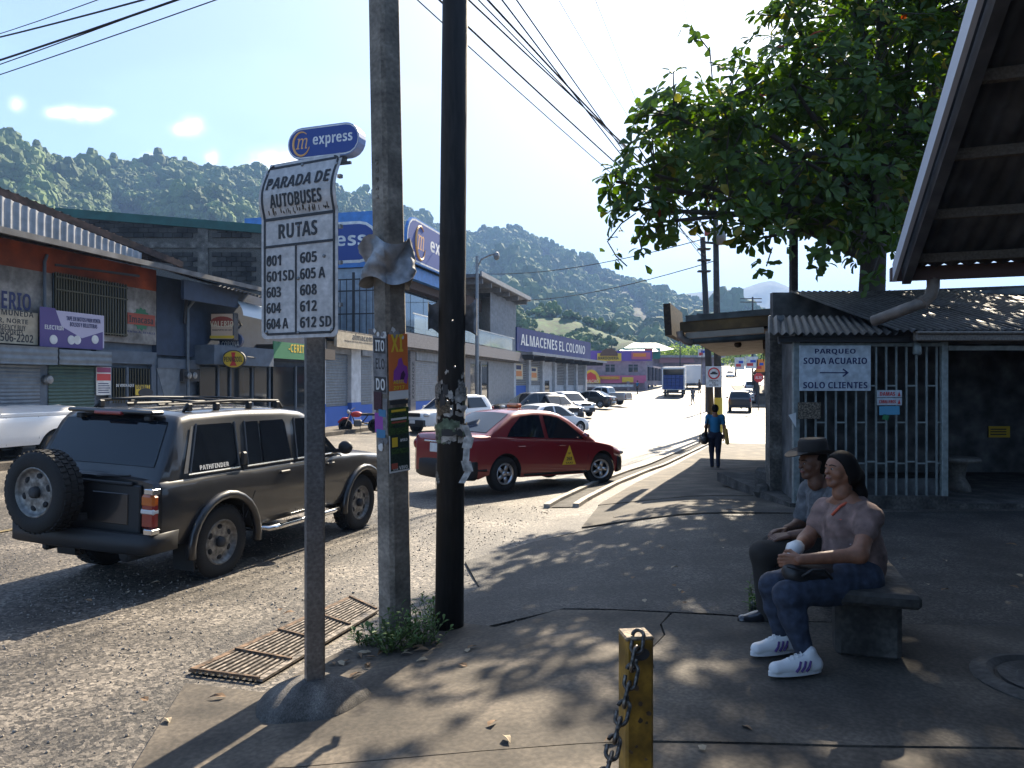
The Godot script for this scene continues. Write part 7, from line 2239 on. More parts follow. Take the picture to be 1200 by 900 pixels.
func pickup_spec() -> Dictionary:
	return {"L": 5.2, "W": 1.76, "R": 0.37, "tw": 0.24, "sill": 0.46, "arch": 0.44, "axles": [1.15, 4.2], "roof": 1.74, "belt_y": 1.12, "roof_hw": 0.66,
		"plan": [[0.0, 0.84], [0.03, 0.865], [0.2, 0.87], [4.3, 0.87], [4.8, 0.84], [5.1, 0.77], [5.2, 0.66]],
		"belt": [[0.0, 1.12], [3.3, 1.12], [4.0, 1.10], [4.8, 1.04], [5.1, 0.98], [5.2, 0.86]],
		"cabin": [[1.55, 1.13], [1.72, 1.60], [1.82, 1.70], [2.4, 1.74], [2.9, 1.72], [3.1, 1.66], [3.85, 1.11]]}
func pickup(t: Node3D, paint: Material, detail := false, long_bed := false):
	var sp := pickup_spec()
	if long_bed: sp.cabin = [[2.65, 1.13], [2.75, 1.60], [2.82, 1.70], [2.9, 1.73], [3.0, 1.72], [3.15, 1.66], [3.85, 1.11]]
	car_body(sp, t, paint)
	car_cabin(sp, t, paint)
	four_wheels(sp, t, "alloy", 0.0, detail)
	if not long_bed: car_glass(sp, 1.59, 1.74, 0.9, "rear_window", t, M.tint)
	car_glass(sp, 3.16, 3.78, 0.9, "windscreen", t, M.tint)
	if not long_bed: side_poly(sp, t, "rear_door_window", [[1.74, 1.17], [2.36, 1.17], [2.36, 1.62], [1.9, 1.62]], M.tint)
	side_poly(sp, t, "front_door_window", [[2.84 if long_bed else 2.44, 1.17], [3.5, 1.17], [3.05, 1.55], [2.95, 1.62], [2.84 if long_bed else 2.44, 1.62]], M.tint)
	var bl := 2.5 if long_bed else 1.5
	part(t, "tailgate", Mk.new().cbox(Vector3(0, 0.92, sp.L / 2 + 0.012), Vector3(1.42, 0.42, 0.03), 0.01), paint)
	part(t, "bed_floor", Mk.new().box(Vector3(0, 1.185, sp.L / 2 - bl / 2), Vector3(1.4, 0.01, bl - 0.15)), M.dark)
	for s in [1, -1]:
		part(t, "bed_rail", Mk.new().cbox(Vector3(s * 0.80, 1.15, sp.L / 2 - bl / 2 - 0.03), Vector3(0.09, 0.09, bl), 0.015), paint)
		part(t, "tail_lamp", Mk.new().cbox(Vector3(s * 0.79, 0.85, sp.L / 2 + 0.01), Vector3(0.12, 0.34, 0.05), 0.02), M.lens_red)
		part(t, "head_lamp", Mk.new().cbox(Vector3(s * 0.62, 0.86, -sp.L / 2 + 0.06), Vector3(0.3, 0.16, 0.16), 0.03), M.lens_clear)
		part(t, "mirror", Mk.new().smooth(true).ball(Vector3(s * 1.0, 1.24, sp.L / 2 - 3.45), Vector3(0.1, 0.11, 0.06), 8), M.trim_black)
		for q in [[[1.62, 0.6], [1.62, 1.1]], [[2.4, 0.5], [2.4, 1.1]]]:
			strip(sp, t, "door_gap", q, 0.007, M.black, s, 0.0)
	on_end(sp, t, "rear_bumper", 0, 0.58, false, Vector3(1.6, 0.16, 0.14), M.chrome, 0.04)
	on_end(sp, t, "front_bumper", 0, 0.6, true, Vector3(1.66, 0.26, 0.16), paint, 0.03)
	on_end(sp, t, "grille", 0, 0.86, true, Vector3(0.7, 0.14, 0.05), M.trim_black, 0.01)
	return sp
func pickup_left():
	var t := thing("pickup_truck", "white pickup parked across the road with sheeted goods in its bed", "pickup truck")
	pickup(t, M.paint_white, true, true)
	var at := Vector3(-11.9, 0, -16.2)
	pose(t, Vector3(at.x, G(at.x, 16.2) - 0.02, at.z), 163)
	# load: lumpy white sheet over boxes
	var ld := thing("covered_load", "lumpy white plastic sheet covering goods in the pickup bed", "load")
	var b := Mk.new().smooth(true)
	var n := 14
	var grid := []
	for i in n + 1:
		var row := []
		for j in 7:
			var u := float(i) / n
			var v := j / 6.0
			var edge := minf(minf(u, 1 - u) * 6.0, minf(v, 1 - v) * 4.0)
			var y := 1.19 + minf(edge, 1.0) * (0.14 + 0.05 * noise_b.get_noise_2d(i * 1.3, j * 2.1))
			row.append(Vector3(lerpf(-0.74, 0.74, v), y, 2.6 - lerpf(0.02, 2.5, u)))
		grid.append(row)
	for i in n:
		for j in 6: b.quad(grid[i][j], grid[i][j + 1], grid[i + 1][j + 1], grid[i + 1][j])
	part(ld, "sheet", b, mat("plastic_sheet", Color(0.62, 0.60, 0.58), 0.35))
	ld.transform = t.transform

func suv_spec() -> Dictionary:
	return {"L": 4.5, "W": 1.83, "R": 0.36, "tw": 0.24, "sill": 0.36, "arch": 0.43, "axles": [0.9, 3.55], "roof": 1.70, "belt_y": 1.06, "roof_hw": 0.68,
		"plan": [[0.0, 0.74], [0.05, 0.82], [0.2, 0.89], [3.7, 0.90], [4.1, 0.86], [4.4, 0.72], [4.5, 0.55]],
		"belt": [[0.0, 1.02], [0.06, 1.08], [3.0, 1.04], [3.3, 1.03], [4.0, 0.98], [4.35, 0.88], [4.5, 0.72]],
		"cabin": [[0.06, 1.09], [0.32, 1.50], [0.48, 1.64], [1.2, 1.70], [2.1, 1.69], [2.4, 1.62], [3.25, 1.04]]}
func suv(t: Node3D, paint: Material):
	var sp := suv_spec()
	car_body(sp, t, paint)
	car_cabin(sp, t, paint)
	four_wheels(sp, t, "alloy", 0.0, false)
	car_glass(sp, 0.12, 0.40, 0.9, "rear_window", t, M.tint)
	car_glass(sp, 2.48, 3.18, 0.9, "windscreen", t, M.tint)
	side_poly(sp, t, "rear_door_window", [[0.5, 1.12], [1.9, 1.10], [1.9, 1.58], [0.8, 1.58]], M.tint)
	side_poly(sp, t, "front_door_window", [[1.98, 1.10], [2.95, 1.09], [2.4, 1.52], [2.28, 1.58], [1.98, 1.58]], M.tint)
	for s in [1, -1]:
		part(t, "head_lamp", Mk.new().smooth(true).ball(Vector3(s * 0.66, 0.86, -sp.L / 2 + 0.14), Vector3(0.16, 0.09, 0.16), 10, Basis(Vector3.UP, -s * 0.5)), M.lens_clear)
		part(t, "tail_lamp", Mk.new().cbox(Vector3(s * 0.78, 1.0, sp.L / 2 - 0.04), Vector3(0.12, 0.3, 0.12), 0.03), M.lens_red)
		part(t, "mirror", Mk.new().smooth(true).ball(Vector3(s * 1.0, 1.15, sp.L / 2 - 2.85), Vector3(0.1, 0.085, 0.06), 8), paint)
		strip(sp, t, "door_gap", [[1.94, 0.45], [1.94, 1.04]], 0.007, M.black, s, 0.0)
	on_end(sp, t, "grille", 0, 0.86, true, Vector3(0.72, 0.16, 0.08), M.trim_black, -0.02)
	on_end(sp, t, "front_bumper", 0, 0.50, true, Vector3(1.3, 0.28, 0.2), M.trim_black, -0.02)
	on_end(sp, t, "number_plate", 0, 0.56, true, Vector3(0.34, 0.15, 0.02), M.white, 0.09)
	on_end(sp, t, "rear_bumper", 0, 0.50, false, Vector3(1.55, 0.24, 0.16), M.trim_black, 0.0)
func parked_row():
	var at := func(px, d): 
		var x: float = (px - 600.0) / F * d
		return Vector3(x, G(x, d), -d)
	var t := thing("suv", "white crossover facing the road beside the granite pillars", "car")
	suv(t, M.paint_white); pose(t, at.call(526, 34.0), 142)
	t = thing("saloon_car", "white saloon standing on the road beyond the red taxi", "car")
	sedan(t, M.paint_white, sedan_spec(), 0.0, false); pose(t, at.call(641, 33.5), -47)
	t = thing("suv", "black wagon parked in front of the low store, nose to the road", "car")
	suv(t, M.paint_black); pose(t, at.call(650, 46.0), 208)
	t = thing("suv", "white wagon parked between the black wagon and the dark saloon", "car")
	suv(t, M.paint_white); pose(t, at.call(668, 52.0), 205)
	t = thing("saloon_car", "dark blue-black saloon with its tail to the road", "car")
	sedan(t, M.paint_black, sedan_spec(), 0.0, false); pose(t, at.call(691, 64.0), 62)
	t = thing("pickup_truck", "silver pickup parked with its bed towards the road", "pickup truck")
	pickup(t, M.paint_silver); pose(t, at.call(706, 70.0), 60)
	t = thing("suv", "black wagon half hidden behind the white saloon's roof", "car")
	suv(t, M.paint_black); pose(t, at.call(618, 46.0), 120)
	t = thing("suv", "dark wagon parked at the kerb of the side street", "car")
	suv(t, M.paint_black); pose(t, at.call(867, 60.0), -17)
	t = thing("saloon_car", "silver saloon parked in front of the pink motor scooter", "car")
	sedan(t, M.paint_silver, sedan_spec(), 0.0, false); pose(t, at.call(876, 75.0), -17)
	t = thing("suv", "pale blue van-like car parked further along the side street", "car")
	suv(t, M.paint_silver); pose(t, at.call(881, 92.0), -17)
	t = thing("saloon_car", "small white car far up the rising street", "car")
	sedan(t, M.paint_white, sedan_spec(), 0.0, false); pose(t, at.call(856, 165.0), 160)

func lorries():
	mat("cargo_blue", Color(0.02, 0.05, 0.20), 0.6)
	for q in [[790.5, 89.0, 2.65, "white box lorry with open tail showing blue crates on the rising street"], [812, 110.0, 2.7, "second white box lorry parked further up the street"]]:
		var t := thing("box_lorry", q[3], "lorry")
		var x: float = (q[0] - 600.0) / F * q[1]
		var h := 2.6
		part(t, "box", Mk.new().box(Vector3(-1.25, 2.15, -0.1), Vector3(0.06, h, 6.0)).box(Vector3(1.25, 2.15, -0.1), Vector3(0.06, h, 6.0)).box(Vector3(0, 3.45, -0.1), Vector3(2.56, 0.06, 6.0)).box(Vector3(0, 0.88, -0.1), Vector3(2.56, 0.06, 6.0)).box(Vector3(0, 2.15, -3.1), Vector3(2.5, h, 0.06)), M.paint_white)
		part(t, "door_frame", Mk.new().box(Vector3(-1.24, 2.15, 2.92), Vector3(0.14, h, 0.08)).box(Vector3(1.24, 2.15, 2.92), Vector3(0.14, h, 0.08)).box(Vector3(0, 3.35, 2.92), Vector3(2.5, 0.2, 0.08)), M.paint_white)
		if q[1] < 100:
			for i in 5:
				for j in 4:
					part(t, "crate", Mk.new().cbox(Vector3(-0.96 + i * 0.48, 1.12 + j * 0.42, 2.3), Vector3(0.46, 0.4, 0.8), 0.02), M.cargo_blue)
		else:
			part(t, "door", Mk.new().box(Vector3(0, 2.1, 2.9), Vector3(2.3, 2.4, 0.05)), M.paint_white)
		part(t, "chassis", Mk.new().box(Vector3(0, 0.7, -0.8), Vector3(1.0, 0.25, 8.0)), M.dark)
		part(t, "bumper", Mk.new().box(Vector3(0, 0.55, 2.8), Vector3(2.4, 0.18, 0.12)), M.dark)
		part(t, "cab", Mk.new().cbox(Vector3(0, 1.7, -4.1), Vector3(2.1, 2.0, 1.7), 0.12), M.paint_white)
		part(t, "windscreen", Mk.new().box(Vector3(0, 2.1, -4.96), Vector3(1.9, 0.8, 0.04)), M.tint)
		for z in [1.6, -3.9]:
			for s in [1, -1]: wheel(t, s * 1.0, 3.0 - z, 6.0, 0.45, 0.26, "steel", 0.0, false)
		pose(t, Vector3(x, G(x, q[1]), -q[1]), -15, 2.0)

func motorcycle():
	for q in [[422, 32.0, 100, "red", "red motorcycle parked by the blue-based roller shutters"], [872, 66.0, -40, "pink", "pink motor scooter parked by the side pavement kerb"]]:
		var t := thing("motorcycle", q[4], "motorcycle")
		for z in [0.62, -0.62]:
			var w := Node3D.new(); w.name = "wheel"; t.add_child(w, true)
			w.position = Vector3(0, 0.3, z)
			w.basis = Basis(Vector3(0, 0, 1), -PI / 2)
			part(w, "tyre", Mk.new().smooth(true).lathe([[0.22, -0.04], [0.27, -0.05], [0.30, 0.0], [0.27, 0.05], [0.22, 0.04], [0.22, -0.04]], Transform3D(), 20), M.rubber)
			var spk := Mk.new()
			for i in 8:
				var a := TAU * i / 8.0
				spk.tube([Vector3.ZERO, Vector3(cos(a) * 0.23, 0, sin(a) * 0.23)], 0.008, 4)
			part(w, "rim", spk, M.chrome)
		part(t, "frame", Mk.new().tube([Vector3(0, 0.3, 0.62), Vector3(0, 0.45, 0.1), Vector3(0, 0.5, -0.25), Vector3(0, 0.9, -0.38)], 0.03, 6).tube([Vector3(0, 0.45, 0.1), Vector3(0, 0.78, 0.35)], 0.025, 6), M.dark)
		part(t, "fork", Mk.new().tube([Vector3(0.06, 0.3, -0.62), Vector3(0.06, 0.95, -0.38)], 0.02, 6).tube([Vector3(-0.06, 0.3, -0.62), Vector3(-0.06, 0.95, -0.38)], 0.02, 6), M.chrome)
		part(t, "handlebar", Mk.new().tube([Vector3(-0.35, 1.04, -0.22), Vector3(-0.12, 1.0, -0.36), Vector3(0.12, 1.0, -0.36), Vector3(0.35, 1.04, -0.22)], 0.014, 6), M.dark)
		part(t, "tank", Mk.new().smooth(true).ball(Vector3(0, 0.80, -0.15), Vector3(0.14, 0.13, 0.26), 10), M[q[3]])
		part(t, "seat", Mk.new().cbox(Vector3(0, 0.80, 0.35), Vector3(0.24, 0.09, 0.62), 0.03), M.trim_black)
		part(t, "engine", Mk.new().cbox(Vector3(0, 0.42, -0.1), Vector3(0.26, 0.28, 0.34), 0.05), M.trim_grey)
		part(t, "mudguard", Mk.new().smooth(true).tube([Vector3(0, 0.45, -0.92), Vector3(0, 0.63, -0.72), Vector3(0, 0.63, -0.5)], 0.05, 6), M[q[3]])
		part(t, "tail", Mk.new().cbox(Vector3(0, 0.78, 0.78), Vector3(0.16, 0.12, 0.25), 0.04), M[q[3]])
		part(t, "head_lamp", Mk.new().ball(Vector3(0, 0.92, -0.5), Vector3(0.09, 0.09, 0.07), 8), M.lens_clear)
		part(t, "exhaust", Mk.new().tube([Vector3(0.14, 0.3, -0.1), Vector3(0.17, 0.33, 0.7)], 0.035, 6), M.chrome)
		part(t, "stand", Mk.new().tube([Vector3(-0.1, 0.35, 0.0), Vector3(-0.25, 0.0, 0.05)], 0.012, 5), M.dark)
		var x: float = (q[0] - 600.0) / F * q[1]
		pose(t, Vector3(x, G(x, q[1]), -q[1]), q[2], 0, 6)

# ================================================================ people: tapered capsules joined by a smooth minimum, meshed as surface nets
func sdf(b: Mk, bones: Array, cell: float, k := 0.03, cuts := [], fold := 0.0):
	# bone: [a, b, ra, rb]; cut: [point, normal] keeps the side the normal points away from
	var lo := Vector3(1e9, 1e9, 1e9)
	var hi := -lo
	for q in bones:
		var m: float = maxf(q[2], q[3]) + 2.5 * cell + k * 0.3
		lo = lo.min(q[0] - Vector3(m, m, m)).min(q[1] - Vector3(m, m, m))
		hi = hi.max(q[0] + Vector3(m, m, m)).max(q[1] + Vector3(m, m, m))
	var nx := int((hi.x - lo.x) / cell) + 2
	var ny := int((hi.y - lo.y) / cell) + 2
	var nz := int((hi.z - lo.z) / cell) + 2
	var f := PackedFloat32Array()
	f.resize(nx * ny * nz)
	f.fill(1.0)
	for q in bones:
		var a: Vector3 = q[0]
		var ba: Vector3 = q[1] - a
		var ra: float = q[2]
		var rb: float = q[3]
		var l2 := maxf(ba.length_squared(), 1e-9)
		var m: float = maxf(ra, rb) + k + 2.0 * cell
		var p0: Vector3 = (a.min(q[1]) - Vector3(m, m, m) - lo) / cell
		var p1: Vector3 = (a.max(q[1]) + Vector3(m, m, m) - lo) / cell
		for ix in range(maxi(0, int(p0.x)), mini(nx, int(p1.x) + 1)):
			for iy in range(maxi(0, int(p0.y)), mini(ny, int(p1.y) + 1)):
				for iz in range(maxi(0, int(p0.z)), mini(nz, int(p1.z) + 1)):
					var p := lo + Vector3(ix, iy, iz) * cell - a
					var h := clampf(p.dot(ba) / l2, 0.0, 1.0)
					var d := (p - ba * h).length() - lerpf(ra, rb, h)
					var id := (ix * ny + iy) * nz + iz
					var e := f[id]
					if e > 0.9: f[id] = d
					else:
						var hh := maxf(k - absf(d - e), 0.0) / k
						f[id] = minf(d, e) - hh * hh * k * 0.25
	if fold > 0.0:
		for ix in nx:
			for iy in ny:
				for iz in nz:
					var id := (ix * ny + iy) * nz + iz
					if f[id] < 0.06:
						var p := lo + Vector3(ix, iy, iz) * cell
						f[id] += fold * (noise_b.get_noise_3d(p.x * 26.0 + p.y * 9.0, p.y * 34.0, p.z * 22.0) + 0.5 * noise_b.get_noise_3d(p.x * 55.0, p.y * 80.0 + p.x * 30.0, p.z * 55.0))
	for c in cuts:
		for ix in nx:
			for iy in ny:
				for iz in nz:
					var id := (ix * ny + iy) * nz + iz
					if f[id] < 0.2:
						var d: float = (lo + Vector3(ix, iy, iz) * cell - c[0]).dot(c[1])
						if d > f[id]: f[id] = d
	var vid := {}
	var sx := ny * nz
	var sy := nz
	var vs := PackedVector3Array()
	var off := [0, sx, sy, sx + sy, 1, sx + 1, sy + 1, sx + sy + 1]
	var edges := [[0, 1], [2, 3], [4, 5], [6, 7], [0, 2], [1, 3], [4, 6], [5, 7], [0, 4], [1, 5], [2, 6], [3, 7]]
	var cor := [Vector3(0, 0, 0), Vector3(1, 0, 0), Vector3(0, 1, 0), Vector3(1, 1, 0), Vector3(0, 0, 1), Vector3(1, 0, 1), Vector3(0, 1, 1), Vector3(1, 1, 1)]
	for ix in nx - 1:
		for iy in ny - 1:
			var row := (ix * ny + iy) * nz
			for iz in nz - 1:
				var id := row + iz
				if f[id] > 2.0 * cell: continue
				var neg := 0
				for o in off:
					if f[id + o] < 0.0: neg += 1
				if neg == 0 or neg == 8: continue
				var s := Vector3.ZERO
				var n := 0
				for e in edges:
					var da := f[id + off[e[0]]]
					var db := f[id + off[e[1]]]
					if (da < 0.0) != (db < 0.0):
						s += cor[e[0]].lerp(cor[e[1]], da / (da - db))
						n += 1
				vid[id] = vs.size()
				vs.append(lo + (Vector3(ix, iy, iz) + s / n) * cell)
	b.smooth(true)
	for id in vid:
		var neg0: bool = f[id] < 0.0
		for ax in [[sx, sy, 1], [sy, 1, sx], [1, sx, sy]]:
			if (f[id + ax[0]] < 0.0) == neg0: continue
			var i1: int = id - ax[1]
			var i2: int = id - ax[1] - ax[2]
			var i3: int = id - ax[2]
			if not (vid.has(i1) and vid.has(i2) and vid.has(i3)): continue
			if neg0: b.quad(vs[vid[id]], vs[vid[i1]], vs[vid[i2]], vs[vid[i3]])
			else: b.quad(vs[vid[i3]], vs[vid[i2]], vs[vid[i1]], vs[vid[id]])

# head bones round centre c, facing fwd; s = height of the head
func head_bones(c: Vector3, fwd: Vector3, s: float) -> Array:
	var up := Vector3.UP
	var side := fwd.cross(up).normalized()
	up = side.cross(fwd).normalized()
	var H := func(f, u, w): return c + fwd * f * s + up * u * s + side * w * s
	var r := []
	r.append([H.call(-0.08, 0.14, 0), H.call(-0.02, 0.10, 0), 0.36 * s, 0.35 * s])     # skull
	for w in [-1, 1]:
		r.append([H.call(0.10, 0.12, 0.12 * w), H.call(0.12, -0.12, 0.11 * w), 0.19 * s, 0.16 * s])  # face sides
		r.append([H.call(-0.05, -0.18, 0.20 * w), H.call(0.20, -0.36, 0.06 * w), 0.10 * s, 0.085 * s])  # jaw
		r.append([H.call(0.27, 0.085, 0.05 * w), H.call(0.22, 0.075, 0.22 * w), 0.055 * s, 0.05 * s])  # brow
		r.append([H.call(0.22, -0.08, 0.15 * w), H.call(0.18, -0.1, 0.2 * w), 0.09 * s, 0.08 * s])  # cheek
		r.append([H.call(-0.06, 0.04, 0.335 * w), H.call(-0.05, -0.1, 0.325 * w), 0.05 * s, 0.035 * s])  # ear
	r.append([H.call(0.24, -0.38, 0), H.call(0.20, -0.38, 0), 0.085 * s, 0.1 * s])     # chin
	r.append([H.call(0.29, 0.05, 0), H.call(0.385, -0.095, 0), 0.034 * s, 0.05 * s])   # nose
	r.append([H.call(0.31, -0.215, -0.05), H.call(0.31, -0.215, 0.05), 0.036 * s, 0.036 * s])  # upper lip
	r.append([H.call(0.295, -0.265, -0.045), H.call(0.295, -0.265, 0.045), 0.037 * s, 0.037 * s])
	r.append([H.call(-0.10, -0.2, 0), H.call(-0.12, -0.62, 0), 0.24 * s, 0.25 * s])      # neck
	return r
func face_parts(t: Node, c: Vector3, fwd: Vector3, s: float):
	var side := fwd.cross(Vector3.UP).normalized()
	var up := side.cross(fwd).normalized()
	for w in [-1, 1]:
		var e: Vector3 = c + fwd * 0.292 * s + up * 0.025 * s + side * 0.13 * w * s
		var eye := part(t, "eye", Mk.new().smooth(true).ball(e, Vector3(0.058, 0.034, 0.05) * s, 10, Basis(side, up, -fwd)), mat("eye_white", Color(0.20, 0.18, 0.165), 0.6))
		part(eye, "iris", Mk.new().smooth(true).ball(e + fwd * 0.036 * s, Vector3(0.026, 0.028, 0.02) * s, 8, Basis(side, up, -fwd)), M.black)
		part(t, "eyebrow", Mk.new().smooth(true).tube([c + fwd * 0.348 * s + up * 0.11 * s + side * 0.05 * w * s, c + fwd * 0.335 * s + up * 0.135 * s + side * 0.14 * w * s, c + fwd * 0.27 * s + up * 0.11 * s + side * 0.25 * w * s], 0.014 * s, 5), mat("hair_black", Color(0.012, 0.010, 0.009), 0.55))
	part(t, "lips", Mk.new().smooth(true).tube([c + fwd * 0.315 * s - up * 0.238 * s - side * 0.10 * s, c + fwd * 0.362 * s - up * 0.235 * s, c + fwd * 0.315 * s - up * 0.238 * s + side * 0.10 * s], 0.026 * s, 6), mat("lips", Color(0.20, 0.06, 0.05), 0.5))
# a hand: palm from the wrist, four unequal curled fingers and a thumb; grip is the way the fingers curl
func hand_bones(wrist: Vector3, dir: Vector3, grip: Vector3, thumb_side: Vector3, sc := 1.0, curl := 1.0) -> Array:
	var r := []
	dir = dir.normalized()
	var across := thumb_side.normalized()
	grip = grip.normalized()
	var knuck := wrist + dir * 0.085 * sc
	for k in 4:
		var o := across * (0.030 - 0.020 * k) * sc
		r.append([wrist + o * 0.6 + dir * 0.012, knuck + o, 0.015 * sc, 0.0125 * sc])
		var L: float = [0.070, 0.078, 0.072, 0.056][k] * sc
		var p0 := knuck + o
		var d1 := (dir + grip * 0.55 * curl).normalized()
		var d2 := (dir * 0.35 + grip * 1.0 * curl).normalized()
		var d3 := (dir * -0.35 + grip * 1.0 * curl).normalized()
		var p1 := p0 + d1 * L * 0.46
		var p2 := p1 + d2 * L * 0.34
		var p3 := p2 + d3 * L * 0.26
		r.append([p0, p1, 0.0100 * sc, 0.0090 * sc]); r.append([p1, p2, 0.0090 * sc, 0.0083 * sc]); r.append([p2, p3, 0.0083 * sc, 0.0074 * sc])
	var t0 := wrist + dir * 0.025 * sc + across * 0.030 * sc + grip * 0.008
	var t1 := t0 + (dir * 0.6 + across * 0.55 + grip * 0.5).normalized() * 0.045 * sc
	var t2 := t1 + (dir * 0.9 + grip * 0.5).normalized() * 0.034 * sc
	r.append([t0, t1, 0.014 * sc, 0.0108 * sc]); r.append([t1, t2, 0.0108 * sc, 0.0088 * sc])
	return r
func shoe(t: Node, heel: Vector3, toe: Vector3, m: Material, sole: Material, h := 0.08, stripes := false):
	var d := (toe - heel).normalized()
	var s := d.cross(Vector3.UP).normalized()
	var L := heel.distance_to(toe)
	var b := Mk.new()
	sdf(b, [[heel + d * 0.035 + Vector3(0, 0.045, 0), heel + d * L * 0.45 + Vector3(0, 0.042, 0), 0.038, 0.040], [heel + d * L * 0.45 + Vector3(0, 0.040, 0), toe - d * 0.042 + Vector3(0, 0.034, 0), 0.043, 0.038], [heel + d * 0.05 + Vector3(0, 0.05, 0), heel + d * 0.07 + Vector3(0, h, 0), 0.042, 0.038], [heel + d * 0.09 + Vector3(0, 0.075, 0), heel + d * L * 0.6 + Vector3(0, 0.048, 0), 0.032, 0.03]], 0.008, 0.03, [[heel + Vector3(0, 0.012, 0), Vector3.DOWN]])
	var o := part(t, "shoe", b, m)
	var rg := []
	var out := PackedVector2Array()
	for i in 20:
		var a := TAU * i / 20.0
		out.append(Vector2(L * 0.5 + cos(a) * L * 0.51, sin(a) * lerpf(0.036, 0.047, 0.5 + 0.5 * cos(a))))
	part(o, "sole", Mk.new().prism(out, 0.022, Transform3D(Basis(d, -s, Vector3.UP), heel)), sole)
	if stripes:
		for w in [-1, 1]:
			for k in 3:
				var c := heel + d * L * (0.38 + 0.095 * k)
				part(o, "stripe", Mk.new().tube([c + s * w * 0.049 + Vector3(0, 0.026, 0), c - d * 0.018 + s * w * 0.050 + Vector3(0, 0.05, 0), c - d * 0.032 + s * w * 0.040 + Vector3(0, 0.078, 0)], 0.0075, 5), mat("stripe", Color(0.06, 0.02, 0.14), 0.6))
		for k in 4:
			var c := heel + d * L * (0.40 + 0.075 * k) + Vector3(0, 0.112 - 0.009 * k, 0)
			part(o, "lace", Mk.new().tube([c - s * 0.022 - Vector3(0, 0.008, 0), c + Vector3(0, 0.004, 0), c + s * 0.022 - Vector3(0, 0.008, 0)], 0.004, 4), M.white)

func people():
	mat("skin", Color(0.28, 0.12, 0.065), 0.55, 0, {"tex": "soft", "scale": 3.0})
	mat("skin_dark", Color(0.15, 0.07, 0.042), 0.55, 0, {"tex": "soft", "scale": 3.0})
	mat("hair_black", Color(0.010, 0.008, 0.007), 0.75, 0, {"spec": 0.25})
	mat("denim", Color(0.06, 0.08, 0.13), 0.9, 0, {"tex": "blotch", "scale": 3.0, "bump": "fine", "bumpcm": 0.1})
	mat("tee", Color(0.36, 0.23, 0.195), 0.9, 0, {"tex": "blotch", "scale": 2.2})
	mat("coral", Color(0.55, 0.10, 0.05), 0.8)
	mat("bag_black", Color(0.016, 0.015, 0.015), 0.45)
	mat("white_shoe", Color(0.66, 0.65, 0.64), 0.6)
	mat("shirt_grey", Color(0.20, 0.21, 0.225), 0.9, 0, {"tex": "blotch", "scale": 3.0})
	mat("trouser_dark", Color(0.028, 0.024, 0.02), 0.9)
	seated_woman()
	seated_man()
	walkers()

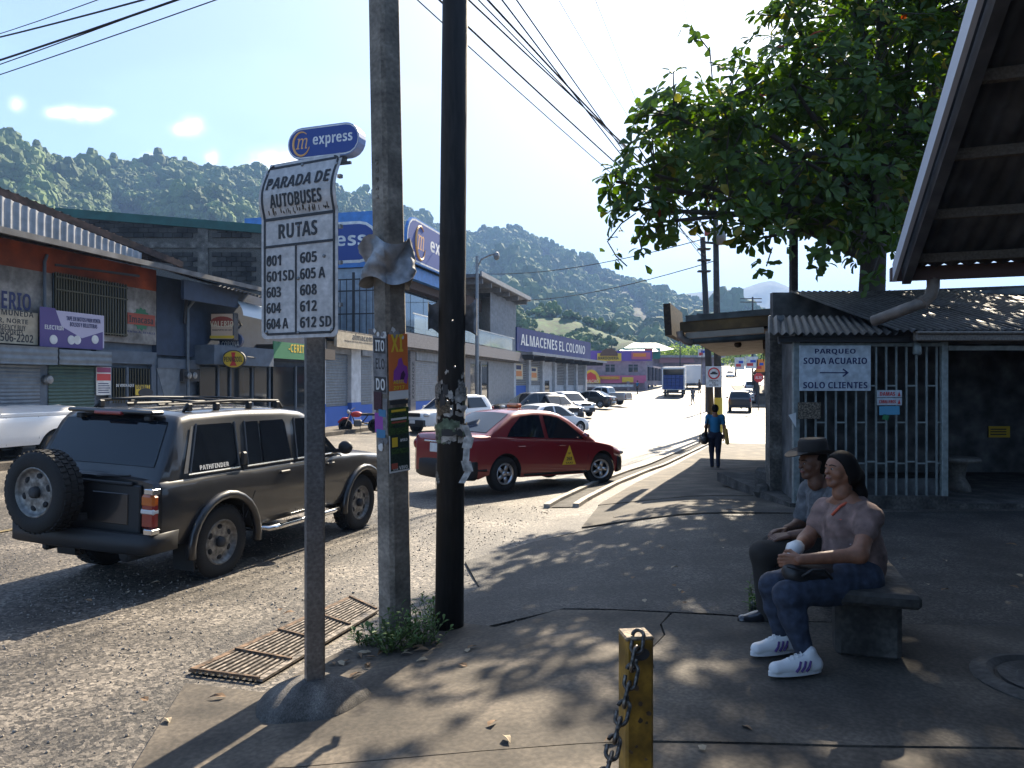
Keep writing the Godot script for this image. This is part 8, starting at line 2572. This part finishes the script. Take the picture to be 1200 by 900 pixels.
func seated_woman():
	var t := thing("person", "seated person in pale pink tee, faded jeans and white striped sneakers on the bench", "person")
	var hipn := P(1004, 678, 4.34); var hipf := P(990, 669, 4.58)
	var kn := P(922, 697, 4.12); var kf := P(905, 686, 4.38)
	var an := P(944, 770, 4.12); var af := P(918, 752, 4.42)
	var belly := P(1001, 648, 4.44); var chest := P(999, 612, 4.46); var neck := P(991, 586, 4.47)
	var sn := P(1020, 606, 4.29); var sf := P(968, 598, 4.63)
	var en := P(1007, 650, 4.14); var ef := P(944, 634, 4.60)
	var wn := P(936, 656, 4.14); var wf := P(930, 644, 4.34)
	var head := P(984, 551, 4.45)
	var fwd := Vector3(-0.98, 0.09, 0.16).normalized()
	# body: skin, one continuous mesh with its hands and head
	var b := Mk.new()
	sdf(b, [[neck, neck.lerp(chest, 0.35), 0.062, 0.08], [sn, en, 0.054, 0.044], [sf, ef, 0.052, 0.042], [en, wn, 0.044, 0.029], [ef, wf, 0.046, 0.03], [neck, sn, 0.055, 0.065], [neck, sf, 0.055, 0.06], [chest, belly, 0.12, 0.14], [belly, hipn, 0.14, 0.12], [hipn, kn, 0.10, 0.06], [hipf, kf, 0.10, 0.06], [kn, an, 0.055, 0.04], [kf, af, 0.055, 0.04]], 0.014, 0.04)
	var hb := Mk.new()
	sdf(b, head_bones(head, fwd, 0.222), 0.0055, 0.018)
	var hd := (P(917, 657, 4.20) - wn).normalized()
	sdf(b, hand_bones(wn - hd * 0.01, hd, Vector3(0.1, -0.25, -1.0), Vector3(0, 1, 0.1), 0.98, 0.9), 0.0038, 0.006)
	var hd2 := Vector3(-0.55, -0.55, 0.55)
	sdf(b, hand_bones(wf, hd2, Vector3(0.1, -0.9, 0.5), Vector3(-0.5, 0.5, -0.4), 0.95, 0.8), 0.0038, 0.006)
	part(t, "body", b, M.skin)
	face_parts(t, head, fwd, 0.222)
	# top
	b = Mk.new()
	sdf(b, [[chest + Vector3(0, 0.05, 0), chest, 0.10, 0.135], [chest, belly, 0.14, 0.163], [belly, belly + Vector3(0.01, -0.07, 0), 0.165, 0.165], [belly + Vector3(-0.02, -0.05, 0), hipn + Vector3(0.02, 0.02, -0.03), 0.155, 0.13], [chest + Vector3(-0.06, -0.02, 0.04), chest + Vector3(-0.06, -0.04, -0.08), 0.105, 0.10], [sn + Vector3(-0.02, 0.0, -0.02), sn.lerp(en, 0.42), 0.069, 0.066], [sf, sf.lerp(ef, 0.42), 0.07, 0.068], [chest + Vector3(0, 0.09, 0), sn, 0.07, 0.072], [chest + Vector3(0, 0.09, 0), sf, 0.07, 0.068]], 0.011, 0.05, [[neck + Vector3(0.0, -0.012, 0) + fwd * 0.06, (fwd * 0.75 + Vector3(0, 0.68, 0)).normalized()], [neck + Vector3(0, 0.03, 0), Vector3.UP]], 0.007)
	var tee := part(t, "tee_shirt", b, M.tee)
	# coral print patches and strap
	for k in 22:
		var a := rng.randf_range(-1.0, 1.0)
		var o := chest.lerp(belly, rng.randf_range(-0.1, 0.8))
		var dirv := (fwd.rotated(Vector3.UP, a * 1.1 + 0.45)).normalized()
		var bb := Basis(dirv.cross(Vector3.UP).normalized(), Vector3.UP, -dirv)
		part(tee, "print", Mk.new().ball(o + dirv * 0.156, Vector3(rng.randf_range(0.008, 0.03), rng.randf_range(0.006, 0.018), 0.014), 7, bb), M.coral if k % 2 else mat("print_pale", Color(0.45, 0.32, 0.30), 0.9))
	part(t, "strap", Mk.new().smooth(true).tube([neck + Vector3(0.0, 0.01, 0.075), neck + fwd * 0.07 + Vector3(0, -0.03, 0.07), neck + fwd * 0.115 + Vector3(0, -0.09, 0.05)], 0.008, 6), M.coral)
	# jeans
	b = Mk.new()
	sdf(b, [[belly + Vector3(0.01, -0.1, 0), hipn, 0.15, 0.145], [belly + Vector3(0.01, -0.1, 0), hipf, 0.15, 0.14], [hipn, hipn.lerp(kn, 0.4), 0.135, 0.112], [hipn.lerp(kn, 0.4), kn, 0.112, 0.074], [hipf, kf, 0.13, 0.073], [kn, kn.lerp(an, 0.35), 0.072, 0.069], [kn.lerp(an, 0.35), an, 0.069, 0.048], [kf, kf.lerp(af, 0.35), 0.072, 0.068], [kf.lerp(af, 0.35), af, 0.068, 0.048]], 0.012, 0.035, [], 0.007)
	part(t, "jeans", b, M.denim)
	# hair: cap, swept back to a low tail
	b = Mk.new()
	var s := 0.222
	sdf(b, [[head + fwd * -0.07 * s + Vector3(0, 0.15 * s, 0), head + fwd * -0.16 * s + Vector3(0, -0.04 * s, 0), 0.395 * s, 0.40 * s], [head + fwd * -0.3 * s, head + fwd * -0.52 * s + Vector3(0, -0.12 * s, 0), 0.22 * s, 0.17 * s], [head + fwd * -0.52 * s + Vector3(0, -0.12 * s, 0), head + fwd * -0.62 * s + Vector3(0, -0.6 * s, 0), 0.17 * s, 0.16 * s], [head + fwd * -0.62 * s + Vector3(0, -0.6 * s, 0), head + fwd * -0.62 * s + Vector3(0, -1.25 * s, 0), 0.16 * s, 0.06 * s]], 0.007, 0.03, [[head + fwd * 0.07 * s + Vector3(0, 0.02 * s, 0), (fwd * 0.86 + Vector3(0, -0.50, 0)).normalized()]])
	part(t, "hair", b, M.hair_black)
	# sneakers
	for q in [[962, 4.10, 901, 4.04], [932, 4.42, 880, 4.34]]:
		var h0 := P(q[0], 800, q[1]); var h1 := P(q[2], 800, q[3])
		h0.y = 0.058; h1.y = 0.058
		shoe(t, h0, h1, M.white_shoe, M.white_shoe, 0.11, true)
	# wrist cloth
	part(t, "wrist_cloth", Mk.new().smooth(true).tube([wf.lerp(ef, 0.32), wf.lerp(ef, 0.05), wf + Vector3(-0.03, -0.035, 0.05)], [0.042, 0.05, 0.03], 9), M.white)
	var bag := thing("handbag", "black leather handbag resting on the lap of the person in jeans", "bag")
	b = Mk.new()
	sdf(b, [[P(930, 672, 4.16), P(975, 678, 4.22), 0.055, 0.06], [P(932, 662, 4.24), P(968, 664, 4.28), 0.045, 0.05], [P(924, 668, 4.2), P(940, 690, 4.13), 0.03, 0.03]], 0.012, 0.05)
	part(bag, "pouch", b, M.bag_black)
	part(bag, "strap", Mk.new().smooth(true).tube([P(940, 676, 4.09), P(952, 668, 4.08), P(966, 668, 4.1), P(975, 678, 4.12)], 0.009, 6), M.bag_black)
	part(bag, "zip", Mk.new().tube([P(922, 664, 4.12), P(950, 672, 4.105), P(975, 676, 4.15)], 0.004, 5), M.bag_black)

func seated_man():
	var t := thing("person", "seated person in dark wide-brimmed hat, grey shirt and dark trousers", "person")
	var D := 5.15
	var hip := P(975, 640, D); var hip2 := P(968, 636, D + 0.2)
	var kn := P(893, 648, D - 0.12); var kf := P(905, 640, D + 0.18)
	var an := P(900, 722, D - 0.1); var af := P(915, 712, D + 0.2)
	var chest := P(972, 590, D + 0.05); var neck := P(966, 566, D + 0.05)
	var sn := P(984, 580, D - 0.12); var sf := P(950, 576, D + 0.22)
	var en := P(972, 622, D - 0.2); var ef := P(938, 614, D + 0.22)
	var wn := P(926, 627, D - 0.12); var wf := P(922, 620, D + 0.1)
	var head := P(951, 543, D + 0.02)
	var fwd := Vector3(-0.99, -0.05, 0.12).normalized()
	var b := Mk.new()
	sdf(b, [[neck, chest, 0.06, 0.10], [sn, en, 0.055, 0.045], [sf, ef, 0.055, 0.045], [en, wn, 0.044, 0.03], [ef, wf, 0.044, 0.03], [chest, hip, 0.12, 0.12], [hip, kn, 0.09, 0.06], [hip2, kf, 0.09, 0.06], [kn, an, 0.055, 0.04], [kf, af, 0.055, 0.04], [neck, sn, 0.05, 0.055], [neck, sf, 0.05, 0.055]], 0.018, 0.04)
	sdf(b, head_bones(head, fwd, 0.225), 0.0065, 0.018)
	sdf(b, hand_bones(wn, Vector3(-0.9, -0.2, -0.2), Vector3(-0.2, -1, 0), Vector3(0, 0.2, -1), 1.05, 0.6), 0.0048, 0.006)
	sdf(b, hand_bones(wf, Vector3(-0.9, -0.1, 0.2), Vector3(-0.2, -1, 0), Vector3(0, 0.2, 1), 1.05, 0.6), 0.0048, 0.006)
	part(t, "body", b, M.skin_dark)
	face_parts(t, head, fwd, 0.225)
	b = Mk.new()
	sdf(b, [[chest, hip + Vector3(0, 0.1, 0), 0.15, 0.155], [chest + Vector3(0, 0.04, 0), sn, 0.08, 0.078], [chest + Vector3(0, 0.04, 0), sf, 0.08, 0.076], [sn, sn.lerp(en, 0.75), 0.074, 0.066], [sf, sf.lerp(ef, 0.75), 0.074, 0.066]], 0.013, 0.05, [], 0.008)
	part(t, "shirt", b, M.shirt_grey)
	part(t, "collar", Mk.new().smooth(true).lathe([[0.085, -0.02], [0.075, 0.015], [0.068, 0.045]], Transform3D(Basis(Vector3(0, 0, 1), 0.2), neck + Vector3(0, -0.03, 0)), 14), M.shirt_grey)
	b = Mk.new()
	sdf(b, [[hip, kn, 0.12, 0.078], [hip2, kf, 0.12, 0.078], [kn, an, 0.075, 0.068], [kf, af, 0.075, 0.068]], 0.016, 0.04)
	part(t, "trousers", b, M.trouser_dark)
	for q in [[an, Vector3(-1, 0, 0.1)], [af, Vector3(-1, 0, -0.1)]]:
		var heel: Vector3 = Vector3(q[0].x, G(q[0].x, -q[0].z) + 0.02, q[0].z) - q[1] * 0.06
		shoe(t, heel, heel + q[1].normalized() * 0.28, M.paint_black, M.black, 0.1)
	var s := 0.225
	b = Mk.new()
	sdf(b, [[head + fwd * -0.12 * s + Vector3(0, 0.12 * s, 0), head + fwd * -0.2 * s + Vector3(0, -0.08 * s, 0), 0.375 * s, 0.33 * s]], 0.01, 0.03, [[head + fwd * 0.05 * s, fwd]])
	part(t, "hair", b, M.hair_black)
	var hat := part(t, "hat", Mk.new().smooth(true).lathe([[0.098, 0.0], [0.103, 0.03], [0.097, 0.085], [0.085, 0.108], [0.05, 0.10], [0.01, 0.098]], Transform3D(Basis(Vector3(0, 0, 1), 0.06), head + Vector3(0.012, 0.068, 0)), 22), mat("hat", Color(0.018, 0.015, 0.013), 0.85))
	var rg := []
	for q in [[0.095, 0.006], [0.13, 0.0], [0.165, 0.003], [0.172, 0.008], [0.165, 0.009], [0.095, 0.014]]:
		var ring := PackedVector3Array()
		for i in 26:
			var a := TAU * i / 26.0
			var lift: float = 0.035 * pow(absf(sin(a)), 2.0) * (q[0] - 0.095) / 0.075 - 0.03 * maxf(0.0, -cos(a)) * (q[0] - 0.095) / 0.075
			ring.append(head + Vector3(0.012, 0.068, 0) + Vector3(cos(a) * q[0] * 1.12, q[1] + lift, -sin(a) * q[0]))
		rg.append(ring)
	part(hat, "brim", Mk.new().smooth(true).loft(rg, true, false), M.hat)

func walker(label: String, at: Vector3, yaw: float, h: float, top: Material, legs: Material, cell: float, stride := 0.16) -> Node3D:
	var t := thing("person", label, "person", at, yaw)
	var k := h / 1.7
	var V := func(x, y, z): return Vector3(x, y, z) * k
	var hipL: Vector3 = V.call(-0.09, 0.86, 0); var hipR: Vector3 = V.call(0.09, 0.86, 0)
	var kL: Vector3 = V.call(-0.085, 0.47, -stride * 0.6); var kR: Vector3 = V.call(0.08, 0.47, -0.03)
	var aL: Vector3 = V.call(-0.075, 0.08, -stride * 0.4); var aR: Vector3 = V.call(0.07, 0.10, stride * 0.9)
	var sL: Vector3 = V.call(-0.18, 1.38, 0); var sR: Vector3 = V.call(0.18, 1.38, 0)
	var eL: Vector3 = V.call(-0.24, 1.12, 0.03); var eR: Vector3 = V.call(0.24, 1.12, 0.0)
	var wL: Vector3 = V.call(-0.22, 0.90, -0.06); var wR: Vector3 = V.call(0.23, 0.88, -0.05)
	var hd: Vector3 = V.call(0, 1.585, -0.01)
	var b := Mk.new()
	sdf(b, [[V.call(0, 1.05, 0), V.call(0, 1.35, 0), 0.11 * k, 0.12 * k], [V.call(0, 1.35, 0), V.call(0, 1.5, 0), 0.07 * k, 0.05 * k], [sL, eL, 0.05 * k, 0.042 * k], [sR, eR, 0.05 * k, 0.042 * k], [eL, wL, 0.04 * k, 0.028 * k], [eR, wR, 0.04 * k, 0.028 * k], [hipL, kL, 0.08 * k, 0.055 * k], [hipR, kR, 0.08 * k, 0.055 * k], [kL, aL, 0.05 * k, 0.035 * k], [kR, aR, 0.05 * k, 0.035 * k], [V.call(0, 1.05, 0), hipL, 0.11 * k, 0.09 * k], [V.call(0, 1.05, 0), hipR, 0.11 * k, 0.09 * k]], cell, 0.04)
	sdf(b, head_bones(hd, Vector3(0, 0, -1), 0.22 * k), minf(cell, 0.012), 0.02)
	for q in [[wL, 1.0], [wR, -1.0]]:
		sdf(b, hand_bones(q[0], Vector3(0, -1, -0.1), Vector3(0.3 * q[1], -0.2, -0.5), Vector3(0.1 * q[1], 0, -1), 1.0, 0.5), minf(cell, 0.006), 0.006)
	part(t, "body", b, M.skin)
	b = Mk.new()
	sdf(b, [[V.call(0, 1.0, 0), V.call(0, 1.3, 0), 0.135 * k, 0.14 * k], [V.call(0, 1.33, 0), sL, 0.09 * k, 0.07 * k], [V.call(0, 1.33, 0), sR, 0.09 * k, 0.07 * k], [sL, sL.lerp(eL, 0.6), 0.066 * k, 0.06 * k], [sR, sR.lerp(eR, 0.6), 0.066 * k, 0.06 * k]], cell, 0.05)
	part(t, "shirt", b, top)
	b = Mk.new()
	sdf(b, [[V.call(0, 0.98, 0), hipL, 0.125 * k, 0.115 * k], [V.call(0, 0.98, 0), hipR, 0.125 * k, 0.115 * k], [hipL, kL, 0.105 * k, 0.07 * k], [hipR, kR, 0.105 * k, 0.07 * k], [kL, aL, 0.068 * k, 0.048 * k], [kR, aR, 0.068 * k, 0.048 * k]], cell, 0.03)
	part(t, "trousers", b, legs)
	part(t, "hair", Mk.new().smooth(true).ball(hd + Vector3(0, 0.03, 0.025) * k, Vector3(0.095, 0.115, 0.10) * k, 12), M.hair_black)
	for a in [aL, aR]:
		part(t, "shoe", Mk.new().smooth(true).ball(a + Vector3(0, -0.04, -0.05), Vector3(0.045, 0.045, 0.12) * k, 10), M.trouser_dark)
	return t
func walkers():
	mat("teal_top", Color(0.015, 0.16, 0.33), 0.85)
	mat("tan_bag", Color(0.42, 0.27, 0.06), 0.7)
	var at := hit(838, 549)
	var t := walker("person in a bright blue top walking away under the canopy", at, deg_to_rad(-12), 1.62, M.teal_top, mat("navy_jeans", Color(0.012, 0.018, 0.04), 0.9), 0.016)
	var bg := thing("shoulder_bag", "black shoulder bag carried by the walker in blue", "bag", at, deg_to_rad(-12))
	var b := Mk.new()
	sdf(b, [[Vector3(-0.27, 0.86, 0.02), Vector3(-0.27, 0.72, 0.02), 0.07, 0.11], [Vector3(-0.27, 0.72, -0.08), Vector3(-0.27, 0.72, 0.12), 0.09, 0.09]], 0.02, 0.04)
	part(bg, "pouch", b, M.bag_black)
	part(bg, "strap", Mk.new().smooth(true).tube([Vector3(-0.26, 0.88, 0.06), Vector3(-0.2, 1.2, 0.1), Vector3(-0.15, 1.43, 0.02), Vector3(-0.22, 1.15, -0.1), Vector3(-0.26, 0.88, -0.06)], 0.016, 6), M.bag_black)
	bg = thing("tote_bag", "mustard yellow flat bag carried by the walker in blue", "bag", at, deg_to_rad(-12))
	part(bg, "pouch", Mk.new().cbox(Vector3(0.28, 0.83, 0.0), Vector3(0.09, 0.42, 0.3), 0.03, Basis(Vector3(0, 0, 1), 0.12)), M.tan_bag)
	part(bg, "handle", Mk.new().tube([Vector3(0.26, 1.02, -0.08), Vector3(0.24, 1.12, 0), Vector3(0.26, 1.02, 0.08)], 0.012, 5), M.tan_bag)
	at = hit(812, 474)
	walker("small distant person in pale clothes crossing the sunlit junction", at, deg_to_rad(20), 1.68, M.shirt_grey, M.shirt_grey, 0.04)
	var p := P(819.5, 450, 96.0); p.y = G(p.x, 96.0)
	walker("distant person in dark clothes standing beside the lorries", p, 1.0, 1.75, M.trouser_dark, M.trouser_dark, 0.05)
	p = P(747, 466, 92.0); p.y = G(p.x, 92.0)
	walker("distant person in a blue shirt before the restaurant", p, 2.0, 1.7, M.teal_top, M.trouser_dark, 0.05)

# ================================================================ loose things on the ground
func litter():
	mat("dry_leaf", Color(0.17, 0.10, 0.05), 0.8)
	mat("pale_leaf", Color(0.30, 0.24, 0.16), 0.8)
	var r := RandomNumberGenerator.new()
	r.seed = 12
	var n := 0
	var boxes := [[560, 880, 600, 720, 18], [480, 560, 760, 790, 10], [1040, 1190, 640, 700, 8], [560, 900, 760, 890, 6], [20, 420, 660, 880, 8], [390, 450, 770, 800, 12]]
	for q in boxes:
		for k in q[4]:
			var p := hit(r.randf_range(q[0], q[1]), r.randf_range(q[2], q[3]))
			var t := thing("fallen_leaf", "dry curled brown leaf lying on the ground under the tree", "leaf", p + Vector3(0, 0.055, 0), r.randf() * TAU, "fallen leaves on the ground")
			var b := Mk.new()
			leaf(b, Vector3.ZERO, Vector3(0, 0.02, -1).normalized(), Vector3(0.2, 1, 0).normalized(), r.randf_range(0.04, 0.11), 0.02, Color.WHITE)
			part(t, "blade", b, M.dry_leaf if k % 3 else M.pale_leaf)
	# loose gravel over the dirt crossing and the road edge
	var st := Mk.new()
	st.ball(Vector3.ZERO, Vector3(1, 0.6, 0.8), 6)
	var mm := MultiMesh.new()
	mm.transform_format = MultiMesh.TRANSFORM_3D
	mm.mesh = st.mesh()
	var xf := []
	for k in 9000:
		var f := r.randf_range(2.6, 12.0)
		var x := r.randf_range(-6.5, 3.8)
		var s := x - kerb_x(f)
		if f < 5.4 and s > -0.25: continue
		if s > 0 and f > 9.4: continue
		var sc := r.randf_range(0.004, 0.012) * (1.6 if r.randf() < 0.06 else 1.0)
		xf.append(Transform3D(Basis.from_euler(Vector3(r.randf(), r.randf() * TAU, r.randf())).scaled(Vector3(sc, sc, sc)), bump(x, f) + Vector3(0, sc * 0.3, 0)))
	mm.instance_count = xf.size()
	for k in xf.size(): mm.set_instance_transform(k, xf[k])
	var o := MultiMeshInstance3D.new()
	o.name = "gravel"
	o.multimesh = mm
	o.material_override = mat("gravel_stone", Color(0.25, 0.22, 0.185), 0.85)
	add_child(o)
	o.set_meta("kind", "stuff")
	o.set_meta("label", "loose grey gravel scattered over the road edge")
	o.set_meta("category", "gravel")
